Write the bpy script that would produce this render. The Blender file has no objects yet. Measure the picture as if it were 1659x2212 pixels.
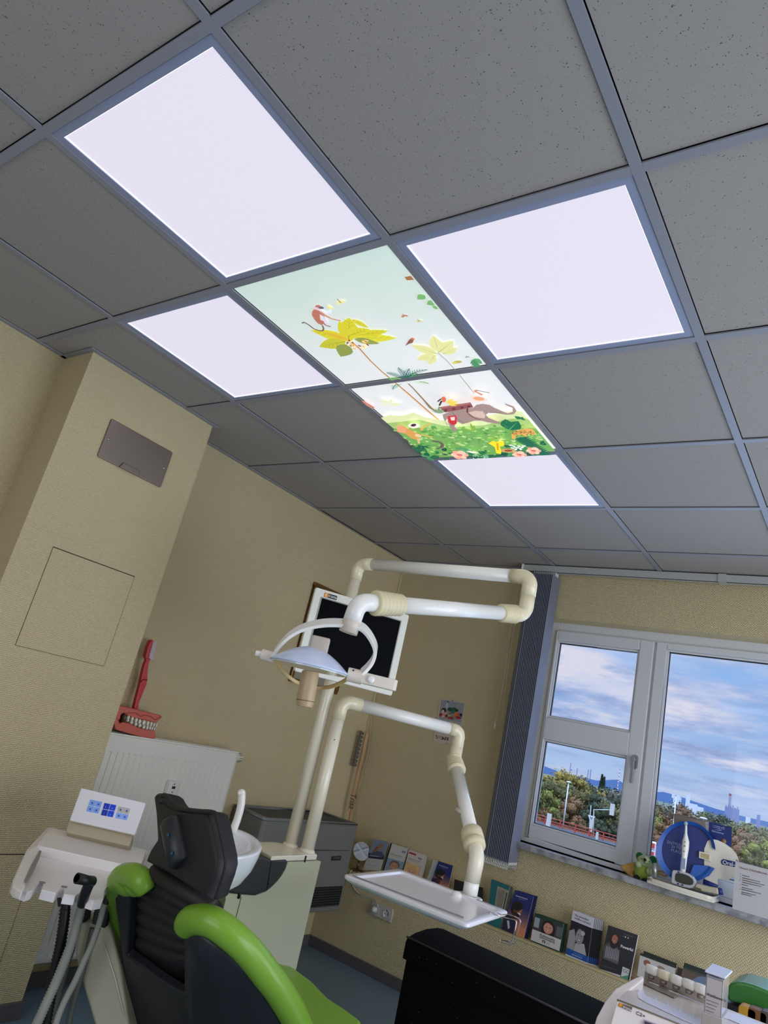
import bpy, math, random
from mathutils import Vector, Matrix, Quaternion
PI = math.pi
V = Vector
scn = bpy.context.scene
col = scn.collection
# ------------------------------------------------------------------ camera (solved from the ceiling grid)
ROT = Matrix(((0.80396572, 0.55175262, 0.22182913), (0.00150426, 0.37113733, -0.92857677), (-0.59467374, 0.74687758, 0.29755171)))
CAM = V((1.68506158, -0.45741197, 1.30758326)); FPX = 1486.56
cd = bpy.data.cameras.new('camera'); cam = bpy.data.objects.new('camera', cd); col.objects.link(cam)
cd.sensor_fit = 'HORIZONTAL'; cd.sensor_width = 36.0; cd.lens = FPX*36/1659; cd.clip_start = .02; cd.clip_end = 3000
cam.matrix_world = Matrix.Translation(CAM) @ Matrix((ROT[0], -ROT[1], -ROT[2])).transposed().to_4x4()
scn.camera = cam
def on(u, v, ax, val):                     # a spot measured in the photograph, taken to its real plane (ax = val)
    d = ROT.transposed() @ V(((u-829.5)/FPX, (v-1106)/FPX, 1))
    return CAM + d*((val-CAM[ax])/d[ax])
def onx(u, v, x): return on(u, v, 0, x)
def ony(u, v, y): return on(u, v, 1, y)
def onz(u, v, z): return on(u, v, 2, z)
def onp(u, v, p, n):                       # ... to the plane through p with normal n
    d = ROT.transposed() @ V(((u-829.5)/FPX, (v-1106)/FPX, 1)); p = V(p); n = V(n)
    return CAM + d*((p-CAM).dot(n)/d.dot(n))
# ------------------------------------------------------------------ materials
def lin(c): return tuple(((x/255)/12.92 if x/255 <= .04045 else ((x/255+.055)/1.055)**2.4) for x in c) + (1,)
MATS = {}
def mat(name, c, rough=.5, metal=0, spec=.5, bump=None, spots=None, emit=0, ec=None, alpha=None, trans=0, coat=0, sss=0):
    if name in MATS: return MATS[name]
    m = bpy.data.materials.new(name); m.use_nodes = True; nt = m.node_tree; b = nt.nodes['Principled BSDF']
    b.inputs['Base Color'].default_value = lin(c); b.inputs['Roughness'].default_value = rough
    b.inputs['Metallic'].default_value = metal; b.inputs['Specular IOR Level'].default_value = spec
    if coat: b.inputs['Coat Weight'].default_value = coat; b.inputs['Coat Roughness'].default_value = .08
    if trans: b.inputs['Transmission Weight'].default_value = trans
    if emit: b.inputs['Emission Color'].default_value = lin(ec or c); b.inputs['Emission Strength'].default_value = emit
    if spots:                               # (scale, other colour, low, high[, stretch])
        tc = nt.nodes.new('ShaderNodeTexCoord'); n = nt.nodes.new('ShaderNodeTexNoise'); r = nt.nodes.new('ShaderNodeValToRGB'); mp = nt.nodes.new('ShaderNodeMapping')
        mp.inputs['Scale'].default_value = spots[4] if len(spots) > 4 else (1, 1, 1)
        n.inputs['Scale'].default_value = spots[0]; n.inputs['Detail'].default_value = 4
        r.color_ramp.elements[0].position = spots[2]; r.color_ramp.elements[1].position = spots[3]
        r.color_ramp.elements[0].color = lin(spots[1]); r.color_ramp.elements[1].color = lin(c)
        nt.links.new(tc.outputs['Object'], mp.inputs[0]); nt.links.new(mp.outputs[0], n.inputs['Vector']); nt.links.new(n.outputs['Fac'], r.inputs['Fac']); nt.links.new(r.outputs['Color'], b.inputs['Base Color'])
    if bump:                                # (scale, strength, distance)
        tc = nt.nodes.new('ShaderNodeTexCoord'); n = nt.nodes.new('ShaderNodeTexNoise'); bp = nt.nodes.new('ShaderNodeBump')
        n.inputs['Scale'].default_value = bump[0]; n.inputs['Detail'].default_value = 3
        bp.inputs['Strength'].default_value = bump[1]; bp.inputs['Distance'].default_value = bump[2]
        nt.links.new(tc.outputs['Object'], n.inputs['Vector']); nt.links.new(n.outputs['Fac'], bp.inputs['Height']); nt.links.new(bp.outputs['Normal'], b.inputs['Normal'])
    MATS[name] = m
    return m
def ink(c): return mat('ink_%02x%02x%02x' % tuple(c), c, .45)
def glow(name, c, s, rough=.4):
    return mat(name, c, rough, emit=s, ec=c)
# ------------------------------------------------------------------ mesh builder
class MB:
    def __init__(s): s.v = []; s.f = []; s.mi = []; s.m = 0; s.sm = []; s.smooth = False
    def face(s, idx): s.f.append(tuple(idx)); s.mi.append(s.m); s.sm.append(s.smooth)
    def add(s, vs, fs):
        o = len(s.v); s.v += [V(p) for p in vs]
        for f in fs: s.face([o+i for i in f])
    def box(s, a, b, M=None):
        x0, y0, z0 = a; x1, y1, z1 = b
        vs = [V((x, y, z)) for z in (z0, z1) for y in (y0, y1) for x in (x0, x1)]
        if M: vs = [M @ p for p in vs]
        s.add(vs, [(0, 2, 3, 1), (4, 5, 7, 6), (0, 1, 5, 4), (2, 6, 7, 3), (0, 4, 6, 2), (1, 3, 7, 5)]); return s
    def poly(s, pts): s.add(pts, [tuple(range(len(pts)))]); return s
    def prism(s, pts, ext):                 # pts: planar outline, ext: vector
        n = len(pts); e = V(ext); vs = [V(p) for p in pts]
        s.add(vs + [p+e for p in vs], [tuple(range(n))[::-1], tuple(range(n, 2*n))] + [(i, (i+1) % n, n+(i+1) % n, n+i) for i in range(n)]); return s
    def loft(s, rings, closed=True, cap=True, loop=False):
        n = len(rings[0]); o = len(s.v)
        for r in rings: s.v += [V(p) for p in r]
        k = len(rings)
        for j in range(k if loop else k-1):
            a = o+j*n; b = o+((j+1) % k)*n
            for i in range(n if closed else n-1):
                i2 = (i+1) % n; s.face((a+i, a+i2, b+i2, b+i))
        if cap and closed and not loop:
            s.face([o+i for i in range(n)][::-1]); s.face([o+(k-1)*n+i for i in range(n)])
        return s
    def tube(s, path, r, n=16, cap=True, flat=1, up=None):
        path = [V(p) for p in path]; k = len(path)
        rr = r if isinstance(r, (list, tuple)) else [r]*k
        rings = []; u = None
        for i, p in enumerate(path):
            t = (path[min(i+1, k-1)]-path[max(i-1, 0)]).normalized()
            if u is None:
                u = V(up) if up else (V((0, 0, 1)) if abs(t.z) < .9 else V((1, 0, 0)))
            u = (u-t*u.dot(t)).normalized(); w = t.cross(u)
            rings.append([p+(u*math.cos(2*PI*q/n)*flat+w*math.sin(2*PI*q/n))*rr[i] for q in range(n)])
        sm = s.smooth; s.smooth = True; s.loft(rings, cap=False); s.smooth = sm
        if cap:
            o = len(s.v)-k*n; s.face([o+i for i in range(n)][::-1]); s.face([o+(k-1)*n+i for i in range(n)])
        return s
    def lathe(s, prof, c, ax=(0, 0, 1), n=24, cap=True, sx=1, ref=None):  # prof: [(r, h)]
        c = V(c); ax = V(ax).normalized()
        u = V(ref) if ref else (V((1, 0, 0)) if abs(ax.x) < .9 else V((0, 1, 0)))
        u = (u-ax*u.dot(ax)).normalized(); w = ax.cross(u)
        rings = [[c+ax*h+(u*math.cos(2*PI*q/n)*sx+w*math.sin(2*PI*q/n))*max(r, 1e-5) for q in range(n)] for r, h in prof]
        sm = s.smooth; s.smooth = True; s.loft(rings, cap=cap); s.smooth = sm
        return s
    def ell(s, c, r, n=16, k=10, M=None):   # ellipsoid
        c = V(c); rings = []
        for j in range(k+1):
            a = -PI/2+PI*j/k
            ring = [V((r[0]*math.cos(a)*math.cos(2*PI*q/n), r[1]*math.cos(a)*math.sin(2*PI*q/n), r[2]*math.sin(a))) for q in range(n)]
            rings.append([c+(M @ p if M else p) for p in ring])
        sm = s.smooth; s.smooth = True; s.loft(rings, cap=False); s.smooth = sm
        return s
    def rbox(s, a, b, r, M=None, n=3, ax=2):  # box with rounded vertical edges
        dims = [0, 1, 2]; dims.remove(ax); i, j = dims
        pts = []
        for (cx, cy, a0) in ((b[i]-r, b[j]-r, 0), (a[i]+r, b[j]-r, PI/2), (a[i]+r, a[j]+r, PI), (b[i]-r, a[j]+r, 1.5*PI)):
            for q in range(n+1):
                t = a0+PI/2*q/n; p = [0, 0, 0]; p[i] = cx+r*math.cos(t); p[j] = cy+r*math.sin(t); p[ax] = a[ax]; pts.append(V(p))
        e = V((0, 0, 0)); e[ax] = b[ax]-a[ax]
        if M: pts = [M @ p for p in pts]; e = M.to_3x3() @ e
        return s.prism(pts, e)
def shade(me, on=True):
    for p in me.polygons: p.use_smooth = on
def thing(name, label=None, cat=None, loc=(0, 0, 0), group=None):
    o = bpy.data.objects.new(name, None); col.objects.link(o); o.location = loc; o.empty_display_size = .05
    o['ox'] = list(loc)
    if label: o['label'] = label; o['category'] = cat
    if group: o['group'] = group
    return o
def build(name, mb, mats, parent=None, bevel=0, seg=2, sub=0, label=None, cat=None, group=None, kind=None, angle=.6, origin=None, solid=0, flat=False):
    me = bpy.data.meshes.new(name)
    off = V(parent['ox']) if parent is not None else (V(origin) if origin is not None else V((0, 0, 0)))
    me.from_pydata([tuple(V(p)-off) for p in mb.v], [], mb.f)
    ms = mats if isinstance(mats, (list, tuple)) else [mats]
    for m in ms: me.materials.append(m)
    for p, i, sm in zip(me.polygons, mb.mi, mb.sm): p.material_index = i; p.use_smooth = sm
    me.validate(); me.update()
    import bmesh
    bm = bmesh.new(); bm.from_mesh(me); bmesh.ops.remove_doubles(bm, verts=bm.verts, dist=1e-6); bmesh.ops.recalc_face_normals(bm, faces=bm.faces); bm.to_mesh(me); bm.free()
    o = bpy.data.objects.new(name, me); col.objects.link(o)
    if parent is not None:
        o.parent = parent; o['ox'] = list(off)
    else:
        o.location = off; o['ox'] = list(off)
    if solid:
        md = o.modifiers.new('solid', 'SOLIDIFY'); md.thickness = solid; md.offset = 0
    if bevel:
        md = o.modifiers.new('bevel', 'BEVEL'); md.width = bevel; md.segments = seg; md.limit_method = 'ANGLE'; md.angle_limit = angle
        shade(me, not flat); md.harden_normals = not flat
    if sub:
        md = o.modifiers.new('sub', 'SUBSURF'); md.levels = sub; md.render_levels = sub; shade(me)
    if label: o['label'] = label
    if cat: o['category'] = cat
    if group: o['group'] = group
    if kind: o['kind'] = kind
    return o
def struct(name, mb, mats, **k): return build(name, mb, mats, kind='structure', **k)
def copy_tree(o, parent=None):
    c = o.copy(); col.objects.link(c)
    if parent: c.parent = parent
    for ch in list(o.children): copy_tree(ch, c)
    return c
def text(body, size, at, right, up, m, parent=None, ext=.0004, name='lettering', align='LEFT', sx=1, bold=0, shear=0):
    cu = bpy.data.curves.new(name, 'FONT'); cu.body = body; cu.size = size; cu.extrude = ext; cu.align_x = align; cu.shear = shear; cu.resolution_u = 3
    if bold: cu.offset = bold
    to = bpy.data.objects.new(name, cu); col.objects.link(to)
    bpy.context.view_layer.update()
    me = bpy.data.meshes.new_from_object(to.evaluated_get(bpy.context.evaluated_depsgraph_get()))
    bpy.data.objects.remove(to)
    r = V(right).normalized(); u = V(up); u = (u-r*u.dot(r)).normalized(); n = r.cross(u)
    off = V(parent['ox']) if parent is not None else V((0, 0, 0))
    for v in me.vertices: v.co = V(at)-off+r*v.co.x*sx+u*v.co.y+n*v.co.z
    me.materials.clear(); me.materials.append(m)
    o = bpy.data.objects.new(name, me); col.objects.link(o)
    if parent is not None: o.parent = parent; o['ox'] = list(off)
    return o
def text_into(mb, body, size, at, right, up, mi, ext=.0, align='LEFT', sx=1, bold=0, shear=0):   # lettering printed on a surface: joins that surface's mesh
    cu = bpy.data.curves.new('t', 'FONT'); cu.body = body; cu.size = size; cu.align_x = align; cu.shear = shear; cu.resolution_u = 2
    if bold: cu.offset = bold
    to = bpy.data.objects.new('t', cu); col.objects.link(to); bpy.context.view_layer.update()
    me = bpy.data.meshes.new_from_object(to.evaluated_get(bpy.context.evaluated_depsgraph_get())); bpy.data.objects.remove(to)
    r = V(right).normalized(); u = V(up); u = (u-r*u.dot(r)).normalized(); n = r.cross(u)
    old = mb.m; mb.m = mi
    mb.add([V(at)+r*v.co.x*sx+u*v.co.y+n*ext for v in me.vertices], [tuple(p.vertices) for p in me.polygons]); mb.m = old
def fillet(pts, r, n=8):                    # rounds the inner corners of a path
    pts = [V(p) for p in pts]; out = [pts[0]]
    for i in range(1, len(pts)-1):
        a = (pts[i-1]-pts[i]); b = (pts[i+1]-pts[i]); la, lb = a.length, b.length; a.normalize(); b.normalize()
        ang = a.angle(b); d = min(r/math.tan(ang/2), la*.49, lb*.49); rr = d*math.tan(ang/2)
        c = pts[i]+(a+b).normalized()*(rr/math.sin(ang/2)); p0 = pts[i]+a*d-c; p1 = pts[i]+b*d-c
        for k in range(n+1):
            t = k/n; q = p0.lerp(p1, t).normalized()*rr if False else (p0*math.sin((1-t)*p0.angle(p1))+p1*math.sin(t*p0.angle(p1)))/math.sin(p0.angle(p1))
            out.append(c+q)
    out.append(pts[-1]); return out
def frame_from(o, x, y):                    # matrix with given origin and x, y directions
    x = V(x).normalized(); y = V(y); y = (y-x*y.dot(x)).normalized(); z = x.cross(y)
    return Matrix.Translation(V(o)) @ Matrix((x, y, z)).transposed().to_4x4()
# ------------------------------------------------------------------ shared materials
def wallpaper(name, c):
    m = bpy.data.materials.new(name); m.use_nodes = True; nt = m.node_tree; N = nt.nodes; L = nt.links; b = N['Principled BSDF']
    b.inputs['Base Color'].default_value = lin(c); b.inputs['Roughness'].default_value = .62; b.inputs['Specular IOR Level'].default_value = .35
    g = N.new('ShaderNodeNewGeometry'); sp = N.new('ShaderNodeSeparateXYZ'); L.new(g.outputs['Position'], sp.inputs[0])
    def M(op, a, bb=None, c2=None):
        n = N.new('ShaderNodeMath'); n.operation = op
        for i, q in enumerate((a, bb, c2)):
            if q is None: continue
            if isinstance(q, (int, float)): n.inputs[i].default_value = q
            else: L.new(q, n.inputs[i])
        return n.outputs[0]
    ns = N.new('ShaderNodeTexNoise'); ns.inputs['Scale'].default_value = 60; L.new(g.outputs['Position'], ns.inputs['Vector'])
    s = M('ADD', sp.outputs['X'], sp.outputs['Y']); row = M('MULTIPLY', sp.outputs['Z'], 1/.0067); row = M('MULTIPLY_ADD', ns.outputs['Fac'], .35, row)
    fl = M('FLOOR', row); sh = M('MULTIPLY', fl, .5); q = M('MULTIPLY_ADD', s, 1/.0128, sh); q = M('MULTIPLY_ADD', ns.outputs['Fac'], .5, q)
    a = M('ABSOLUTE', M('SINE', M('MULTIPLY', q, PI))); bb = M('ABSOLUTE', M('SINE', M('MULTIPLY', row, PI)))
    h = M('MULTIPLY', M('POWER', a, .6), M('POWER', bb, .6))
    bp = N.new('ShaderNodeBump'); bp.inputs['Strength'].default_value = 1; bp.inputs['Distance'].default_value = .0026
    L.new(h, bp.inputs['Height']); L.new(bp.outputs['Normal'], b.inputs['Normal'])
    n2 = N.new('ShaderNodeTexNoise'); n2.inputs['Scale'].default_value = 1.3; n2.inputs['Detail'].default_value = 4; L.new(g.outputs['Position'], n2.inputs['Vector'])
    mx = N.new('ShaderNodeMix'); mx.data_type = 'RGBA'; c2 = (c[0]-7, c[1]-9, c[2]-14)
    mx.inputs[6].default_value = lin(c); mx.inputs[7].default_value = lin(c2); L.new(n2.outputs['Fac'], mx.inputs[0]); L.new(mx.outputs[2], b.inputs['Base Color'])
    return m
# ================================================================== THE ROOM
H = 2.5; XL = -1.19; YW = 3.53; XR = 2.9; YB = -2.4; YL = 3.41; LZ = .475
wp = wallpaper('wallpaper', (214, 199, 160))
white = mat('white_paint', (214, 214, 212), .45)
# --- floor
def floor_mat():
    m = mat('speckled_floor', (88, 110, 124), .38, spots=(260, (122, 146, 158), .38, .62))
    return m
fb = MB(); fb.box((XL-.3, YB-.2, -.1), (XR+.2, YW+.3, 0)); struct('floor', fb, floor_mat())
# --- walls
w = MB(); w.box((XL-.2, YB-.2, 0), (XL, YW+.3, H+.1)); struct('wall_left', w, wp)
w = MB(); w.box((XL, .755, 0), (-.965, 1.42, H)); struct('wall_pillar', w, wp)
WX0, WX1, WZ0, WZ1 = -.055, 2.55, .91, 2.195            # window opening
w = MB(); w.box((XL, YW, 0), (WX0, YW+.3, H+.1)); w.box((WX1, YW, 0), (XR+.2, YW+.3, H+.1)); w.box((WX0, YW, 0), (WX1, YW+.3, WZ0)); w.box((WX0, YW, WZ1), (WX1, YW+.3, H+.1))
struct('wall_back', w, wp)
w = MB(); w.box((XL, YL, 0), (XR, YW, LZ-.012)); struct('wall_back_lower', w, wp)
w = MB(); w.box((XL, YL-.003, LZ-.012), (XR, YW, LZ)); struct('trim_1', w, mat('ledge_paint', (196, 180, 130), .5), bevel=.003)
w = MB(); w.box((XR, YB-.2, 0), (XR+.2, .3, H+.1)); w.box((XR, 3.2, 0), (XR+.2, YW, H+.1)); w.box((XR, .3, 0), (XR+.2, 3.2, .12)); w.box((XR, .3, 2.1), (XR+.2, 3.2, H+.1)); struct('wall_right', w, wp)
w = MB(); w.box((XL, YB-.2, 0), (0, YB, H+.1)); w.box((2.2, YB-.2, 0), (XR, YB, H+.1)); w.box((0, YB-.2, 0), (2.2, YB, .8)); w.box((0, YB-.2, 2.25), (2.2, YB, H+.1)); struct('wall_front', w, wp)
bbm = mat('grey_skirting', (92, 88, 90), .5)
for nm, a, b in (('baseboard_left', (XL, 1.42, 0), (XL+.012, YL, .058)), ('baseboard_pillar', (-.965, .745, 0), (-.953, 1.43, .06)), ('baseboard_back', (XL+.012, YL-.012, 0), (XR, YL, .058)),
                 ('baseboard_front', (XL, YB, 0), (XR, YB+.012, .058)), ('baseboard_right', (XR-.012, YB+.012, 0), (XR, YL-.012, .058))):
    w = MB(); w.box(a, b); struct(nm, w, bbm, bevel=.002)
# --- suspended ceiling
gx = {-1: -.629, 0: -.006, 1: .6255, 2: 1.26, 3: 1.886, 4: 2.511}
gy = {-3: -1.878, -2: -1.252, -1: -.624, 0: .001, 1: .6267, 2: 1.2524, 3: 1.8804, 4: 2.4955, 5: 3.119}
xs = [XL]+[gx[k] for k in range(-1, 5)]+[XR]; ys = [YB]+[gy[k] for k in range(-3, 6)]+[YW]
LIGHTS = {(0, 0): 1, (-1, 1): 1, (1, 1): 1, (0, 3): 1}; MUR = {(0, 1), (0, 2)}; FILL_PANELS = {(0, -3): 1, (1, -2): 1, (2, -3): 1, (3, 0): 1, (3, 3): 1}  # last set: unseen, stronger panels added behind the camera to brighten the room
def tile_mat():
    m = bpy.data.materials.new('mineral_tile'); m.use_nodes = True; nt = m.node_tree; N = nt.nodes; L = nt.links; b = N['Principled BSDF']; b.inputs['Roughness'].default_value = .9
    g = N.new('ShaderNodeNewGeometry'); v = N.new('ShaderNodeTexVoronoi'); v.inputs['Scale'].default_value = 170; v.inputs['Randomness'].default_value = 1
    ns = N.new('ShaderNodeTexNoise'); ns.inputs['Scale'].default_value = 75; ns.inputs['Detail'].default_value = 6
    L.new(g.outputs['Position'], v.inputs['Vector']); L.new(g.outputs['Position'], ns.inputs['Vector'])
    s = N.new('ShaderNodeMath'); s.operation = 'MULTIPLY_ADD'; s.inputs[1].default_value = .9; L.new(ns.outputs['Fac'], s.inputs[0]); L.new(v.outputs['Distance'], s.inputs[2])
    r = N.new('ShaderNodeValToRGB'); r.color_ramp.elements[0].position = .50; r.color_ramp.elements[1].position = .60; r.color_ramp.elements[0].color = lin((80, 78, 75)); r.color_ramp.elements[1].color = lin((159, 153, 147))
    L.new(s.outputs[0], r.inputs['Fac']); L.new(r.outputs['Color'], b.inputs['Base Color'])
    bp = N.new('ShaderNodeBump'); bp.inputs['Strength'].default_value = .5; bp.inputs['Distance'].default_value = .0015; L.new(r.outputs['Color'], bp.inputs['Height']); L.new(bp.outputs['Normal'], b.inputs['Normal'])
    return m
cb = MB(); tm = tile_mat()
dark = mat('plenum_dark', (22, 22, 22), .9)
for i in range(len(xs)-1):
    for j in range(len(ys)-1):
        ci, cj = i-2, j-4
        if (ci, cj) in LIGHTS or (ci, cj) in MUR or (ci, cj) in FILL_PANELS: continue
        x0, x1, y0, y1 = xs[i], xs[i+1], ys[j], ys[j+1]
        cb.m = 0; cb.box((x0+(.0145 if i else .004), y0+(.0145 if j else .004), H+.006), (x1-(.0145 if i < len(xs)-2 else .004), y1-(.0145 if j < len(ys)-2 else .004), H+.018))
cb.m = 1; cb.box((XL-.2, YB-.2, H+.06), (XR+.2, YW+.3, H+.1))
ceil = struct('ceiling', cb, [tm, dark])
tb = MB()
for k in range(-1, 5): tb.box((gx[k]-.012, YB, H), (gx[k]+.012, YW, H+.005))
for k in range(-3, 6):
    for i in range(len(xs)-1): tb.box((xs[i]+(.012 if i else 0), gy[k]-.012, H), (xs[i+1]-(.012 if i < len(xs)-2 else 0), gy[k]+.012, H+.005))
for a, b in (((XL, YB, H-.001), (XL+.022, .755, H+.004)), ((XL, .733, H-.001), (-.943, .755, H+.004)), ((-.965, .755, H-.001), (-.943, 1.44, H+.004)), ((XL, 1.42, H-.001), (XL+.022, YW, H+.004)), ((XL+.022, YW-.022, H-.001), (XR, YW, H+.004))): tb.box(a, b)
build('grid', tb, mat('tee_metal', (142, 143, 152), .4), parent=ceil, bevel=.0006, seg=1)
# --- light panels and printed light panels
def panel_mat(PANEL):
    m = bpy.data.materials.new('lit_diffuser'); m.use_nodes = True; nt = m.node_tree; N = nt.nodes; L = nt.links; b = N['Principled BSDF']
    b.inputs['Base Color'].default_value = (.12, .12, .13, 1); b.inputs['Roughness'].default_value = .4; b.inputs['Specular IOR Level'].default_value = .2
    g = N.new('ShaderNodeNewGeometry'); sp = N.new('ShaderNodeSeparateXYZ'); L.new(g.outputs['Position'], sp.inputs[0])
    ns = N.new('ShaderNodeMath'); ns.operation = 'MULTIPLY'; ns.inputs[1].default_value = 2*PI/.0052; L.new(sp.outputs['Y'], ns.inputs[0])
    sn = N.new('ShaderNodeMath'); sn.operation = 'SINE'; L.new(ns.outputs[0], sn.inputs[0])
    mr = N.new('ShaderNodeMapRange'); mr.inputs['From Min'].default_value = -1; mr.inputs['To Min'].default_value = .93; mr.inputs['To Max'].default_value = 1.0; L.new(sn.outputs[0], mr.inputs['Value'])
    mu = N.new('ShaderNodeMath'); mu.operation = 'MULTIPLY'; mu.inputs[1].default_value = PANEL; L.new(mr.outputs[0], mu.inputs[0])
    b.inputs['Emission Color'].default_value = (.83, .79, .93, 1); L.new(mu.outputs[0], b.inputs['Emission Strength'])
    return m
PANEL = .92
pm = panel_mat(PANEL); pmx = panel_mat(4.2); edge = glow('lit_panel_edge', (250, 250, 255), 1.3); frm = mat('panel_frame', (146, 154, 180), .4)
pm2 = None
names = {(0, 0): 'large square lit ceiling panel nearest the camera, top left of the ceiling', (-1, 1): 'lit ceiling panel left of the printed jungle panel, beside the pillar',
         (1, 1): 'lit ceiling panel right of the printed jungle sky panel', (0, 3): 'lit ceiling panel past the printed jungle ground, nearest the window'}
def cell(c): return gx[c[0]], gy[c[1]], gx[c[0]+1], gy[c[1]+1]
for c in list(LIGHTS)+list(FILL_PANELS):
    x0, y0, x1, y1 = cell(c)
    t = thing('ceiling_light', names.get(c, 'added unseen fill-light panel in the ceiling behind the camera'), 'ceiling light', ((x0+x1)/2, (y0+y1)/2, H), group='square ceiling light panels')
    f = MB(); a = .0135; b2 = .034
    for p, q in (((x0+a, y0+a), (x1-a, y0+b2)), ((x0+a, y1-b2), (x1-a, y1-a)), ((x0+a, y0+b2), (x0+b2, y1-b2)), ((x1-b2, y0+b2), (x1-a, y1-b2))): f.box((*p, H+.003), (*q, H+.02))
    build('frame', f, frm, t)
    d = MB(); d.box((x0+b2, y0+b2, H+.008), (x1-b2, y1-b2, H+.014)); dd = build('diffuser', d, pmx if c in FILL_PANELS else pm, t)
    e = MB(); g2 = .0022
    for p, q in (((x0+b2, y0+b2), (x1-b2, y0+b2+g2)), ((x0+b2, y1-b2-g2), (x1-b2, y1-b2)), ((x0+b2, y0+b2), (x0+b2+g2, y1-b2)), ((x1-b2-g2, y0+b2), (x1-b2, y1-b2))): e.box((*p, H+.006), (*q, H+.0085))
    build('light_edge', e, edge, t)
# printed panels: flat backlit print, painted shape by shape in the panel's own plane
PZ = H+.004
def glm(c, s=1.0): return glow('print_%02x%02x%02x' % tuple(c), c, s*.93)
class Print:
    def __init__(s): s.mb = MB(); s.mats = []; s.k = 0
    def mi(s, c):
        m = glm(c)
        if m not in s.mats: s.mats.append(m)
        return s.mats.index(m)
    def shape(s, pts, c):
        s.k += 1; z = PZ-.00002*s.k; s.mb.m = s.mi(c)
        s.mb.poly([V((p[0], p[1], z)) for p in pts])
def sky_print():
    m = bpy.data.materials.new('print_sky'); m.use_nodes = True; nt = m.node_tree; N = nt.nodes; L = nt.links; b = N['Principled BSDF']
    g = N.new('ShaderNodeNewGeometry'); sp = N.new('ShaderNodeSeparateXYZ'); L.new(g.outputs['Position'], sp.inputs[0])
    mr = N.new('ShaderNodeMapRange'); mr.inputs['From Min'].default_value = gy[1]; mr.inputs['From Max'].default_value = gy[3]; L.new(sp.outputs['Y'], mr.inputs['Value'])
    n = N.new('ShaderNodeTexNoise'); n.inputs['Scale'].default_value = 4; n.inputs['Detail'].default_value = 5; L.new(g.outputs['Position'], n.inputs['Vector'])
    ad = N.new('ShaderNodeMath'); ad.operation = 'MULTIPLY_ADD'; ad.inputs[1].default_value = .22; L.new(n.outputs['Fac'], ad.inputs[0]); L.new(mr.outputs[0], ad.inputs[2])
    r = N.new('ShaderNodeValToRGB'); e = r.color_ramp.elements; e[0].position = .1; e[0].color = lin((186, 208, 200)); e[1].position = .5; e[1].color = lin((222, 226, 228))
    e.new(.3).color = lin((204, 216, 210)); e.new(.85).color = lin((232, 230, 234)); L.new(ad.outputs[0], r.inputs['Fac'])
    b.inputs['Base Color'].default_value = (.35, .38, .36, 1); L.new(r.outputs['Color'], b.inputs['Emission Color']); b.inputs['Emission Strength'].default_value = .9
    vo = N.new('ShaderNodeTexNoise'); vo.inputs['Scale'].default_value = 190; L.new(g.outputs['Position'], vo.inputs['Vector'])
    return m
skym = sky_print()
def q8(x, y): return onz(480+x/2.1829, 500+y/2.1829, H)          # spots measured on the print
def q5(x, y): return onz(640+x/7.5409, 560+y/7.5409, H)
def q6(x, y): return onz(840+x/4.6083, 800+y/4.6083, H)
def leaf(P, a, b, w, c, c2=None, k=6):                          # a pointed leaf from a to b in the print plane
    a = V(a); b = V(b); d = b-a; n = V((-d.y, d.x, 0))*w*1.25; L1 = []; L2 = []
    for i in range(k+1):
        t = i/k; s = math.sin(PI*t**.8); L1.append(a+d*t+n*s); L2.append(a+d*t-n*s)
    P.shape(L1+L2[::-1][1:-1], c)
    if c2: P.shape([a+n*.06, b, a-n*.06], c2)
def stroke(P, pts, w, c):
    pts = [V(p) for p in pts]; k = len(pts)
    for i in range(k-1):
        d = (pts[i+1]-pts[i]); n = V((-d.y, d.x, 0)).normalized(); w0 = w[i] if isinstance(w, list) else w; w1 = w[i+1] if isinstance(w, list) else w
        P.shape([pts[i]+n*w0, pts[i+1]+n*w1, pts[i+1]-n*w1, pts[i]-n*w0], c)
def blob(P, ctr, rx, ry, c, ang=0, n=14, jit=0, rnd=None):
    ctr = V(ctr); pts = []
    for i in range(n):
        t = 2*PI*i/n; r = 1+(rnd.uniform(-jit, jit) if jit else 0); x = rx*math.cos(t)*r; y = ry*math.sin(t)*r
        pts.append(ctr+V((x*math.cos(ang)-y*math.sin(ang), x*math.sin(ang)+y*math.cos(ang), 0)))
    P.shape(pts, c)
def clip(P, x0, y0, x1, y1):                                    # keeps the print inside its panel
    import bmesh
    bm = bmesh.new(); vs = [bm.verts.new(v) for v in P.mb.v]; bm.faces.ensure_lookup_table()
    for f, mi in zip(P.mb.f, P.mb.mi):
        try: nf = bm.faces.new([vs[i] for i in f]); nf.material_index = mi
        except ValueError: pass
    for co, no in (((x0, 0, 0), (-1, 0, 0)), ((x1, 0, 0), (1, 0, 0)), ((0, y0, 0), (0, -1, 0)), ((0, y1, 0), (0, 1, 0))):
        bmesh.ops.bisect_plane(bm, geom=bm.verts[:]+bm.edges[:]+bm.faces[:], plane_co=co, plane_no=no, clear_outer=True)
    bm.verts.ensure_lookup_table(); bm.verts.index_update()
    P.mb.v = [v.co.copy() for v in bm.verts]; P.mb.f = [tuple(v.index for v in f.verts) for f in bm.faces]; P.mb.mi = [f.material_index for f in bm.faces]; P.mb.sm = [False]*len(P.mb.f); bm.free()
rp = random.Random(4)
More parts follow.
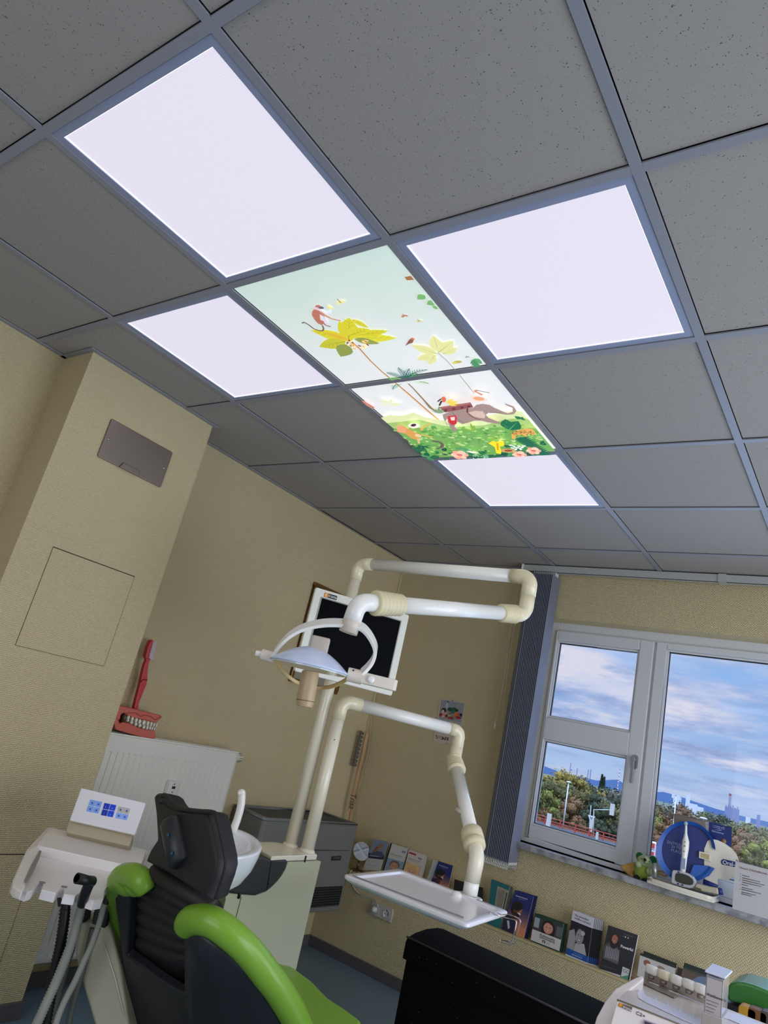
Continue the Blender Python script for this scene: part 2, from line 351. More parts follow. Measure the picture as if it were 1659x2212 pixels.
def palm_frond(P, a, b, sag, n, ln, c, c2):                     # feathered frond
    a = V(a); b = V(b); d = b-a; nn = V((-d.y, d.x, 0)); pts = [a+d*t+nn*sag*4*t*(1-t) for t in [i/10 for i in range(11)]]
    stroke(P, pts, .0015, c2)
    for i in range(1, n):
        t = i/n; p = a+d*t+nn*sag*4*t*(1-t); dr = (d+nn*sag*4*(1-2*t)).normalized(); q = V((-dr.y, dr.x, 0)); l = ln*math.sin(PI*(.15+.8*t))
        for sg in (1, -1): P.shape([p, p+(dr*.7+q*sg)*l*.5+dr*.003, p+(dr*.9+q*sg)*l, p+(dr*.5+q*sg)*l*.5], c)
def jungle():
    P = Print()
    yg = (196, 186, 44); yd = (150, 150, 40); gd = (128, 138, 74); go = (206, 170, 52)
    # slender trunk of the tall palm runs over both panels
    tr = [q5(905, 1370), q5(1020, 1470), q5(1200, 1670), q5(1380, 1840), q6(75, 145), q6(200, 250), q6(330, 365), q6(440, 460), q6(535, 540)]
    stroke(P, tr, [.0035, .004, .0035, .0035, .004, .005, .0055, .006, .007], (214, 168, 128)); stroke(P, [p+V((.002, 0, 0)) for p in tr], [.0015]*9, (96, 58, 40))
    for a, b, w, c in (((905, 1340), (690, 1020), .2, yg), ((880, 1330), (225, 1170), .17, yg), ((850, 1330), (440, 1200), .14, go), ((800, 1350), (370, 1440), .2, (180, 176, 48)), ((830, 1400), (720, 1600), .25, gd),
                       ((850, 1320), (860, 960), .22, yg), ((840, 1260), (1190, 1150), .25, yg), ((900, 990), (1180, 1130), .18, (200, 190, 60)), ((950, 1290), (1640, 1290), .13, (204, 196, 56)), ((1000, 1250), (1500, 1170), .12, yg), ((940, 1310), (1360, 1380), .16, gd)):
        leaf(P, q5(*a), q5(*b), w, c, yd)
        a3, b3 = q5(*a), q5(*b)
        for t in (.3, .45, .6, .75):
            m = a3.lerp(b3, t); d = b3-a3; n = V((-d.y, d.x, 0))*w*.6
            for sg in (1, -1): stroke(P, [m, m+d*.13+n*sg], .0006, yd)
    for i in range(26): 
        x, y = 830+rp.random()*330, 1330+rp.random()*130; blob(P, q5(x, y), .007, .0035, rp.choice([(214, 160, 84), (232, 206, 150), (120, 70, 40)]), rp.random()*3)
    # monkey on the palm
    br = (168, 104, 88)
    P.shape([q5(*p) for p in ((300, 810), (260, 850), (252, 910), (290, 980), (350, 1050), (420, 1080), (450, 1040), (470, 1000), (455, 930), (420, 870), (360, 840))], br)
    P.shape([q5(*p) for p in ((380, 900), (440, 930), (500, 1000), (520, 1060), (470, 1060), (440, 1010), (390, 990))], (205, 196, 206))
    blob(P, q5(335, 800), .013, .010, (206, 176, 184)); blob(P, q5(395, 790), .011, .007, (92, 80, 96), .5); blob(P, q5(350, 770), .010, .006, br)
    stroke(P, [q5(390, 860), q5(470, 920), q5(580, 975), q5(720, 1005)], [.005, .0045, .003, .003], (186, 128, 112)); stroke(P, [q5(400, 840), q5(480, 880), q5(550, 880), q5(545, 850)], .0035, (214, 206, 222))
    stroke(P, [q5(440, 1040), q5(480, 1080), q5(560, 1100)], .003, (146, 98, 92))
    stroke(P, [q5(90, 1045), q5(130, 1030), q5(200, 1070), q5(290, 1140), q5(370, 1165), q5(430, 1170), q5(445, 1130), q5(425, 1080)], .0028, (104, 84, 90))
    P.shape([q5(*p) for p in ((490, 755), (520, 755), (590, 800), (585, 830), (550, 810))], (228, 208, 110))
    def butterfly(a, s, c): 
        blob(P, a+V((s*.5, s*.4, 0)), s*.55, s*.35, c, .6); blob(P, a+V((-s*.5, s*.4, 0)), s*.55, s*.35, c, 2.4); stroke(P, [a+V((0, -s*.5, 0)), a+V((0, s*.6, 0))], s*.08, (90, 70, 50))
    butterfly(q5(695, 680), .018, (214, 206, 140)); butterfly(q8(855, 395), .012, (176, 116, 96)); butterfly(q8(925, 420), .012, (196, 188, 136)); butterfly(q8(1153, 590), .008, (130, 140, 130))
    # right side: pale banana plant, small bird, cropped leaves
    pl = (206, 204, 142)
    for a, b in (((1022, 570), (995, 490)), ((1022, 570), (1090, 515)), ((1040, 578), (1110, 548)), ((1015, 578), (890, 535)), ((1010, 585), (915, 605)), ((1000, 585), (975, 628))): leaf(P, q8(*a), q8(*b), .2, pl, (160, 160, 100))
    stroke(P, [q8(1015, 570), q8(1060, 610), q8(1110, 665), q8(1150, 715), q8(1190, 765)], .0016, (150, 138, 120))
    P.shape([q8(*p) for p in ((862, 540), (880, 512), (895, 500), (905, 508), (898, 525), (880, 530))], (128, 82, 70)); blob(P, q8(898, 507), .007, .006, (186, 110, 70)); P.shape([q8(860, 215), q8(895, 208), q8(905, 228), q8(870, 230)], (150, 96, 66))
    for a, b in (((955, 300), (920, 320)), ((1005, 330), (965, 345)), ((1020, 365), (990, 350))): leaf(P, q8(*a), q8(*b), .3, (110, 160, 100))
    for k in range(5): leaf(P, q8(1195+k*6, 600+k*8), q8(1170+k*6, 625+k*8), .12, (70, 130, 90)); leaf(P, q8(1190+k*4, 598), q8(1215+k*3, 625), .1, (86, 150, 104))
    blob(P, q8(1110, 615), .016, .008, (170, 160, 80)); blob(P, q8(1095, 620), .01, .006, (200, 186, 110))
    # dark feathery palm
    bl = (36, 96, 104); g1 = (66, 140, 82); g2 = (150, 190, 110)
    for b, c, s in (((775, 665), bl, .1), ((830, 640), bl, .05), ((970, 650), bl, -.12), ((768, 705), g1, .12), ((1000, 680), g1, -.1), ((805, 740), g1, .1), ((975, 712), g2, -.1), ((920, 660), g1, -.1), ((885, 640), bl, -.05), ((790, 690), g2, .15)):
        palm_frond(P, q8(865, 700), q8(*b), s, 12, .016, c, (40, 90, 70))
    stroke(P, [q8(870, 700), q8(905, 735), q8(955, 790), q8(985, 825), q8(1025, 850)], [.003, .003, .004, .007, .002], (134, 112, 84))
    for k in range(5): leaf(P, q8(1022, 850), q8(985+k*20, 815+abs(k-2)*10), .08, (126, 150, 120))
    # lower panel: giraffe head, pale plant, meadow
    P.shape([q8(650, 793), q8(672, 792), q8(722, 822), q8(716, 829), q8(690, 818)], (206, 140, 124)); 
    for k in range(6): blob(P, q8(665+k*9, 797+k*5), .004, .003, (130, 56, 56))
    for a, b in (((795, 800), (735, 785)), ((795, 800), (800, 782)), ((795, 805), (850, 808)), ((795, 805), (830, 820)), ((790, 805), (745, 808))): leaf(P, q8(*a), q8(*b), .14, (214, 216, 168))
    hills = [(740, 875), (790, 858), (850, 862), (905, 845), (955, 868), (1010, 878), (1060, 885), (1130, 880), (1230, 866), (1330, 842), (1400, 838), (1470, 848), (1540, 880), (1620, 1040), (1620, 1080), (900, 1090), (700, 900)]
    P.shape([q8(*p) for p in hills], (206, 212, 160))
    P.shape([q8(*p) for p in ((740, 900), (840, 890), (930, 880), (1030, 905), (1100, 915), (1240, 905), (1330, 880), (1420, 870), (1520, 900), (1640, 1050), (1600, 1080), (900, 1090))], (150, 182, 110))
    P.shape([q8(*p) for p in ((790, 925), (900, 915), (1000, 930), (1130, 925), (1300, 915), (1480, 920), (1640, 1060), (900, 1090))], (108, 158, 84))
    for i in range(520):
        y = 905+rp.random()*140; x = 790+rp.random()*720; blob(P, q8(x, y), .012*rp.uniform(.4, 1.1), .008*rp.uniform(.4, 1.1), rp.choice([(96, 156, 78), (128, 176, 96), (162, 190, 124), (70, 134, 70), (182, 196, 140), (112, 150, 90)]), 0, 7, .3, rp)
    # elephant
    el = (150, 126, 122); ed = (112, 88, 90)
    P.shape([q6(*p) for p in ((545, 400), (600, 375), (700, 350), (850, 330), (880, 300), (940, 290), (1010, 300), (1060, 330), (1130, 360), (1190, 385), (1240, 370), (1240, 330), (1170, 300), (1160, 285), (1180, 290), (1250, 315), (1280, 360), (1250, 395), (1180, 400), (1100, 385), (1000, 380), (975, 400), (1000, 430), (1120, 480), (1110, 492), (1000, 478), (930, 460), (860, 460), (800, 480), (740, 495), (690, 470), (660, 520), (690, 550), (650, 575), (620, 530), (600, 480), (590, 440), (570, 470), (600, 505), (585, 500), (552, 440))], el)
    P.shape([q6(*p) for p in ((800, 380), (860, 360), (940, 365), (970, 400), (960, 435), (900, 430), (840, 410))], (196, 170, 156)); stroke(P, [q6(795, 385), q6(850, 430), q6(920, 450)], .0025, (110, 60, 56))
    stroke(P, [q6(790, 330), q6(790, 380)], .003, (92, 50, 50)); stroke(P, [q6(640, 375), q6(690, 440), q6(760, 490)], .0015, ed); stroke(P, [q6(1010, 380), q6(1100, 378), q6(1150, 392)], .002, ed)
    P.shape([q6(*p) for p in ((510, 325), (820, 275), (850, 325), (570, 378))], (132, 74, 76)); P.shape([q6(*p) for p in ((515, 328), (815, 280), (820, 292), (525, 340))], (160, 100, 96))
    for x in (560, 640, 720, 790): P.shape([q6(x, 350-(x-560)*.17), q6(x+28, 345-(x-560)*.17), q6(x+30, 362-(x-560)*.17), q6(x+4, 368-(x-560)*.17)], (86, 44, 48))
    for a, b in (((585, 280), (650, 240)), ((590, 285), (700, 265)), ((600, 290), (715, 290)), ((600, 300), (690, 310))): leaf(P, q6(*a), q6(*b), .13, (226, 196, 84), (150, 110, 40))
    P.shape([q6(*p) for p in ((530, 230), (560, 215), (580, 240), (575, 270), (545, 275))], (206, 104, 70)); stroke(P, [q6(530, 240), q6(495, 268)], .003, (60, 50, 54)); stroke(P, [q6(535, 260), q6(512, 308)], .0035, (60, 50, 54))
    P.shape([q6(*p) for p in ((595, 415), (680, 405), (685, 490), (640, 505), (600, 470))], (190, 44, 52)); P.shape([q6(*p) for p in ((620, 425), (665, 420), (665, 455), (630, 458))], (232, 200, 196))
    blob(P, q6(900, 240), .032, .022, (222, 200, 186), .4); blob(P, q6(905, 238), .02, .014, (214, 152, 116), .4); stroke(P, [q6(940, 200), q6(900, 180), q6(860, 160), q6(900, 152)], [.006, .004, .004, .003], (196, 132, 96)); stroke(P, [q6(870, 150), q6(1010, 178)], .0025, (130, 126, 120))
    for b in ((740, 540), (820, 480), (860, 500), (700, 520)): leaf(P, q6(855, 568), q6(*b), .07, (128, 160, 66))
    # lemur-like climber on a leaf
    P.shape([q6(*p) for p in ((85, 520), (130, 505), (200, 540), (270, 580), (330, 600), (300, 655), (240, 640), (170, 590), (100, 575))], (206, 146, 78)); P.shape([q6(*p) for p in ((82, 520), (130, 508), (190, 545), (170, 590), (95, 570))], (222, 150, 110))
    blob(P, q6(260, 510), .03, .02, (236, 222, 206), -.3); blob(P, q6(255, 505), .017, .009, (52, 46, 48), -.5); stroke(P, [q6(330, 555), q6(370, 510), q6(425, 490)], [.006, .004, .005], (206, 170, 90)); stroke(P, [q6(330, 600), q6(440, 625)], .006, (196, 168, 84)); blob(P, q6(300, 610), .014, .015, (216, 190, 150)); stroke(P, [q6(300, 640), q6(310, 690)], .005, (206, 176, 120))
    stroke(P, [q6(440, 665), q6(510, 670), q6(545, 700), q6(530, 730), q6(480, 740)], [.006, .007, .008, .006, .003], (96, 84, 80))
    for k in range(16):
        a = q6(300, 860-k*4); leaf(P, q6(290+k*3, 790-k*6), q6(200+k*16-(k % 2)*120, 700+((k*37) % 120)), .16, rp.choice([(24, 92, 64), (34, 110, 70), (16, 74, 56)]), (80, 150, 80))
    for i in range(70):
        x = 380+rp.random()*1150; y = 760+rp.random()*110 - max(0, (x-1000))*.12; a = q6(x, y); leaf(P, a, a+V((rp.uniform(-.06, .06), rp.uniform(-.05, .03), 0)), .22, rp.choice([(26, 90, 62), (52, 128, 80), (20, 104, 60), (70, 140, 96), (16, 70, 58)]), (96, 160, 100))
    for k in range(14): leaf(P, q6(1250+k*22, 640+k*14), q6(1420+k*17, 610+k*13), .09, (20, 92, 68), (70, 150, 100)); leaf(P, q6(1560, 760), q6(1300+k*20, 640+k*10), .03, (22, 84, 66))
    for a, b in (((1200, 520), (1170, 430)), ((1205, 540), (1300, 450)), ((1200, 515), (1120, 470)), ((1330, 430), (1260, 400)), ((1340, 440), (1380, 400))): leaf(P, q6(*a), q6(*b), .28, (22, 100, 66), (110, 170, 120))
    # leopard
    P.shape([q6(*p) for p in ((1230, 580), (1290, 545), (1380, 520), (1440, 530), (1480, 580), (1440, 590), (1380, 575), (1385, 610), (1340, 590), (1280, 590), (1265, 640), (1235, 620))], (214, 160, 84))
    for i in range(60): blob(P, q6(1240+rp.random()*215, 545+rp.random()*45), .0028, .002, (94, 60, 40), 0, 6)
    P.shape([q6(*p) for p in ((1000, 670), (1050, 645), (1080, 660), (1150, 645), (1160, 690), (1110, 705), (1130, 740), (1125, 780), (1080, 770), (1065, 710))], (240, 206, 40)); stroke(P, [q6(1090, 670), q6(1095, 740)], .004, (196, 150, 20))
    blob(P, q6(1195, 745), .03, .018, (206, 150, 96)); blob(P, q6(1200, 745), .018, .010, (132, 76, 50))
    for k in range(9): blob(P, q6(1225+k*16, 690+(k*29) % 45), .009, .005, (240, 240, 240), k*.8)
    for c, s in (((715, 790), 1), ((1310, 785), .8), ((1450, 745), .8)):
        for k in range(6): blob(P, q6(c[0]+38*s*math.cos(k*1.05), c[1]+22*s*math.sin(k*1.05)), .024*s, .018*s, (236, 186, 164) if k % 2 else (226, 160, 136), k)
        blob(P, q6(*c), .014*s, .011*s, (204, 106, 92))
    for k in range(24): blob(P, q6(850+rp.random()*180, 780+rp.random()*60), .005, .003, (150, 206, 160), k)
    leaf(P, q6(780, 750), q6(915, 772), .12, (236, 226, 214))
    return P
for c, lab in (((0, 1), 'printed ceiling panel with pale sky, yellow-leaved palm and perched monkey'), ((0, 2), 'printed ceiling panel with elephant, leopard, flowers and jungle undergrowth')):
    x0, y0, x1, y1 = cell(c); x0 += .0165; y0 += .0165; x1 -= .0165; y1 -= .0165
    t = thing('printed_ceiling_panel', lab, 'ceiling panel', ((x0+x1)/2, (y0+y1)/2, H), group='printed jungle ceiling panels')
    P = jungle(); clip(P, x0, y0, x1, y1); n0 = len(P.mats); P.mb.m = n0
    P.mb.box((x0, y0, PZ+.0005), (x1, y1, PZ+.006)); build('print', P.mb, P.mats+[skym], t)
# --- window
wf = mat('window_frame_white', (208, 210, 214), .35); rubber = mat('black_rubber', (18, 18, 20), .6)
glass = bpy.data.materials.new('window_glass'); glass.use_nodes = True
_n = glass.node_tree.nodes; _l = glass.node_tree.links; _n.remove(_n['Principled BSDF']); _t = _n.new('ShaderNodeBsdfTransparent'); _g = _n.new('ShaderNodeBsdfGlossy'); _g.inputs['Roughness'].default_value = .02; _m = _n.new('ShaderNodeMixShader'); _f = _n.new('ShaderNodeFresnel'); _f.inputs['IOR'].default_value = 1.22
_l.new(_f.outputs[0], _m.inputs[0]); _l.new(_t.outputs[0], _m.inputs[1]); _l.new(_g.outputs[0], _m.inputs[2]); _l.new(_m.outputs[0], _n['Material Output'].inputs[0])
YF = 3.63                                                # inner face of the sashes
win = MB(); win.box((WX0, YF+.015, WZ0), (WX0+.06, YF+.085, WZ1)); win.box((WX1-.05, YF+.015, WZ0), (WX1, YF+.085, WZ1)); win.box((WX0+.06, YF+.015, WZ1-.065), (WX1-.05, YF+.085, WZ1)); win.box((WX0+.06, YF+.015, WZ0), (WX1-.05, YF+.085, WZ0+.03))
for px in (.59, 1.90): win.box((px-.02, YF+.015, WZ0+.03), (px+.02, YF+.085, WZ1-.065))
wo = struct('window_1', win, wf, bevel=.004, flat=True, origin=((WX0+WX1)/2, YF, WZ0))
def sash(x0, x1, z0, z1, gx0, gx1, bars, gz0, gz1):
    s = MB(); y0, y1 = YF, YF+.06
    s.box((x0, y0, z0), (gx0, y1, z1)); s.box((gx1, y0, z0), (x1, y1, z1)); s.box((gx0, y0, z0), (gx1, y1, gz0)); s.box((gx0, y0, gz1), (gx1, y1, z1))
    for b0, b1 in bars: s.box((gx0, y0, b0), (gx1, y1, b1))
    so = build('sash', s, wf, wo, bevel=.005, flat=True)
    edges = [gz0]+[z for b in bars for z in b]+[gz1]
    for k in range(0, len(edges), 2):
        a, b = edges[k], edges[k+1]
        g = MB(); i = .012                               # glazing bead
        for p, q in (((gx0, a), (gx1, a+i)), ((gx0, b-i), (gx1, b)), ((gx0, a+i), (gx0+i, b-i)), ((gx1-i, a+i), (gx1, b-i))): g.box((p[0], YF+.012, p[1]), (q[0], YF+.05, q[1]))
        build('glazing_bead', g, wf, so, bevel=.002)
        g = MB()
        for p, q in (((gx0+i, a+i), (gx1-i, a+i+.003)), ((gx0+i, b-i-.003), (gx1-i, b-i)), ((gx0+i, a+i), (gx0+i+.003, b-i)), ((gx1-i-.003, a+i), (gx1-i, b-i))): g.box((p[0], YF+.024, p[1]), (q[0], YF+.04, q[1]))
        build('gasket', g, rubber, so)
        g = MB(); g.box((gx0+i, YF+.03, a+i), (gx1-i, YF+.034, b-i)); build('pane', g, glass, so)
    return so
s1 = sash(-.005, .585, .935, 2.135, -.012+.0, .505, ((1.497, 1.603),), .998, 2.080) if False else sash(-.06+.055, .585, .935, 2.14, .0-.012+.02, .505, ((1.485, 1.612),), 1.003, 2.080)
s2 = sash(.597, 1.895, .935, 2.14, .655, 1.82, (), 1.003, 2.102)
s3 = sash(1.905, 2.505, .935, 2.14, 1.97, 2.44, (), 1.003, 2.102)
h = MB(); h.rbox((.532, YF-.006, 1.425), (.566, YF, 1.50), .015, ax=1); 
h.tube([(.549, YF-.004, 1.475), (.549, YF-.03, 1.475)], .009, 12)
hd = build('handle', h, mat('handle_metal', (150, 152, 158), .35, .6), s1)
h = MB(); h.rbox((.541, YF-.042, 1.35), (.557, YF-.028, 1.49), .006, ax=1); build('handle_grip', h, mat('handle_metal', (150, 152, 158), .35, .6), s1, bevel=.002)
# reveal facing and sill
marble = mat('marble_sill', (168, 168, 170), .3, spots=(22, (120, 120, 124), .35, .6, (1, 6, 1)))
w = MB(); w.box((WX0-.03, 3.462, WZ0-.03), (WX1+.03, YF+.02, WZ0)); struct('trim_2', w, marble, bevel=.003)
w = MB(); w.box((WX0, YF-.02, WZ0), (WX1, YF+.015, WZ0+.022)); struct('trim_3', w, wf, bevel=.003)
for n, (a, b) in enumerate((((XR+.08, .3, .12), (XR+.13, 3.2, 2.1)), ((0, YB-.13, .8), (2.2, YB-.08, 2.25)))):  # added side and rear windows, out of view, as openings for fill light
    k = 0 if n else 1; w = MB(); c = [(a[i]+b[i])/2 for i in range(3)]
    for lo, hi in ((a[k], a[k]+.06), (b[k]-.06, b[k]), (c[k]-.03, c[k]+.03)):
        p = list(a); q = list(b); p[k] = lo; q[k] = hi; w.box(p, q)
    for lo, hi in ((a[2], a[2]+.06), (b[2]-.06, b[2])):
        p = list(a); q = list(b); p[2] = lo; q[2] = hi; p[k] += .06; q[k] -= .06; w.box(p, q)
    struct('window_%d' % (n+2), w, wf, bevel=.003)
# --- access panels cut into the pillar
ap = (('square access panel flush in the pillar below the metal plate', [(115, 1183), (290, 1246), (224, 1437), (31, 1395)]), )
gap = mat('panel_gap', (40, 36, 24), .8)
def hatch(y0, y1, z0, z1, lab, t_top=.0036):
    x = -.965; g = .0014
    m = MB(); m.box((x, y0, z0), (x+.0018, y1, z1)); t = build('access_panel', m, wp, label=lab, cat='access panel', origin=(x, (y0+y1)/2, z0), group='access panels in the pillar')
    m = MB()
    for a, b in (((y0-g, z1), (y1+g, z1+t_top)), ((y0-g, z0-g), (y1+g, z0)), ((y0-g, z0), (y0, z1)), ((y1, z0), (y1+g, z1))): m.box((x, a[0], a[1]), (x+.0019, b[0], b[1]))
    build('gap', m, gap, t)
hatch(.895, 1.281, 1.306, 1.694, 'square access panel flush in the pillar below the metal plate')
a = onx(48.3, 1935, -.965); b = onx(40, 1846.5, -.965)
hatch(.78, a.y, .13, b.z, 'tall access panel low in the pillar behind the white instrument tray')
# --- steel cover plate
st = thing('cover_plate', 'brushed steel cover plate screwed high on the pillar', 'cover plate', (-.965, 1.09, 2.1))
m = MB(); m.rbox((-.965, .927, 2.105), (-.957, 1.257, 2.281), .008, ax=0)
steel = mat('brushed_steel', (136, 124, 116), .38, .85, bump=(40, .15, .001)); build('plate', m, steel, st, bevel=.003)
m = MB(); m.prism([(-.957, 1.03, 2.104), (-.957, 1.135, 2.104), (-.957, 1.128, 2.131), (-.957, 1.045, 2.131)], (.007, 0, 0)); build('pull_tab', m, steel, st, bevel=.003)
for y in (.945, 1.238):
    m = MB(); m.lathe([(0, 0), (.006, 0), (.005, .003), (0, .004)], (-.957, y, 2.193), (1, 0, 0), 12); build('screw', m, mat('screw_steel', (190, 188, 184), .25, 1), st)
# --- switch cord conduit in the corner
m = MB(); m.rbox((XL, YW-.022, .78), (XL+.012, YW-.002, H-.002), .003); struct('trim_4', m, mat('duct_cream', (190, 180, 140), .5))
# ================================================================== DENTAL UNIT
cream = mat('ivory_plastic', (238, 230, 208), .25, coat=.3)
cream2 = mat('ivory_elbow', (232, 222, 188), .25, coat=.3)
ivory = mat('white_plastic', (242, 240, 234), .25, coat=.3)
beige = mat('beige_plastic', (190, 178, 150), .35)
sage = mat('grey_green_side_panel', (196, 196, 166), .4)
charcoal = mat('charcoal_plastic', (46, 48, 50), .5)
blackp = mat('black_plastic', (20, 20, 23), .45)
chrome = mat('chrome', (205, 200, 196), .12, 1)
seam = mat('seam_dark', (60, 54, 44), .7)
def c2(x, y): return (400+x/3.318, 1600+y/3.318)
UX = -.135
unit = thing('dental_unit', 'ivory dental unit cabinet with spittoon bowl beside the patient chair', 'dental unit', (-.26, 1.65, 0))
curve = [(623, 1857.7), (617, 1877), (608, 1892), (599, 1904), (587, 1916), (575, 1925.5), (551, 1934.5), (514.5, 1931.5), (487, 1928.5)]
cp = [onx(u, v, UX) for u, v in curve]
yb = 1.955
prof = [(UX, yb, 0), (UX, yb, .778), (UX, cp[0].y, .778)]+[tuple(p) for p in cp]+[(UX, onx(481, 1968, UX).y, cp[-1].z-.02), (UX, onx(481, 1968, UX).y+.03, 0)]
m = MB(); m.prism(prof, (-.27, 0, 0)); build('cabinet', m, sage, unit, bevel=.004)
m = MB(); a = onx(521, 1937, UX); m.box((UX, a.y-.0012, 0), (UX+.0012, a.y+.0012, a.z)); build('seam', m, seam, unit)
# top plate
tp = [onz(u, v, .80) for u, v in [(566, 1838), (587, 1850), (686, 1846), (679, 1841), (655, 1833), (611, 1821.5), (597, 1819), (560, 1819)]]
m = MB(); m.prism([p-V((0, 0, .02)) for p in tp], (0, 0, .02)); build('top_plate', m, cream, unit, bevel=.004)
m = MB()
a = onz(661, 1850, .80); m.box((a.x-.004, a.y-.001, .779), (a.x+.0035, a.y+.001, .802)); build('plate_seam', m, seam, unit)
# dark bowl carrier
dk = [(566, 1851), (588, 1857), (623, 1858)]+curve[1:]+[(475, 1927), (470, 1905), (492, 1870)]
m = MB(); m.prism([onx(u, v, UX+.012) for u, v in dk], (-.24, 0, 0)); build('bowl_carrier', m, charcoal, unit, bevel=.008)
m = MB(); p, q = onx(587, 1859, UX+.0135), onx(577, 1922, UX+.0135); m.tube([p, q], .0014, 6); build('carrier_seam', m, blackp, unit)
m = MB(); p = onx(517, 1931, UX+.0); m.lathe([(.0, -.014), (.006, -.014), (.008, .01), (0, .01)], p, n=12); build('drain_knob', m, blackp, unit)
# spittoon bowl: deep glass bowl with a broad white rim
bc = V((-.13, 1.36, .85)); bn = V((.07, -.13, 1)).normalized()
bowlm = mat('bowl_glass', (242, 244, 250), .12, coat=.6)
m = MB(); R0 = .152
m.lathe([(0, -.158), (.04, -.154), (.08, -.138), (.115, -.108), (.138, -.066), (.149, -.026), (R0, -.004), (R0, 0), (R0-.004, .003), (R0-.028, .001), (.112, -.012), (.09, -.04), (.06, -.07), (.03, -.085), (0, -.088)], bc, bn, 48, cap=False)
bo = build('spittoon_bowl', m, bowlm, unit)
m = MB(); m.lathe([(0, -.0865), (.016, -.0865), (.016, -.082), (0, -.082)], bc, bn, 20); build('drain', m, chrome, bo)
f0 = bc+V((-.145, .035, .0)); pts = [f0+V((0, 0, -.06)), f0+V((0, 0, .02)), f0+V((-.004, -.002, .06)), f0+V((-.004, .004, .10)), f0+V((.004, .008, .13)), f0+V((.016, .0, .145)), f0+V((.026, -.008, .147))]
f1 = [onp(u, v, f0, (.62, -.78, 0)) for u, v in [(503, 1800), (506, 1788), (512, 1772), (518, 1752), (521.5, 1735), (522.5, 1720), (522, 1712)]]
m = MB(); m.tube(fillet(f1, .03), [.0135]*len(fillet(f1, .03)), 16); ft = build('cup_filler_tube', m, ivory, unit)
m = MB(); m.ell(f1[-1], (.0145, .0145, .012)); m.lathe([(.006, 0), (.006, .012)], f1[-1]+V((.004, -.012, -.002)), (.5, -.8, .1), 10); build('nozzle', m, ivory, ft)
# ------------------------------------------------------------------ operating light on its column
lamp = thing('operating_light', 'ceiling-high ivory dental operating light on a jointed column arm', 'dental lamp', (-.262, 1.9, .80))
m = MB(); m.tube([(-.262, 1.9, .80), (-.262, 1.9, 1.915)], .0255, 28); m.lathe([(.034, 0), (.031, .004), (.0265, .012)], (-.262, 1.9, .80), n=28); build('column', m, cream, lamp)
A = V((-.262, 1.9, 1.995)); B = V((.553, 1.953, 1.995)); Bd = V((.553, 1.953, 1.845))
def arm(a, b, r0, r1, n=28): m = MB(); m.tube([a, b], [r0, r1], n); return m
m = MB(); e1 = fillet([V((-.262, 1.9, 1.915)), A, A+(B-A).normalized()*.075], .055, 10); m.tube(e1, .0275, 28); build('elbow', m, cream2, lamp)
d1 = (B-A).normalized()
m = arm(A+d1*.07, B-d1*.075, .0262, .0262); build('upper_arm', m, ivory, lamp)
m = MB(); m.tube(fillet([B-d1*.08, B, Bd+V((0, 0, .075))], .06, 10), .0295, 28); build('elbow', m, cream2, lamp)
C3 = onp(775, 1300, (.345, 1.19, 1.6), (-.626, .78, 0)); hub = onp(753, 1363, (.345, 1.19, 1.6), (-.626, .78, 0))
d2 = (C3-Bd).normalized()
m = MB(); m.tube(fillet([Bd+V((0, 0, .078)), Bd+V((0, 0, -.0)), Bd+d2*.085], .05, 10), .0285, 28); build('elbow', m, cream2, lamp)
L2 = (C3-Bd).length
def bellow(a, d, ln, r0, r1, n, mt, par, dep=.005):
    m = MB(); pr = []
    for k in range(n):
        t = k/n; r = r0+(r1-r0)*t
        pr += [(r-dep, ln*t), (r-dep*.2, ln*(t+.25/n)), (r, ln*(t+.5/n)), (r-dep*.2, ln*(t+.75/n))]
    pr.append((r1-dep, ln)); m.lathe(pr, a, d, 28); return build('bellows', m, mt, par)
bell = mat('cream_rubber', (222, 212, 174), .5)
m = arm(Bd+d2*.10, C3-d2*.12, .0255, .0275); build('spring_arm', m, ivory, lamp)
bellow(Bd+d2*.055, d2, .085, .036, .034, 8, bell, lamp)
bellow(C3-d2*.175, d2, .115, .0365, .042, 7, bell, lamp)
m = MB(); m.tube(fillet([C3-d2*.085, C3, hub+(C3-hub)*.3], .045, 10), [.0275]*14 if False else .0285, 28); build('elbow', m, ivory, lamp)
m = MB(); m.tube([hub+(C3-hub)*.45, hub+(C3-hub)*.28, hub-(C3-hub)*.06], [.0275, .029, .029], 28); build('swivel_hub', m, mat('warm_white_plastic', (214, 202, 186), .35), lamp)
# lamp head, built on the vertical plane that faces across the room
PN = V((-.626, .78, 0)); PO = hub.copy()
def L(u, v, off=0): return onp(u, v, PO+PN*off, PN)
yoke = mat('yoke_white', (236, 234, 228), .3, coat=.3)
def band(pts, w, t, mt, name, par, depth=PN):
    m = MB(); pts = [V(p) for p in pts]; rings = []; k = len(pts)
    for i, p in enumerate(pts):
        tg = (pts[min(i+1, k-1)]-pts[max(i-1, 0)]).normalized(); n = tg.cross(depth).normalized(); wv = depth*w/2; nv = n*t/2
        rings.append([p-wv-nv, p+wv-nv, p+wv+nv, p-wv+nv])
    m.loft(rings); return build(name, m, mt, par, bevel=.003)
def smooth(pts, k=6):                                    # Catmull-Rom through the points
    pts = [V(p) for p in pts]; out = []
    for i in range(len(pts)-1):
        p0, p1, p2, p3 = pts[max(i-1, 0)], pts[i], pts[i+1], pts[min(i+2, len(pts)-1)]
        for j in range(k):
            t = j/k; out.append(.5*((2*p1)+(-p0+p2)*t+(2*p0-5*p1+4*p2-p3)*t*t+(-p0+3*p1-3*p2+p3)*t**3))
    return out+[pts[-1]]
YD = (PN*.8+V((0, 0, .55))).normalized()
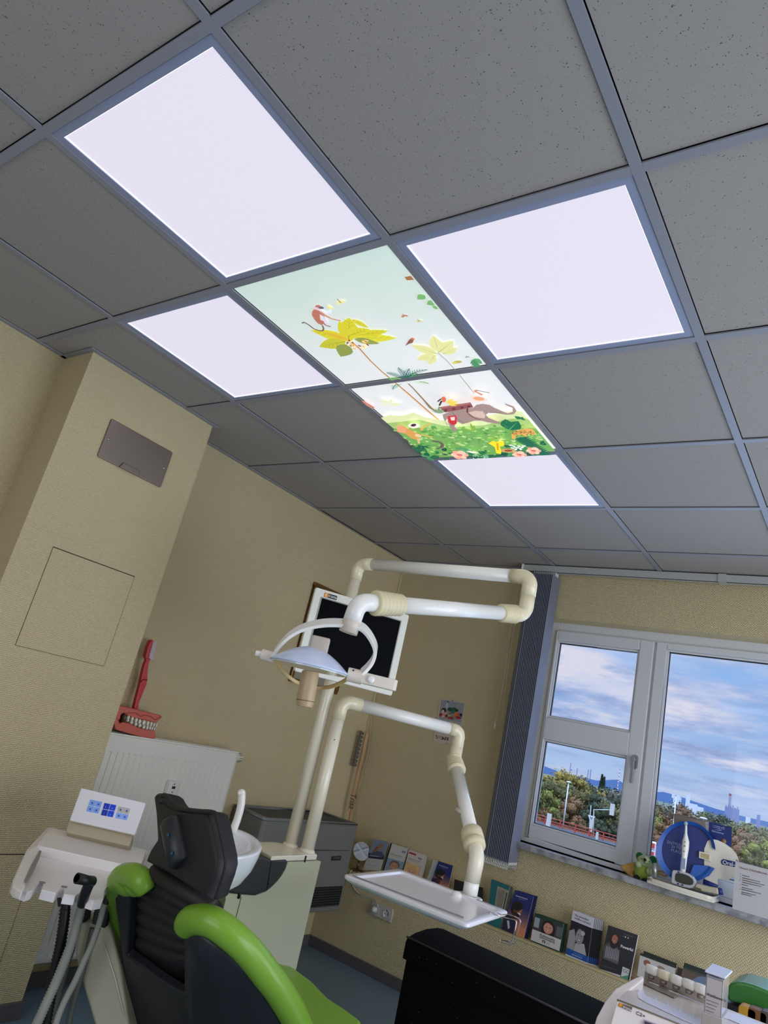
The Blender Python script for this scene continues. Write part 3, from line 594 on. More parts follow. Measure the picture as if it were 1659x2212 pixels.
up1 = smooth([L(*p) for p in [(592, 1411), (606, 1392), (626, 1372), (652, 1357), (684, 1348), (715, 1345), (744, 1346)]]); band(up1, .046, .011, yoke, 'yoke', lamp, YD)
up2 = smooth([L(*p) for p in [(762, 1347), (784, 1356), (801, 1376), (811, 1401), (806, 1424), (793, 1442), (779, 1455)]]); band(up2, .046, .011, yoke, 'yoke', lamp, YD)
lo = smooth([L(u, v, o) for u, v, o in [(596, 1422, 0), (607, 1444, .04), (624, 1462, .07), (648, 1477, .09), (680, 1486, .09), (712, 1484, .07), (738, 1474, .04), (757, 1462, 0)]])
band(lo, .026, .012, mat('amber_tinted_guard', (214, 182, 120), .3), 'guard_ring', lamp)
ax = (L(855, 1480)-L(568, 1415)).normalized(); az = PN.cross(ax).normalized(); az = az if az.z > 0 else -az
def cyl(name, a, b, r, mt, par, n=24, extra=None):
    m = MB(); m.tube([a, b], r, n); return build(name, m, mt, par, bevel=.0015, seg=1)
jt = mat('joint_warm_white', (226, 216, 202), .4)
cyl('joint', L(564, 1413), L(592, 1421), .0165, jt, lamp); cyl('knob', L(552, 1410.5), L(565, 1413.5), .009, ivory, lamp)
cyl('joint', L(750, 1456), L(783, 1464), .021, jt, lamp)
h0, h1 = L(782, 1464), L(857, 1482)
m = MB(); Mh = frame_from(h0, h1-h0, -PN); ln = (h1-h0).length; m.rbox((-.01, -.016, -.0165), (ln, .016, .0165), .012, M=Mh, ax=2); hb = build('side_handle', m, jt, lamp, bevel=.003)
m = MB(); p = L(800.5, 1468.5)-PN*.016; m.lathe([(0, 0), (.0115, 0), (.011, .006), (.006, .009), (0, .009)], p, -PN, 20); build('knob', m, ivory, hb)
for u, v in ((595.5, 1409), (763, 1449)):
    m = MB(); p = L(u, v)-PN*.018; m.lathe([(.0028, 0), (.0028, .001)], p, -PN, 8); build('screw_hole', m, blackp, lamp)
# reflector dome
tl, trr = L(583, 1422), L(753, 1461); ctr = (tl+trr)/2; hw = (trr-tl).length/2
refl = bpy.data.materials.new('dichroic_reflector'); refl.use_nodes = True; _b = refl.node_tree.nodes['Principled BSDF']; _b.inputs['Base Color'].default_value = lin((206, 218, 244)); _b.inputs['Roughness'].default_value = .35; _b.inputs['Metallic'].default_value = .0; _b.inputs['Coat Weight'].default_value = .5
m = MB(); rings = []; nn = 40
for k in range(9):
    t = k/8; rr = 1-t**1.35
    rings.append([ctr+ax*(hw*rr*math.cos(2*PI*q/nn))+PN*(.11*rr*math.sin(2*PI*q/nn))+az*(.060*(1-rr**1.7)+.001) for q in range(nn)])
m.smooth = True; m.loft(rings, cap=False); build('reflector', m, refl, lamp, solid=.003)
m = MB(); m.loft([[ctr+ax*(hw*.97*math.cos(2*PI*q/nn))+PN*(.107*math.sin(2*PI*q/nn))+az*h for q in range(nn)] for h in (-.004, .002)]); build('cover_glass', m, mat('lamp_cover_glass', (196, 206, 210), .08, coat=.5), lamp)
m = MB(); b0 = L(689, 1401); rr = .028; m.loft([[b0+ax*(x*rr)+PN*(y*rr*.8)+az*h for x, y in ((-1, -1), (-.5, -1.2), (.5, -1.2), (1, -1), (1, 1), (-1, 1))] for h in (-.01, .034)]); build('lamp_head_box', m, mat('warm_grey_plastic', (186, 174, 164), .4), lamp, bevel=.004)
t0, t1 = L(671, 1450, -.03), L(657, 1527, -.03); m = MB(); m.tube([t0, t0.lerp(t1, .1), t0.lerp(t1, .85), t1], [.024, .0265, .0265, .0235], 28); lh = build('lamp_handle', m, mat('beige_handle', (186, 160, 122), .4), lamp, bevel=.002, seg=1)
m = MB(); q0 = t0.lerp(t1, .82); m.tube([q0, q0+(t1-t0).normalized()*.0016], .0269, 28); build('seam', m, seam, lh)
# ------------------------------------------------------------------ instrument tray arm
ta = thing('tray_arm', 'ivory jointed tray arm carrying a flat white instrument tray over the black chest', 'tray', (-.186, 1.917, .80))
m = MB(); m.tube([(-.186, 1.917, .80), (-.186, 1.917, 1.315)], .0265, 28); m.lathe([(.035, 0), (.032, .004), (.0275, .012)], (-.186, 1.917, .80), n=28); build('column', m, cream, ta)
D = V((-.186, 1.917, 1.395)); E = V((.13, 2.39, 1.388)); Ed = V((.13, 2.39, 1.262)); G = V((.45, 2.10, .965)); G0 = V((.45, 2.10, .83))
m = MB(); m.tube(fillet([V((-.186, 1.917, 1.315)), D, D+(E-D).normalized()*.085], .055, 10), .0285, 28); build('elbow', m, cream2, ta)
m = MB(); p = V((-.186, 1.917, 1.235))+V((.019, -.017, 0)); m.lathe([(.0025, 0), (.0025, .0012)], p, (.7, -.7, 0), 8); build('screw_hole', m, blackp, ta)
dd = (E-D).normalized(); m = arm(D+dd*.08, E-dd*.05, .026, .026); build('upper_arm', m, ivory, ta)
m = MB(); m.tube(fillet([E-dd*.055, E, Ed+V((0, 0, .02))], .05, 10), .0275, 28); build('elbow', m, cream2, ta)
gd = (G-Ed).normalized()
m = MB(); m.tube([Ed+V((0, 0, .06)), Ed+V((0, 0, .02)), Ed+gd*.02], .028, 24); build('elbow', m, cream2, ta)
bellow(Ed-gd*.02, gd, .09, .034, .042, 6, bell, ta)
m = arm(Ed+gd*.06, G-gd*.05, .0275, .0275); build('spring_arm', m, ivory, ta)
m = MB(); m.lathe([(.033, 0), (.042, .008), (.043, .045), (.038, .05), (.038, .056), (.043, .06), (.042, .078), (.034, .085)], G-gd*.115, gd, 32); build('collar', m, bell, ta)
m = MB(); m.tube(fillet([G-gd*.05, G+gd*.012, G+V((0, 0, -.09))], .045, 10), .0285, 28); build('elbow', m, cream, ta)
m = MB(); m.tube([G+V((0, 0, -.085)), G0], .0275, 28); build('lower_tube', m, ivory, ta)
for z in (.872, .888): 
    m = MB(); m.tube([(G.x, G.y, z), (G.x, G.y, z+.0012)], .0278, 28); build('seam', m, mat('soft_seam', (150, 146, 136), .6), ta)
m = MB(); p = onp(989, 1755, (.3, 2.2, 1.1), (.6, -.78, 0)); q = onp(984, 1748, (.3, 2.2, 1.1), (.6, -.78, 0)); m.tube([p+V((.03, 0, 0)), q], [.008, .01], 12); build('release_knob', m, mat('pale_knob', (196, 188, 172), .4), ta)
m = MB(); m.rbox((.40, 1.80, .80), (.50, 2.13, .828), .03); build('tray_bracket', m, ivory, ta, bevel=.004)
m = MB(); p = onz(988, 1924, .86); m.ell(p+V((0, 0, -.014)), (.019, .019, .013)); build('knob', m, ivory, ta)
q4 = [V((.248, 1.578, .85)), V((.707, 1.59, .85)), V((.665, 1.964, .85)), V((.21, 1.98, .85))]
def rring(qd, ins, z, r=.022, n=4):
    c = sum(qd, V((0, 0, 0)))/4; out = []; k = 4; pts = []
    for i in range(4):
        p = qd[i]; a = (qd[i-1]-p).normalized(); b = (qd[(i+1) % 4]-p).normalized(); pts.append(p+(a+b)*ins)
    for i in range(4):
        p = pts[i]; a = (pts[i-1]-p).normalized(); b = (pts[(i+1) % 4]-p).normalized()
        for j in range(n+1):
            t = j/n; s = p+a*r*(1-t)**2+b*r*t**2; out.append(V((s.x, s.y, z)))
    return out
m = MB(); m.loft([rring(q4, .10, .815), rring(q4, .03, .822), rring(q4, .004, .836), rring(q4, 0, .840), rring(q4, 0, .848), rring(q4, .003, .85), rring(q4, .026, .85), rring(q4, .034, .843, .014), rring(q4, .04, .8425, .014)])
tray = build('tray', m, mat('tray_white', (244, 240, 244), .22, coat=.3), ta, bevel=.0015, seg=1)
m = MB(); a, b = onz(762, 1893, .8505), onz(1001, 1984.5, .8505); a2, b2 = onz(764, 1891, .8505), onz(1002, 1981, .8505); m.prism([a, b, b2, a2], (0, 0, .0008)); build('slot', m, mat('tray_slot', (150, 146, 150), .5), tray)
# chrome glass holder clipped to the tray's right edge
cl = thing('wire_holder', 'bent chrome wire holder clipped to the right end of the white tray', 'wire holder', (.69, 1.78, .85))
def W(u, v, y=1.80): return ony(u, v, y)
wy = 1.80
m = MB(); m.tube(fillet([onz(1085, 1980.5, .853), onz(1056.5, 1971.5, .853), onz(1066, 1969, .853), onz(1084, 1976, .853)], .002, 3), .0016, 8); build('clip', m, chrome, cl)
zt = .846
k1 = [onz(1080, 1976, zt), ony(1098, 1975.5, 1.86), ony(1112, 1980, 1.86), ony(1122, 1985.5, 1.86), ony(1124.5, 1990, 1.86), ony(1119, 2010, 1.86), ony(1113.5, 2034, 1.86), ony(1110, 2038, 1.86), ony(1095, 2033, 1.86)]
k2 = [onz(1080, 1980, zt), ony(1098, 1984, 1.78), ony(1112, 1987, 1.78), ony(1116, 1991, 1.78), ony(1112, 2010, 1.78), ony(1105, 2036, 1.78), ony(1101, 2041, 1.78), ony(1080.5, 2033, 1.78), ony(1080, 2030, 1.78), ony(1095, 2033, 1.86)]
for k in (k1, k2): m = MB(); m.tube(fillet(k, .004, 4), .0016, 8); build('wire', m, chrome, cl)
# ------------------------------------------------------------------ monitor
mo = thing('monitor', 'flat ivory framed monitor with black screen behind the operating light', 'monitor', (-.10, 1.72, 1.48))
a = onz(683, 1268, 1.785); bx = V((.5425, .840, 0)); nz = V((.840, -.5425, 0)); up = V((0, 0, 1)); Wm, Hm = .418, .335
Mm = frame_from(a-up*Hm, bx, up)                        # local x right, y up, z towards the room
m = MB(); m.rbox((0, 0, -.02), (Wm, Hm, 0), .008, M=Mm); shell = build('housing', m, mat('monitor_ivory', (222, 222, 210), .4), mo, bevel=.004)
m = MB(); m.rbox((.06, .05, -.06), (Wm-.06, Hm-.05, -.02), .02, M=Mm); build('rear_cover', m, mat('monitor_ivory', (206, 206, 196), .4), mo, bevel=.006)
m = MB(); m.box((.034, .044, 0), (Wm-.034, Hm-.036, .0012), Mm); build('screen', m, mat('black_screen', (7, 8, 13), .5, spec=.04), mo)
m = MB(); m.box((.03, .04, 0), (Wm-.03, .044, .003), Mm); m.box((.03, Hm-.036, 0), (Wm-.03, Hm-.032, .003), Mm); m.box((.03, .044, 0), (.034, Hm-.036, .003), Mm); m.box((Wm-.034, .044, 0), (Wm-.03, Hm-.036, .003), Mm); build('bezel_edge', m, mat('bezel_grey', (150, 150, 142), .5), mo)
m = MB(); m.box((.04, Hm-.028, .0), (.094, Hm-.011, .0015), Mm); lb = build('brand_label', m, blackp, mo)
m = MB(); m.box((.0405, Hm-.0275, .0015), (.056, Hm-.0115, .002), Mm); build('orange_square', m, mat('orange', (232, 150, 30), .5), lb)
text('s', .018, Mm @ V((.044, Hm-.024, .0022)), bx, up, mat('ink_white', (235, 235, 235), .5), lb); text('irona', .0165, Mm @ V((.0575, Hm-.024, .0022)), bx, up, mat('ink_white', (235, 235, 235), .5), lb)
m = MB(); pc = Mm @ V((Wm/2, Hm/2, -.06)); m.tube([pc, V((-.262, 1.9, pc.z))+nz*.03], .014, 14); m.tube([(-.262, 1.9, pc.z-.03), (-.262, 1.9, pc.z+.03)], .031, 24); build('mount_arm', m, ivory, mo)
# ================================================================== PATIENT CHAIR
ch = thing('dental_chair', 'dental patient chair with green upholstery and black shell back seen from behind', 'chair', (.2, 1.3, 0))
green = mat('green_vinyl', (128, 176, 50), .36, coat=.15, bump=(240, .10, .0006))
shellm = mat('black_shell', (40, 42, 46), .42); leather = mat('black_leather', (36, 34, 35), .55, bump=(300, .25, .0006))
tb_ = math.radians(32); BN = V((0, -math.cos(tb_), -math.sin(tb_))); BO = V((.12, .95, .80))
def BP(u, v, off=0): return onp(u, v, BO+BN*off, BN)
left = [(245, 1922), (249, 1960), (254, 2000), (262, 2060), (270, 2120), (277, 2180), (281, 2212), (290, 2290), (304, 2400)]
poly = left+[(430, 2400), (405, 2170), (403, 2133), (396, 2146), (378, 2138), (342, 2115), (301, 2084), (274, 2064), (276, 2018), (279, 1960), (281, 1924), (262, 1914)]
m = MB(); m.prism([BP(*p) for p in poly], -BN*.03); build('back_shell', m, shellm, ch, bevel=.007)
outer = [((413, 2008), .235), ((441, 2018), .28), ((480, 2046), .33), ((518, 2077), .362), ((556, 2120), .383), ((581, 2158), .393), ((599, 2189), .40), ((611, 2212), .405), ((628, 2260), .41), ((640, 2320), .41), ((652, 2400), .40)]
inner = [(403, 2012), (403, 2018), (403, 2030), (403, 2050), (403, 2080), (403, 2110), (403, 2133), (405, 2170), (410, 2215), (420, 2300), (430, 2400)]
rows = []
for (o, x), i in zip(outer, inner):
    a = BP(*i); b = onx(*o, x); rows.append([a.lerp(b, t)+BN*.028*math.sin(PI*t)*min(1, (b-a).length/.15) for t in [k/8 for k in range(9)]])
m = MB(); m.smooth = True; m.loft(rows, closed=False, cap=False); sw = build('shell_wing', m, shellm, ch, solid=.012)
band_pts = [((404, 2003), .205), ((410, 1990), .225), ((430, 1985), .262), ((460, 1992), .305), ((500, 2020), .35), ((537, 2055), .38), ((575, 2103), .405), ((605, 2143), .418), ((641, 2207), .43), ((662, 2280), .435), ((672, 2360), .43), ((676, 2430), .42)]
pts = smooth([onx(u, v, x) for (u, v), x in band_pts], 4); k = len(pts)
m = MB(); rad = [min(.036, .016+.012*i) for i in range(k)]; m.tube(pts, rad, 24); build('right_bolster', m, green, ch)
lp = [((318, 1926), .0), ((306, 1905), .0), ((290, 1893), .005), ((268, 1893), .01), ((255, 1908), .012), ((251, 1935), .03), ((259, 1990), .05), ((272, 2080), .055), ((283, 2180), .055), ((296, 2280), .055)]
pts = smooth([BP(u, v, -o) for (u, v), o in lp], 4); k = len(pts); rad = [(.022+.02*min(1, i/6)) if i < 16 else .030 for i in range(k)]
m = MB(); m.tube(pts, [min(.034, r) for r in rad], 24); build('left_bolster', m, green, ch)
m = MB(); m.ell(BP(277, 1900, -.01), (.052, .04, .042)); m.ell(BP(296, 1908, -.005), (.034, .036, .034)); build('left_shoulder_pad', m, green, ch)
# backrest cushion on the far side of the shell
m = MB(); cc = [BP(u, v, -.055) for u, v in ((262, 1925), (400, 2010))]
cush = []
for t in [i/10 for i in range(11)]:
    z = .745-.26*t; y = .95+(.8-z)*.625+.085; h2 = .135+.03*math.sin(PI*min(1, t*1.2)*.5); e = (1-(2*t-1)**6)*.03
    cush.append([V((.125+h2*math.cos(q), y+.004+e*.6*math.sin(q), z+e*.5*math.sin(q))) for q in [2*PI*k/16 for k in range(16)]])
m.smooth = True; m.loft(cush); build('back_cushion', m, green, ch)
m = MB(); m.prism([BP(u, v, -.05) for u, v in ((268, 1925), (410, 2005), (412, 2150), (300, 2130), (268, 2070))], -BN*.01); build('recess_lining', m, blackp, ch)
# bellows under the headrest
keys = [((333, 1866), (462, 1944)), ((314, 1886), (474, 1972)), ((305, 1909), (470, 1990)), ((301, 1935), (456, 2007)), ((298.5, 1963), (441, 2024)), ((297, 1993), (427, 2044)), ((295, 2022), (413, 2066))]
rowsb = []
for i, (l, r) in enumerate(keys):
    d = .040-.002*i; rowsb.append((l, r, d))
    if i < len(keys)-1:
        l2, r2 = keys[i+1]
        rowsb.append(((l[0]*.62+l2[0]*.38+2, l[1]*.62+l2[1]*.38), (r[0]*.62+r2[0]*.38-2, r[1]*.62+r2[1]*.38), d-.004))
        rowsb.append(((l[0]*.30+l2[0]*.70+8, l[1]*.30+l2[1]*.70), (r[0]*.30+r2[0]*.70-7, r[1]*.30+r2[1]*.70), d-.018))
        rowsb.append(((l[0]*.12+l2[0]*.88+2, l[1]*.12+l2[1]*.88), (r[0]*.12+r2[0]*.88-2, r[1]*.12+r2[1]*.88), d-.006))
rowsb += [((295, 2042), (408, 2088), .014), ((292, 2074), (403, 2118), .012)]
m = MB(); rr = []
for (l, r, d) in rowsb:
    a, b = BP(*l, -.046), BP(*r, -.046); c = (a+b)/2; u = (b-a)/2; rr.append([c+u*math.copysign(abs(math.cos(t))**.6, math.cos(t))+BN*d*math.copysign(abs(math.sin(t))**.7, math.sin(t)) for t in [2*PI*q/32 for q in range(32)]])
m.smooth = True; m.loft(rr); build('bellows', m, leather, ch)
# headrest
HN = V((-.12, -.99, -.05)).normalized(); HO = V((.12, .975, .92))
def HP(u, v, off=0): return onp(u, v, HO+HN*off, HN)
hr = [(350, 1731), (348, 1719), (353, 1713), (361, 1715), (367, 1727), (376, 1738), (390, 1746), (410, 1751), (440, 1752.5), (461, 1753), (469, 1759), (474, 1775), (479, 1800), (485, 1828), (490, 1852), (491, 1872), (484, 1898), (474, 1924), (468, 1944), (450, 1932), (420, 1912), (380, 1887), (331, 1862), (341, 1839), (357, 1815), (355, 1780), (353, 1752)]
m = MB()
n = len(hr); ctr0 = V((0, 0, 0))
R3 = [HP(u, v, 0) for u, v in hr]; c0 = sum(R3, V((0, 0, 0)))/n
m.loft([[c0+(p-c0)*s+HN*o for p in R3] for s, o in ((.90, .030), (.955, .026), (.99, .015), (1, 0), (.99, -.02), (.95, -.04), (.88, -.048))]); hd_ = build('headrest', m, leather, ch, bevel=.004)
m = MB(); m.tube(smooth([HP(u, v, .028) for u, v in ((349, 1735), (349, 1722), (356, 1718), (366, 1729), (380, 1741), (402, 1749), (432, 1753), (462, 1756), (471, 1772), (479, 1805), (488, 1850), (488, 1874), (478, 1910), (467, 1940))], 4), .0065, 10); build('headrest_piping', m, leather, hd_)
m = MB(); a, b = HP(372, 1772, .03), HP(392, 1868, .03); m.tube([a, a.lerp(b, .06), a.lerp(b, .5), a.lerp(b, .94), b], [.028, .034, .034, .033, .022], 24); build('headrest_joint', m, shellm, hd_)
for u, v in ((363.5, 1804), (372, 1843.5)):
    m = MB(); p = HP(u, v, .062); m.lathe([(.0, .0), (.0055, 0), (.0045, .003), (0, .0035)], p, HN, 14); build('screw', m, mat('blue_screw', (36, 78, 110), .4), hd_)
# seat and base
m = MB(); sp = [onz(u, v, .5) for u, v in ((655, 2150), (671, 2160), (701, 2172.6), (731.5, 2190.7), (762, 2212), (800, 2240))]
seat = [(p.x, p.y, .44) for p in sp]+[(.50, 1.45, .44), (.47, 1.30, .44), (-.02, 1.30, .44), (-.04, 1.9, .44), (.0, 2.05, .44)]
seat = [(x, y, .435) for x, y in ((.46, 1.28), (.478, 1.42), (.47, 1.52), (.43, 1.585), (.36, 1.60), (.28, 1.61), (.17, 1.66), (.05, 1.69), (-.04, 1.62), (-.05, 1.28))]
m.prism(seat, (0, 0, .07)); build('seat_cushion', m, green, ch, bevel=.02, seg=3)
m = MB(); m.rbox((-.03, 1.30, .36), (.40, 1.56, .434), .04); build('seat_frame', m, shellm, ch, bevel=.006)
m = MB(); m.rbox((.05, 1.32, .05), (.35, 1.6, .36), .05); build('lift_column', m, sage, ch, bevel=.006)
m = MB(); m.rbox((-.08, 1.15, 0), (.42, 1.72, .05), .06); build('base_plate', m, charcoal, ch, bevel=.006)
# ================================================================== DENTIST ELEMENT (left)
de = thing('instrument_console', 'white instrument console with blue key panel left of the chair headrest', 'instrument console', (-.35, 1.05, 0))
wh = mat('console_white', (242, 236, 232), .35, coat=.2)
def k1_(x, y): return (x/4.74, 1700+y/4.74)
def k2_(x, y): return (20+x/5.925, 1900+y/5.925)
ZD = .745
o_ = [(125, 1010), (132, 955), (200, 800), (270, 650), (340, 570), (480, 425), (500, 416), (540, 419), (1480, 638), (1508, 655), (1510, 675), (1420, 860), (1200, 900)]
fr = [k1_(*p) for p in o_]+[k2_(1225, 130), k2_(1212, 195), k2_(1200, 250), k2_(1085, 270), k2_(1000, 240), k2_(1040, 170), k2_(960, 110), k2_(900, 170), k2_(850, 205), k2_(700, 185), k2_(715, 130), k2_(700, 105), k2_(660, 110), k2_(600, 170), k2_(415, 125), k2_(440, 60), k2_(420, 35), k2_(385, 40), k2_(345, 75), k2_(300, 135), k2_(230, 155), k2_(90, 100), k2_(50, 50)]
m = MB(); m.prism([onz(u, v, .720) for u, v in fr], (0, 0, -.024)); body = build('tray_body', m, wh, de, bevel=.004)
lid = [k1_(*p) for p in [(385, 575), (485, 440), (540, 432), (1475, 650), (1498, 668), (1440, 805), (1250, 790), (440, 610), (395, 592)]]
m = MB(); m.prism([onz(u, v, .748) for u, v in lid], (0, 0, -.03)); build('rear_shelf', m, wh, de, bevel=.004)
rim = [k1_(*p) for p in [(128, 1010), (200, 800), (270, 650), (385, 580), (430, 615), (330, 800), (250, 985), (265, 1010), (225, 1075)]]
m = MB(); m.prism([onz(u, v, .738) for u, v in rim], (0, 0, -.02)); rm = build('side_rim', m, wh, de, bevel=.004)
m = MB(); m.prism([onz(*k1_(*p), .7392) for p in [(405, 650), (425, 660), (400, 740), (345, 860), (275, 985), (250, 985), (250, 955), (320, 800)]], (0, 0, .001)); build('ribbed_mat', m, mat('grey_ribbed_mat', (150, 138, 132), .6, bump=(180, .8, .002)), rm)
for u, v in (k1_(433, 978), k1_(657, 1022)):
    m = MB(); p = onz(u, v, .7207); m.lathe([(.0, 0), (.0085, 0), (.0085, .0006), (0, .0006)], p, n=20); build('rest_socket', m, mat('socket_grey', (150, 140, 138), .6), body)
# key panel on its neck
q = [(175, 1701), (315, 1734), (292, 1803), (150, 1771)]
KN = V((.52, -.62, .58)).normalized(); KO = onz(150, 1771, .80)
K = [onp(u, v, KO, KN) for u, v in q]
def KB(x, y, o=0): return (K[0]*(1-x)+K[1]*x)*(1-y)+(K[3]*(1-x)+K[2]*x)*y+KN*o
def kq(u, v, o=0): return onp(u, v, KO+KN*o, KN)
m = MB(); m.prism([p for p in K], -KN*.012); kp = build('key_panel', m, mat('panel_white', (242, 240, 244), .3, coat=.2), de, bevel=.004)
cols = [(112, 150, 215)]*4, [(18, 50, 168), (22, 60, 190), (18, 46, 150), (24, 64, 196)], [(164, 162, 162), (164, 162, 162), (120, 156, 226), (120, 156, 226)]
tl3 = [((925, 130), (1048, 156), (885, 245)), ((1070, 165), (1192, 188), (1034, 285)), ((1215, 200), (1335, 224), (1180, 315))]
for (a_, b_, c_), cs, tx in zip(tl3, cols, ('    ', 'SO12', '    ')):
    for r in (0, 1):
        for c in (0, 1):
            ex = V((b_[0]-a_[0], b_[1]-a_[1])); ey = V((c_[0]-a_[0], c_[1]-a_[1])); o2 = V(a_)+ex*(c*.52)+ey*(r*.54)
            pp = [o2, o2+ex*.47, o2+ex*.47+ey*.48, o2+ey*.48]; m = MB(); m.prism([kq(*k1_(p.x, p.y), .0002) for p in pp], KN*.0012)
            ky = build('key', m, glow('key_%d_%d_%d' % cs[r*2+c], cs[r*2+c], .25), kp)
            t_ = tx[r*2+c]; pw = V(pp[0])+ex*.14+ey*.36
            if t_ != ' ': text(t_, .007, kq(*k1_(pw.x, pw.y), .0016), K[1]-K[0], K[0]-K[3], mat('key_ink', (150, 180, 240), .5), ky)
            else:
                m = MB(); pw = [o2+ex*.17+ey*.17, o2+ex*.3+ey*.17, o2+ex*.3+ey*.32, o2+ex*.17+ey*.32]; m.prism([kq(*k1_(p.x, p.y), .0014) for p in pw], KN*.0003); build('key_symbol', m, mat('key_ink_dark', (70, 90, 150), .5), ky)
m = MB(); n0, n1, n2_, n3 = [onp(u, v, KO-KN*.02, KN) for u, v in ((150, 1770), (288, 1802), (280, 1828), (142, 1797))]; m.prism([n0, n1, n2_, n3], -KN*.05); build('neck', m, beige, de, bevel=.003)
# carrying arm down to the floor
AN = V((.6, -.8, 0)); AO = V((-.33, 1.0, .6))
def AP(u, v, off=0): return onp(u, v, AO+AN*off, AN)
m = MB(); m.prism([AP(*p, 0) for p in [(172, 1985), (236, 1990), (260, 2091), (278, 2212), (292, 2330), (225, 2330), (202, 2212), (177, 2128), (160, 2060)]], -AN*.10); build('carrier_arm', m, mat('arm_grey_beige', (186, 180, 154), .35), de, bevel=.012)
m = MB(); m.tube([AP(224, 2036, .003), AP(248, 2110, .003), AP(270, 2200, .003)], .002, 6); build('arm_ridge', m, cream, de)
m = MB(); m.rbox((-.34, 1.0, 0), (-.10, 1.35, .10), .05); build('carrier_foot', m, charcoal, de, bevel=.006)
for pl in ([(172, 1955), (192, 1955), (188, 1990), (170, 1998)], [(205, 1958), (236, 1962), (226, 2006), (198, 1996)], [(122, 1935), (138, 1930), (142, 1956), (124, 1960)]):
    m = MB(); m.prism([AP(*p, .03) for p in pl], -AN*.03); build('hose_bracket', m, blackp, de, bevel=.003)
def hose(name, pts, r, m1, par, ribs=0, off=.05):
    P3 = smooth([AP(u, v, o) for u, v, o in pts], 14); k = len(P3); m = MB()
    rad = [r*(1+(.09 if ribs and (i % 2) else 0)) for i in range(k)] if not ribs else None
    if ribs:
        L_ = [0]; 
        for i in range(1, k): L_.append(L_[-1]+(P3[i]-P3[i-1]).length)
        N_ = int(L_[-1]/ribs)*2; Q = []; j = 0
        for i in range(N_+1):
            d = L_[-1]*i/N_
            while j < k-2 and L_[j+1] < d: j += 1
            t = (d-L_[j])/max(1e-9, L_[j+1]-L_[j]); Q.append(P3[j].lerp(P3[j+1], t))
        m.tube(Q, [r*(1 if i % 2 else .80) for i in range(len(Q))], 14)
    else: m.tube(P3, r, 14)
    return build(name, m, m1, par)
greyh = mat('grey_hose', (156, 158, 146), .5)
def grp(nm, lab, cat, p): return thing(nm, lab, cat, tuple(p))
t = grp('suction_hose', 'black corrugated suction hose hanging under the left of the instrument console', 'hose', AP(140, 1960, .05))
hose('corrugated_tube', [(141, 1962, .05), (137, 2000, .05), (129, 2050, .05), (117, 2100, .05), (108, 2160, .05), (95, 2225, .06), (80, 2290, .06)], .0165, blackp, t, .009)
hose('sleeve', [(146, 1925, .05), (143, 1945, .05), (141, 1965, .05)], .0135, blackp, t)
t = grp('suction_hose', 'thick grey ribbed suction hose ending in the black angled nozzle', 'hose', AP(180, 1950, .07))
hose('ribbed_tube', [(177, 1955, .07), (168, 1990, .07), (157, 2030, .075), (143, 2068, .08), (126, 2110, .08), (108, 2150, .085), (92, 2185, .09), (72, 2230, .09), (50, 2290, .09)], .0145, greyh, t, .0075)
na = [onz(178, 1952, .700), onz(181, 1938, .722), onz(190, 1915, .752), onz(197, 1902, .768)]
m = MB(); m.tube(smooth(na, 4), .0135, 16); build('nozzle', m, blackp, t)
nb_ = [onz(199, 1904, .766), onz(188, 1902, .772), onz(166, 1897, .778)]
m = MB(); m.tube(nb_, [.0135, .0125, .0135], 18); build('nozzle_mouth', m, blackp, t)
m = MB(); dv = (nb_[2]-nb_[1]).normalized(); m.lathe([(0, .001), (.010, .001), (.010, .0), (0, .0)], nb_[2], dv, 20); build('mouth_opening', m, mat('void_black', (4, 4, 5), .9, spec=0), t)
t = grp('instrument_hose', 'thin grey ribbed instrument hose on the right below the white console', 'hose', AP(225, 1958, .07))
hose('ribbed_tube', [(226, 1950, .07), (216, 1990, .07), (206, 2020, .07), (196, 2046, .07), (180, 2080, .075), (162, 2120, .08), (146, 2150, .08), (132, 2180, .085), (120, 2215, .09), (104, 2280, .09)], .0098, greyh, t, .0065)
hose('handpiece', [(239, 1915, .07), (233, 1935, .07), (227, 1952, .07)], .009, blackp, t)
t = grp('instrument_hose', 'smooth grey hose behind the thick ribbed suction hose', 'hose', AP(150, 2060, .0))
hose('tube', [(168, 1980, -.02), (158, 2040, -.02), (146, 2080, -.02), (132, 2130, -.02), (122, 2170, -.02), (108, 2215, -.02), (90, 2290, -.02)], .009, mat('dark_grey_hose', (92, 96, 90), .5), t)
t = grp('instrument_hose', 'dark grey hose nearest the console arm, hanging over the floor', 'hose', AP(180, 2060, .0))
hose('tube', [(200, 2005, .012), (190, 2050, .012), (178, 2100, .012), (166, 2140, .012), (155, 2180, .012), (148, 2215, .012), (138, 2290, .012)], .0085, mat('dark_grey_hose', (92, 96, 90), .5), t)
# ================================================================== RADIATOR, TEETH MODEL, RED BRUSH
radm = mat('radiator_white', (224, 220, 210), .4, coat=.1)
ra = thing('radiator', 'tall white panel radiator with vertical ribs on the left wall', 'radiator', (-1.12, 1.855, .134))
R0, R1, RZ0, RZ1, RX = 1.435, 2.285, .134, 1.043, -1.07
m = MB(); m.box((-1.145, R0, RZ0), (RX-.004, R1, RZ1-.008)); build('body', m, radm, ra, bevel=.004)
m = MB(); m.box((RX-.006, R0+.012, RZ0+.012), (RX, R1-.012, RZ0+.07)); m.box((RX-.006, R0+.012, RZ1-.075), (RX, R1-.012, RZ1-.015)); m.box((RX-.006, R0+.012, RZ0+.07), (RX, R0+.03, RZ1-.075)); m.box((RX-.006, R1-.03, RZ0+.07), (RX, R1-.012, RZ1-.075))
nr = 24; ya, yb2 = R0+.03, R1-.03; st_ = (yb2-ya)/nr; prof = []
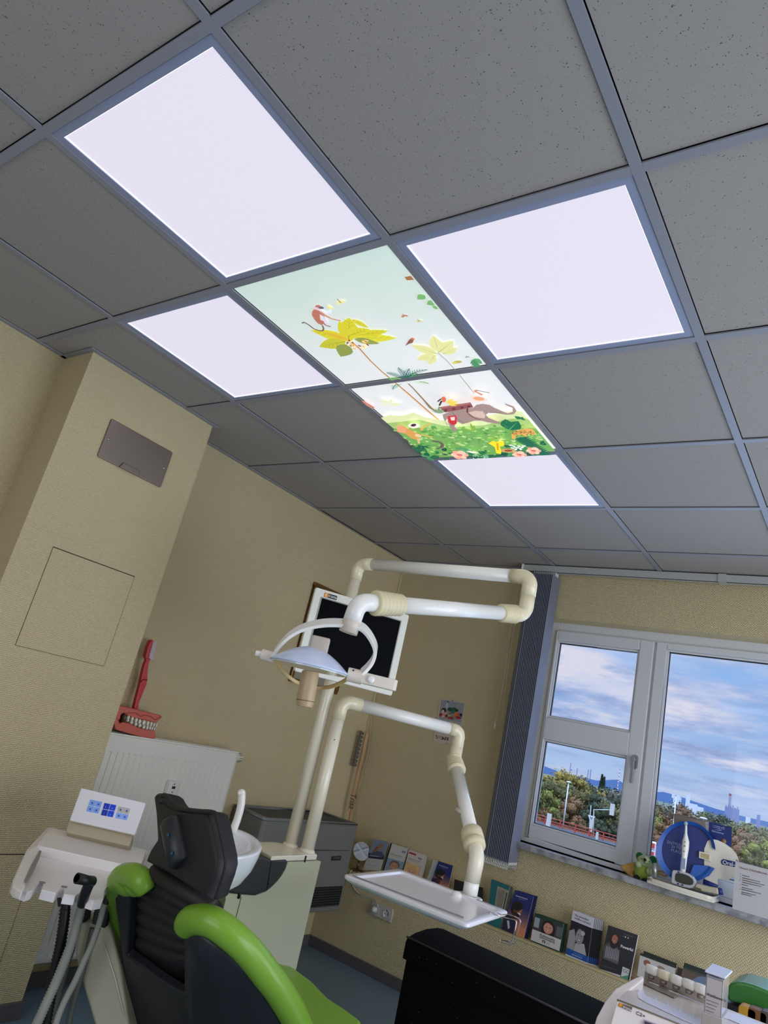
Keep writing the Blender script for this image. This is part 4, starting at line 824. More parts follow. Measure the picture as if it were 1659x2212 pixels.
for i in range(nr):
    y = ya+i*st_; prof += [(0, y), (0, y+st_*.50), (-.0055, y+st_*.60), (-.0055, y+st_*.90)]
prof.append((0, yb2)); za, zb = RZ0+.07, RZ1-.075
m.loft([[V((RX+(x if z not in (za, zb) else x*.3), y, z)) for x, y in prof] for z in (za, za+.012, zb-.012, zb)], closed=False, cap=False); build('ribbed_front', m, radm, ra)
m = MB(); 
for i in range(28):
    y = R0+.02+i*(R1-R0-.04)/27; m.box((-1.135, y-.004, RZ1-.008), (RX-.012, y+.004, RZ1-.004))
m.box((-1.145, R0, RZ1-.008), (-1.135, R1, RZ1)); m.box((RX-.012, R0, RZ1-.008), (RX-.002, R1, RZ1)); build('top_grille', m, radm, ra)
for y in (R0-.003, R1): m = MB(); m.box((-1.145, y, RZ0+.01), (RX-.002, y+.003, RZ1)); build('side_cover', m, radm, ra, bevel=.001)
vp = onx(512, 1636, -1.10); m = MB(); m.lathe([(.010, 0), (.012, .008), (.019, .014), (.021, .02), (.021, .052), (.017, .06), (0, .061)], (-1.10, R1+.0, vp.z), (0, 1, 0), 24); tv = build('thermostat_valve', m, mat('valve_white', (206, 202, 184), .4), ra)
for i in range(10):
    a = 2*PI*i/10; m = MB(); c = V((-1.10+.0212*math.cos(a), R1+.038, vp.z+.0212*math.sin(a))); m.box(c-V((.0012, .012, .0012)), c+V((.0012, .012, .0012))); build('grip_slot', m, mat('slot_grey', (92, 90, 84), .6), tv)
hp = onx(368, 1709, RX+.02); m = MB(); m.rbox((RX+.0, hp.y-.021, hp.z-.055), (RX+.026, hp.y+.021, hp.z+.045), .004, ax=0); hc = build('heat_meter', m, mat('meter_white', (222, 220, 214), .35), ra, bevel=.003)
m = MB(); m.box((RX+.026, hp.y-.002, hp.z+.012), (RX+.0265, hp.y+.018, hp.z+.024)); m.box((RX+.026, hp.y+.004, hp.z-.006), (RX+.0265, hp.y+.010, hp.z)); m.prism([(RX+.026, hp.y-.001, hp.z+.030), (RX+.026, hp.y+.014, hp.z+.040), (RX+.026, hp.y+.008, hp.z+.030)], (.0005, 0, 0)); build('display', m, blackp, hc)
for u, v in ((90, 2066), (107, 2064.6), (247, 2048)):
    p = onx(u, v, RX); m = MB(); m.box((RX, p.y-.007, p.z-.009), (RX+.001, p.y+.007, p.z+.009)); build('paper_tag', m, mat('tag_white', (232, 228, 226), .6), ra)
# jaw model
gum = mat('gum_pink', (196, 92, 74), .35, coat=.3); gum2 = mat('gum_dark', (150, 60, 50), .4); tooth_m = mat('tooth_white', (226, 222, 206), .2, coat=.4)
def jx(x, y, X=-1.085): return onx(230+x/5.027, 1360+y/5.027, X)
jaw = thing('jaw_model', 'pink dental jaw model with white teeth on top of the radiator', 'jaw model', (-1.115, 1.52, 1.043))
def jaw_part(pts, name, x0=-1.072, x1=-1.17, mt=gum, bev=.006):
    m = MB(); m.prism([jx(a, b, x0) for a, b in pts], (x1-x0, 0, 0)); return build(name, m, mt, jaw, bevel=bev)
up_ = [(128, 825), (180, 832), (300, 858), (450, 898), (608, 935), (600, 965), (575, 985), (545, 1015), (500, 1008), (440, 990), (380, 980), (300, 965), (240, 940), (210, 925), (190, 905), (160, 930), (150, 985), (110, 975), (100, 930), (110, 870)]
ju = jaw_part(up_, 'upper_jaw')
low = [(100, 965), (118, 945), (130, 975), (145, 1020), (180, 1005), (230, 1010), (300, 1040), (380, 1075), (450, 1088), (525, 1095), (535, 1125), (535, 1170), (525, 1188), (370, 1165), (240, 1130), (130, 1100), (95, 1080), (85, 1010)]
jl = jaw_part(low, 'lower_jaw')
for pts, k in (([(215, 910), (260, 903), (310, 905), (350, 925), (370, 945), (410, 930), (470, 940), (510, 965), (530, 980), (570, 955), (595, 945)], 'gum_line'),):
    m = MB(); m.tube(smooth([jx(a, b, -1.071) for a, b in pts], 4), .0016, 8); build(k, m, gum2, ju)
ut = [(235, 955, 17, 22), (278, 970, 17, 24), (320, 985, 16, 26), (358, 1000, 16, 26), (403, 1010, 19, 26), (446, 1020, 15, 26), (482, 1028, 13, 26), (512, 1034, 11, 26), (536, 1038, 9, 26)]
lt = [(228, 985, 15, 16), (270, 1008, 17, 18), (316, 1027, 17, 20), (360, 1042, 17, 20), (403, 1058, 14, 20), (440, 1064, 13, 20), (468, 1070, 11, 18), (492, 1074, 10, 18), (514, 1078, 9, 18)]
for T, par in ((ut, ju), (lt, jl)):
    for i, (x, y, rx, ry) in enumerate(T):
        X = -1.070-.0016*max(0, i-5)**1.6; p = jx(x, y, X); m = MB(); s = 1/5.027*.00212; m.ell(p, (.009, rx*s*1.0, ry*s*1.05), 12, 8); build('tooth', m, tooth_m, par)
m = MB(); p = jx(180, 955, -1.085); m.ell(p, (.02, .012, .02), 12, 8); build('articulator_hinge', m, mat('brass_dark', (104, 90, 70), .4, .7), jaw)
rbm = mat('red_plastic', (190, 22, 30), .3, coat=.3)
tb2 = thing('toothbrush', 'oversized red toothbrush standing upright in the pink jaw model', 'toothbrush', tuple(jx(330, 850, -1.12)))
X = -1.12
hl = [(345, 872), (355, 800), (395, 700), (440, 590), (447, 540), (452, 450), (460, 380), (472, 340), (487, 318)]; hr_ = [(430, 310), (433, 345), (418, 370), (400, 440), (380, 530), (360, 620), (325, 750), (300, 860)]
m = MB(); m.prism([jx(*p, X) for p in hl+hr_], (-.022, 0, 0)); hn = build('handle', m, rbm, tb2, bevel=.004)
m = MB(); m.tube([jx(372, 572, X+.003), jx(400, 545, X+.004), jx(444, 548, X+.003)], .0022, 8); build('grip_ridge', m, mat('red_dark', (130, 12, 20), .4), hn)
m = MB(); m.prism([jx(*p, X) for p in [(430, 318), (425, 290), (450, 190), (480, 122), (500, 112), (512, 114), (505, 140), (478, 230), (455, 318)]], (-.026, 0, 0)); build('head', m, rbm, tb2, bevel=.004)
bw = mat('bristle_white', (206, 190, 190), .7)
for i in range(11):
    t = i/10; a = jx(452+t*48, 310-t*175, X-.012); b = jx(505+t*42, 322-t*185, X-.012); m = MB(); m.tube([a, b], [.0042, .0052], 8); build('bristle_tuft', m, bw, tb2)
# ================================================================== WALL HEATER
hm = mat('heater_grey', (112, 112, 108), .5); hm2 = mat('heater_grey_light', (118, 120, 118), .45)
he = thing('wall_heater', 'dark grey wall heater cabinet under the giant wooden toothbrush', 'heater', (-1.03, 2.81, .29))
m = MB(); pf = [(-1.17, 2.46), (-.90, 2.405), (-.885, 2.42), (-.872, 3.205), (-1.17, 3.215)]
m.prism([V((x, y, .30)) for x, y in pf], (0, 0, .455)); build('casing', m, hm, he, bevel=.005)
def rim(ins, z0, z1): 
    c = V((-1.02, 2.81, 0)); return [V((x, y, z0)) for x, y in pf]
m = MB()
for i in range(5):
    a, b = V((*pf[i], .755)), V((*pf[(i+1) % 5], .755)); c = V((-1.02, 2.81, .755)); ia, ib = a+(c-a).normalized()*.024, b+(c-b).normalized()*.024; m.prism([a, b, ib, ia], (0, 0, .016))
build('top_rim', m, hm2, he, bevel=.004)
m = MB(); m.prism([V((x, y, .756)) for x, y in ((-1.15, 2.49), (-.925, 2.445), (-.905, 3.17), (-1.15, 3.18))], (0, 0, .004)); build('top_grate', m, mat('heater_dark', (58, 62, 64), .6), he)
zs = onx(*c2(1000, 785), -.876).z
m = MB(); m.box((-.886, 2.425, zs-.0015), (-.8725, 3.198, zs+.0015)); build('front_seam', m, mat('heater_seam', (40, 42, 42), .7), he)
zg1 = onx(*c2(1000, 1048), -.874).z; zg0 = onx(*c2(980, 1190), -.874).z
m = MB(); m.box((-.90, 2.43, zg0), (-.8715, 3.19, zg1)); gr = build('grille', m, blackp, he)
for i in range(8):
    z = zg0+(zg1-zg0)*(i+.5)/8; m = MB(); m.box((-.8715, 2.435, z-.003), (-.867, 3.185, z+.003)); build('louvre', m, mat('louvre_dark', (44, 46, 46), .5), gr)
pl = [onx(*c2(*p), -.8715) for p in ((1055, 828), (1118, 826), (1110, 856), (1046, 858))]
m = MB(); m.prism(pl, (.0025, 0, 0)); nb = build('name_plate', m, mat('plate_dark', (36, 36, 34), .4), he); text('Evonne', .022, pl[3]+V((.003, .008, .008)), (0, 1, 0), (0, 0, 1), mat('plate_ink', (120, 118, 110), .4, .3), nb, shear=.3)
# giant wooden toothbrush
wood = mat('pale_wood', (186, 146, 100), .5, spots=(9, (160, 118, 76), .35, .65, (4, 4, .5)))
gb = thing('toothbrush', 'giant wooden toothbrush leaning in the room corner above the grey heater', 'toothbrush', (-1.12, 3.45, LZ))
GN = V((.62, -.78, 0)); GO = V((-1.12, 3.44, .8))
def GP(u, v, o=0): return onp(u, v, GO+GN*o, GN)
def g1(x, y): return (540+x/3.8806, 1330+y/3.8806)
hl = [(995, 985), (985, 1040), (965, 1150), (945, 1230), (920, 1320), (905, 1400), (885, 1480), (868, 1600), (852, 1725)]; hr2 = [(832, 1725), (840, 1600), (852, 1500), (875, 1420), (890, 1330), (905, 1270), (925, 1200), (945, 1100), (965, 1010), (975, 968)]
pts = [GP(*g1(*p)) for p in hl]+[GP(*g1(*p)) for p in hr2]
bt = V((0, 0, LZ)); lowL, lowR = pts[8], pts[9]; pts = pts[:9]+[V((lowL.x, lowL.y, LZ)), V((lowR.x, lowR.y, LZ))]+pts[9:]
m = MB(); m.prism(pts, -GN*.02); hd2 = build('handle', m, wood, gb, bevel=.004)
brm = mat('grey_bristles', (96, 88, 80), .8)
for i in range(9):
    t = i/8; a = g1(955-t*62, 990+t*265); b = g1(918-t*62, 975+t*265); 
    for o in (-.006, -.016): m = MB(); m.tube([GP(*a, o), GP(*a, o).lerp(GP(*b, o), .6), GP(*b, o)+V((0, 0, -.004))], [.008, .010, .012], 10); build('bristle_tuft', m, brm, gb)
tp0, tp1 = GP(*g1(826, 1478), .001), GP(*g1(812, 1620), .001)
text('Trisa', .055, tp0+(tp1-tp0)*.0+V((.012, .009, 0)), (tp1-tp0), V((.78, .62, .0)), mat('black_print', (14, 12, 12), .5), hd2, shear=.3, sx=.85)
# cable in the corner
m = MB(); cr = smooth([ony(u, v, 3.505) for u, v in ((803, 1545), (800, 1580), (797, 1615), (790, 1645), (781, 1675), (772, 1720))], 5); m.tube(cr, .003, 8)
build('cable', m, mat('cable_cream', (186, 168, 128), .5), label='thin cream cable hanging beside the giant wooden toothbrush in the corner', cat='cable', origin=cr[-1])
# picture frame behind the monitor
pf_ = thing('picture_frame', 'bronze picture frame on the left wall, mostly hidden behind the monitor', 'picture', (XL, 2.87, 1.46))
y0, y1, z0, z1 = 2.635, 3.095, 1.465, 2.075
m = MB()
for a, b in (((y0, z0), (y1, z0+.022)), ((y0, z1-.022), (y1, z1)), ((y0, z0+.022), (y0+.022, z1-.022)), ((y1-.022, z0+.022), (y1, z1-.022))): m.box((XL, a[0], a[1]), (XL+.022, b[0], b[1]))
build('frame', m, mat('bronze', (138, 104, 58), .3, .7), pf_, bevel=.003)
m = MB(); m.box((XL, y0+.02, z0+.02), (XL+.008, y1-.02, z1-.02)); build('mat_board', m, mat('picture_pale', (150, 146, 130), .5), pf_)
# ================================================================== CALENDAR
ca = thing('calendar', 'small wall calendar with vegetable photo hanging behind the tray arm', 'calendar', (-.58, YW, 1.335))
k8 = 17.01
def cy(x, y): return ony(930+x/k8, 1490+y/k8, YW-.004)
m = MB(); m.prism([ony(930+x/k8, 1490+y/k8, YW) for x, y in ((365, 320), (1290, 470), (1180, 1180), (1060, 2080), (105, 1900), (255, 1100))], (0, -.004, 0)); pg = build('pages', m, mat('paper_cream', (196, 186, 172), .6), ca)
class Flat:                                              # print on a flat page
    def __init__(s, f, out, thick=.0002): s.f = f; s.mb = MB(); s.ms = []; s.k = 0; s.out = V(out); s.t = thick
    def mi(s, c):
        q = ink(c)
        if q not in s.ms: s.ms.append(q)
        return s.ms.index(q)
    def shape(s, pts, c): s.k += 1; s.mb.m = s.mi(c); s.mb.poly([s.f(*p)+s.out*s.t*s.k for p in pts])
    def oval(s, cx, cy_, rx, ry, c, ang=0, n=16): s.shape([(cx+rx*math.cos(2*PI*i/n)*math.cos(ang)-ry*math.sin(2*PI*i/n)*math.sin(ang), cy_+rx*math.cos(2*PI*i/n)*math.sin(ang)+ry*math.sin(2*PI*i/n)*math.cos(ang)) for i in range(n)], c)
    def rect(s, x0, y0, x1, y1, c): s.shape([(x0, y0), (x1, y0), (x1, y1), (x0, y1)], c)
    def done(s, name, par): return build(name, s.mb, s.ms, par)
F = Flat(cy, (0, -1, 0)); F.shape([(400, 350), (1250, 500), (1130, 1200), (290, 1020)], (146, 148, 156)); F.shape([(290, 1020), (1130, 1200), (1110, 1290), (270, 1130)], (168, 168, 162))
F.oval(610, 580, 45, 110, (170, 190, 206), .1); F.oval(640, 440, 22, 35, (24, 22, 34)); F.oval(490, 760, 95, 95, (58, 34, 30)); F.oval(460, 800, 45, 70, (206, 200, 190)); F.oval(540, 880, 90, 55, (204, 148, 134)); F.oval(380, 920, 60, 60, (150, 50, 50))
for x, y, r, c in ((720, 720, 90, (26, 74, 52)), (860, 720, 100, (36, 92, 62)), (960, 760, 70, (20, 60, 44)), (820, 820, 80, (42, 108, 80)), (950, 900, 80, (212, 122, 60)), (1040, 900, 60, (196, 80, 56)), (1000, 1020, 70, (176, 30, 52)), (1080, 1040, 50, (150, 24, 40)), (900, 960, 50, (220, 110, 60)), (720, 880, 40, (180, 50, 60)), (690, 960, 50, (188, 190, 130)), (770, 960, 40, (150, 160, 110)), (600, 960, 50, (100, 40, 30)), (700, 1030, 60, (170, 60, 40)), (800, 1050, 60, (150, 50, 40)), (480, 980, 60, (214, 172, 160))): F.oval(x, y, r, r*.8, c)
F.oval(1130, 930, 40, 60, (20, 18, 22)); F.oval(740, 1265, 20, 20, (20, 20, 24)); F.oval(825, 395, 22, 22, (90, 88, 60))
F.done('page_print', pg); F = Flat(cy, (0, -1, 0))
F.shape([(195, 1660), (700, 1790), (640, 1930), (150, 1830)], (196, 184, 176))
for x, y in ((215, 1690), (240, 1770), (440, 1745), (480, 1790), (560, 1765), (430, 1815), (540, 1825), (630, 1840), (640, 1780)): F.oval(x, y, 34, 24, (56, 26, 34))
F.oval(320, 1740, 80, 50, (198, 140, 132)); F.oval(585, 1965, 18, 20, (110, 100, 90)); F.done('page_print', pg)
# ================================================================== SOCKET, MIRROR
def c3(x, y): return (700+x/3.318, 1700+y/3.318)
def c4(x, y): return (1159+x/3.318, 1700+y/3.318)
so = thing('double_socket', 'white double wall socket with one plug in it, under the tray', 'socket', (-.79, YL, .28))
a, b, c, d = [ony(*c3(*p), YL) for p in ((345, 828), (501, 862), (485, 980), (333, 905))]; x0, x1, z0, z1 = (a.x+d.x)/2, (b.x+c.x)/2, (d.z+c.z)/2, (a.z+b.z)/2
m = MB(); m.rbox((x0, YL-.010, z0), (x1, YL, z1), .006, ax=1); sk = build('cover_plate', m, mat('socket_white', (188, 186, 180), .35), so, bevel=.003)
sw_ = (x1-x0)/2; zc = (z0+z1)/2
for k in (0, 1):
    cx_ = x0+sw_*(k+.5); m = MB(); m.lathe([(.0, -.001), (.020, -.001), (.0215, .003), (.023, .003), (.023, .0), (.0, .0)], (cx_, YL-.0105, zc), (0, -1, 0), 28); wl = build('socket_well', m, mat('socket_inner', (206, 204, 198), .35), sk)
    if k:
        m = MB()
        for s in (-1, 1): m.lathe([(.003, 0), (.003, .0006)], (cx_+s*.0095, YL-.0118, zc), (0, -1, 0), 10); m.box((cx_-.002, YL-.013, zc+s*.0175-.002), (cx_+.002, YL-.0115, zc+s*.0175+.002))
        build('contact', m, blackp, wl)
m = MB(); cx_ = x0+sw_*.5; m.lathe([(.019, 0), (.019, .018), (.013, .024), (.011, .034), (0, .034)], (cx_, YL-.012, zc), (0, -1, 0), 24)
pg_ = thing('mirror_cable', 'plug and thin white cable hanging from under the tray to the wall socket', 'cable', (cx_, YL, zc)); build('plug', m, mat('plug_clear_white', (198, 196, 190), .3), pg_)
cr = smooth([V((cx_, YL-.03, zc+.01)), ony(*c3(385, 850), YL-.03), ony(*c3(368, 815), YL-.02), ony(*c3(340, 795), YL-.012), ony(*c3(290, 785), YL-.008), ony(*c3(245, 760), YL-.006), ony(*c3(215, 725), YL-.006), ony(*c3(190, 680), YL-.006), V((-1.0, YL-.008, .40)), V((-.99, YL-.006, .47)), V((-.99, 3.44, .482))], 6)
m = MB(); m.tube(cr, .0028, 8); build('cord', m, mat('cable_white', (196, 192, 180), .4), pg_)
mi = thing('cosmetic_mirror', 'round tilting cosmetic mirror on the wall ledge left of the leaflets', 'mirror', (-1.02, 3.45, LZ))
mc = ony(780, 1838.5, 3.45); MN = ((CAM-mc).normalized()+(V((1.26, 2.4955, 2.5))-mc).normalized()).normalized()
m = MB(); m.lathe([(.0, -.012), (.052, -.012), (.058, -.004), (.058, .004), (.054, .008), (.050, .006)], mc, MN, 40); build('rim', m, mat('mirror_rim', (150, 140, 122), .4, .6), mi)
m = MB(); _u = MN.cross(V((0, 0, 1))).normalized(); _w = MN.cross(_u); m.prism([mc+MN*.004+(_u*math.cos(2*PI*k/40)+_w*math.sin(2*PI*k/40))*.0505 for k in range(40)], MN*.003); build('mirror_glass', m, mat('mirror_glass', (206, 208, 206), .03, 1), mi)
m = MB(); m.tube([(mc.x-.003, 3.455, LZ), (mc.x-.003, 3.455, mc.z-.052)], .006, 12); m.lathe([(.0, 0), (.045, 0), (.043, .006), (.01, .012), (0, .012)], (mc.x-.003, 3.455, LZ), n=28); build('stand', m, mat('mirror_base', (110, 98, 78), .3, .8), mi)
# ================================================================== LEAFLETS ON THE LEDGE
LN = V((0, -1, .16)).normalized()
def leaflet(name, px, lab, group=None, dy=0.0, out=.0015, y0=3.437, art=None, base=(230, 228, 224), n=1):
    O = V((0, y0+dy, LZ)); pts = [onp(u, v, O, LN) for u, v in px]
    t = thing(name, lab, 'leaflet', tuple((pts[3]+pts[2])/2), group)
    zmin = min(p.z for p in pts)
    m = MB(); m.prism([p-LN*out for p in pts], LN*out); cv = build('cover', m, ink(base), t)
    if art:
        A_, B_, C_, D_ = pts
        f = lambda x, y: (A_*(1-x)+B_*x)*(1-y)+(D_*(1-x)+C_*x)*y+LN*.0001
        F = Flat(f, LN, .00006); art(F, f); 
        if F.mb.f: F.done('cover_print', cv)
        for (s, sz, x, y, c, bd) in getattr(F, 'txt', []):
            text(s, sz, f(x, y)+LN*.0016, B_-A_, A_-D_, ink(c), cv, ext=.0001, name='cover_lettering', bold=bd)
    return t
def tx(F, *a): F.txt = getattr(F, 'txt', [])+[a]
def spare(px, n, step, lab, base, group, y0=3.437):      # copies of the same leaflet standing behind the front one
    O = V((0, y0, LZ)); pts = [onp(u, v, O, LN) for u, v in px]
    for k in range(1, n+1):
        d = V((step*k, .0045*k, 0)); t = thing('leaflet', lab, 'leaflet', tuple((pts[3]+pts[2])/2+d), group)
        m = MB(); m.prism([p+d-LN*.0015 for p in pts], LN*.0015); build('cover', m, base if not isinstance(base, tuple) else ink(base), t)
def face(F, x, y, s, skin, hair, asp=.5, long=False, lip=(150, 60, 60), smile=True, turn=0):
    sx = s/asp if False else s; h = s*asp
    if long: F.oval(x, y+h*.5, sx*1.35, h*2.0, hair)
    F.oval(x, y-h*.35, sx*1.18, h*1.15, hair); F.oval(x+turn*sx*.2, y+h*.1, sx*.9, h*1.12, skin); F.shape([(x-sx*.85, y-h*.55), (x-sx*.2, y-h*1.05), (x+sx*.85, y-h*.6), (x+sx*.6, y-h*1.2), (x-sx*.6, y-h*1.25)], hair)
    for q in (-1, 1): F.oval(x+q*sx*.36+turn*sx*.3, y-h*.08, sx*.13, h*.07, (46, 32, 28))
    F.oval(x+turn*sx*.3, y+h*.62, sx*.34, h*.12, lip)
    if smile: F.oval(x+turn*sx*.3, y+h*.60, sx*.27, h*.06, (240, 236, 230))
def art1(F, f):
    F.rect(0, 0, 1, .62, (128, 140, 160)); F.rect(0, .46, 1, .62, (34, 44, 62)); F.shape([(.1, .5), (.3, .36), (.8, .36), (.95, .5), (.9, .56), (.12, .56)], (78, 88, 112)); face(F, .58, .22, .17, (166, 116, 96), (130, 126, 124)); F.shape([(.2, .4), (.35, .2), (.5, .24), (.42, .4)], (150, 98, 80))
    F.rect(.1, .53, .7, .545, (190, 194, 206)); F.rect(0, .62, 1, 1, (190, 188, 182)); F.rect(.15, .84, .7, .85, (140, 140, 140))
def art2(F, f):
    F.rect(0, 0, 1, 1, (202, 198, 192)); F.rect(0, .50, 1, 1, (132, 156, 176)); face(F, .5, .72, .26, (196, 142, 116), (112, 100, 94)); F.rect(.7, .13, .92, .2, (120, 132, 176)); F.rect(.1, .33, .8, .355, (150, 150, 150)); F.rect(.1, .39, .7, .41, (168, 168, 166))
def art3(F, f):
    F.rect(0, 0, 1, 1, (202, 194, 186)); F.rect(0, .42, 1, 1, (206, 170, 138)); F.oval(.5, .62, .42, .24, (222, 186, 136)); face(F, .48, .72, .28, (218, 160, 130), (214, 172, 116)); F.rect(.05, .06, .5, .12, (170, 26, 50)); F.rect(.68, .14, .92, .2, (130, 136, 160)); F.rect(.08, .26, .85, .285, (150, 146, 142)); F.rect(.08, .32, .7, .34, (160, 154, 150))
    for k in range(6): F.shape([(.2+k*.1, .46), (.23+k*.1, .46), (.2+k*.11, .58)], (196, 150, 100))
def artD(F, f):
    for i in range(14):
        t = i/13; c = tuple(int(a+(b-a)*min(1, max(0, (t-.35)/.5))) for a, b in zip((30, 40, 104), (206, 128, 92))); F.rect(0, i/14, 1, (i+1)/14, c)
    F.oval(.36, .42, .27, .17, (22, 18, 26)); F.oval(.44, .44, .2, .18, (104, 62, 44)); F.oval(.56, .42, .07, .10, (170, 104, 70)); F.oval(.36, .35, .27, .11, (20, 18, 24)); F.oval(.52, .52, .09, .03, (226, 214, 206)); F.oval(.40, .56, .17, .05, (24, 16, 20)); F.shape([(0, 1), (0, .62), (.3, .6), (.55, .78), (.62, 1)], (34, 34, 62)); F.shape([(.25, .55), (.5, .58), (.48, .7), (.25, .7)], (78, 44, 34)); F.shape([(.1, .76), (.2, .74), (.32, .9), (.26, .94)], (190, 190, 200)); F.rect(.12, .12, .75, .135, (190, 196, 214)); F.rect(.3, .165, .65, .175, (130, 140, 180))
def artT(F, f):
    F.rect(0, 0, 1, 1, (22, 100, 106)); F.shape([(.38, .1), (1, .1), (1, .78), (.38, .74)], (156, 148, 130)); 
    for k in range(9): F.rect(.44+k*.045, .14, .455+k*.045, .55, (70, 66, 60))
    F.rect(.9, .16, .97, .72, (60, 58, 56)); F.rect(.38, .8, 1, .95, (26, 110, 110))
def artP(F, f):
    F.rect(0, 0, 1, .1, (28, 66, 48)); F.rect(0, .1, 1, .56, (60, 58, 62)); F.rect(.02, .12, .2, .46, (150, 160, 168)); F.rect(.8, .16, .98, .5, (92, 96, 100)); face(F, .52, .33, .18, (204, 144, 122), (34, 22, 24), asp=.95, long=True, lip=(170, 40, 52)); F.rect(0, .56, 1, .94, (206, 198, 194)); F.rect(0, .94, 1, 1, (28, 66, 48)); F.rect(0, .90, 1, .94, (206, 198, 194))
    F.rect(.4, .80, .43, .88, (20, 20, 20)); F.rect(.47, .80, .50, .88, (20, 20, 20)); F.rect(.4, .79, .5, .815, (20, 20, 20)); F.rect(.53, .82, .66, .83, (150, 150, 150)); F.rect(.53, .85, .66, .86, (150, 150, 150)); tx(F, 'Professionelle', .0145, .28, .685, (60, 56, 56), 0); tx(F, 'Zahnreinigung', .0145, .28, .755, (60, 56, 56), 0)
def artB(F, f):
    F.rect(0, 0, 1, 1, (16, 16, 22)); F.rect(.0, .0, 1, .22, (204, 200, 206)); F.shape([(.0, .85), (0, .45), (.2, .38), (.35, .55), (.3, .85)], (150, 148, 150)); F.shape([(.3, .88), (.35, .66), (.75, .60), (.95, .88)], (168, 166, 168)); face(F, .5, .48, .2, (142, 140, 144), (28, 28, 32), asp=.75, lip=(60, 60, 64)); F.oval(.62, .4, .1, .05, (176, 174, 176)); F.rect(0, .82, 1, .95, (20, 74, 150)); F.rect(0, .95, 1, 1, (196, 192, 190))
    for k in range(7): F.oval(.3+k*.07, .905, .016, .011, (220, 226, 236))
    F.rect(.35, .855, .75, .87, (90, 130, 190)); tx(F, 'Sie wünschen', .013, .14, .10, (60, 60, 70), 0); tx(F, 'weißes Lächeln?', .013, .14, .165, (60, 60, 70), 0)
def artG(F, f):
    F.rect(0, 0, 1, 1, (40, 40, 46)); F.oval(.24, .80-.28, .24, .2, (74, 70, 74)); F.shape([(.04, .72), (.06, .45), (.2, .38), (.4, .38), (.52, .5), (.56, .75)], (92, 88, 94))
    for k in range(9): F.shape([(.08+k*.052, .44), (.09+k*.052, .44), (.12+k*.052, .68), (.105+k*.052, .68)], (196, 190, 194))
    face(F, .3, .24, .11, (168, 104, 86), (44, 26, 28), asp=.8, long=True, lip=(150, 50, 56)); F.oval(.62, .13, .022, .016, (206, 206, 206)); F.oval(.71, .13, .022, .016, (206, 206, 206)); F.oval(.55, .13, .016, .012, (110, 110, 110)); F.rect(.56, .075, .86, .082, (120, 120, 124)); F.rect(.06, .87, .55, .876, (110, 110, 116)); F.rect(0, .955, .7, 1, (196, 190, 188)); F.shape([(.72, .76), (.95, .78), (.95, 1), (.72, 1)], (196, 200, 196)); F.shape([(.72, .98), (.95, .9), (.95, 1), (.72, 1)], (84, 140, 116)); tx(F, 'Powerful', .0165, .53, .375, (232, 232, 232), .0004); tx(F, 'GC', .02, .75, .87, (60, 60, 62), 0)
P1 = [c3(355, 372), c3(463, 395), c3(402, 600), c3(278, 592)]
leaflet('leaflet', P1, 'leaflet with a man in a grey jumper covering his ear, next to the round mirror', art=art1, y0=3.46)
P2 = [c3(488, 404), c3(604, 441), c3(545, 640), c3(425, 610)]
leaflet('leaflet', P2, 'white leaflet with a grey-haired face, second from the round mirror', art=art2, y0=3.46)
spare(P2, 1, -.012, 'spare copy tucked behind the white leaflet with the grey-haired face', (40, 46, 60), 'spare leaflets', 3.46)
P3_ = [c3(610, 450), c3(718, 488), c3(670, 690), c3(555, 650)]
leaflet('leaflet', P3_, 'white leaflet with red tab and blond person, third from the round mirror', art=art3, y0=3.455)
spare(P3_, 3, .005, 'spare copy stacked behind the white leaflet with the red tab', (196, 190, 180), 'spare leaflets of the blond person', 3.455)
P4 = [c3(820, 530), c3(925, 565), c3(880, 770), c3(750, 725)]
leaflet('leaflet', [c3(785, 520), c3(835, 540), c3(770, 740), c3(738, 660)], 'white and teal leaflet poking out left of the dark blue leaflet behind the tray', base=(196, 206, 204), y0=3.47)
leaflet('leaflet', P4, 'dark blue sunset leaflet with a bearded man, half hidden behind the tray', art=artD, y0=3.45)
leaflet('leaflet', [c3(935, 660), c3(1140, 722), c3(1135, 900), c3(920, 830)], 'low black leaflet behind the tray arm joint', base=(26, 22, 22), y0=3.45)
P6 = [c3(1200, 660), c3(1330, 712), c3(1262, 1015), c3(1165, 985)]
leaflet('leaflet', P6, 'teal leaflet with a pale text block below the blind chains', art=artT, y0=3.44)
spare(P6, 2, .008, 'spare copy behind the teal leaflet with the pale text block', (96, 100, 92), 'spare teal leaflets', 3.44)
P7 = [c3(1370, 738), c3(1504, 778), c3(1432, 1085), c3(1272, 1020)]
leaflet('leaflet', P7, 'dark blue sunset leaflet with a bearded man in full view behind the wire holder', art=artD, y0=3.437)
spare(P7, 4, .0035, 'spare copy behind the fully visible dark blue sunset leaflet', (28, 34, 78), 'spare sunset leaflets')
P8 = [c3(1513, 905), c4(196, 980), c4(160, 1188), c3(1478, 1108)]
leaflet('leaflet', P8, 'square green and white leaflet about tooth cleaning with a smiling dark-haired woman', art=artP)
spare(P8, 5, .002, 'spare copy behind the green and white tooth cleaning leaflet', (30, 62, 46), 'spare green leaflets')
for k in range(0): pass
P9 = [c4(262, 882), c4(408, 940), c4(362, 1278), c4(205, 1212)]
leaflet('leaflet', P9, 'leaflet with black and white portrait above a blue band', art=artB)
O_ = V((0, 3.437, LZ)); pts9 = [onp(u, v, O_, LN) for u, v in P9]
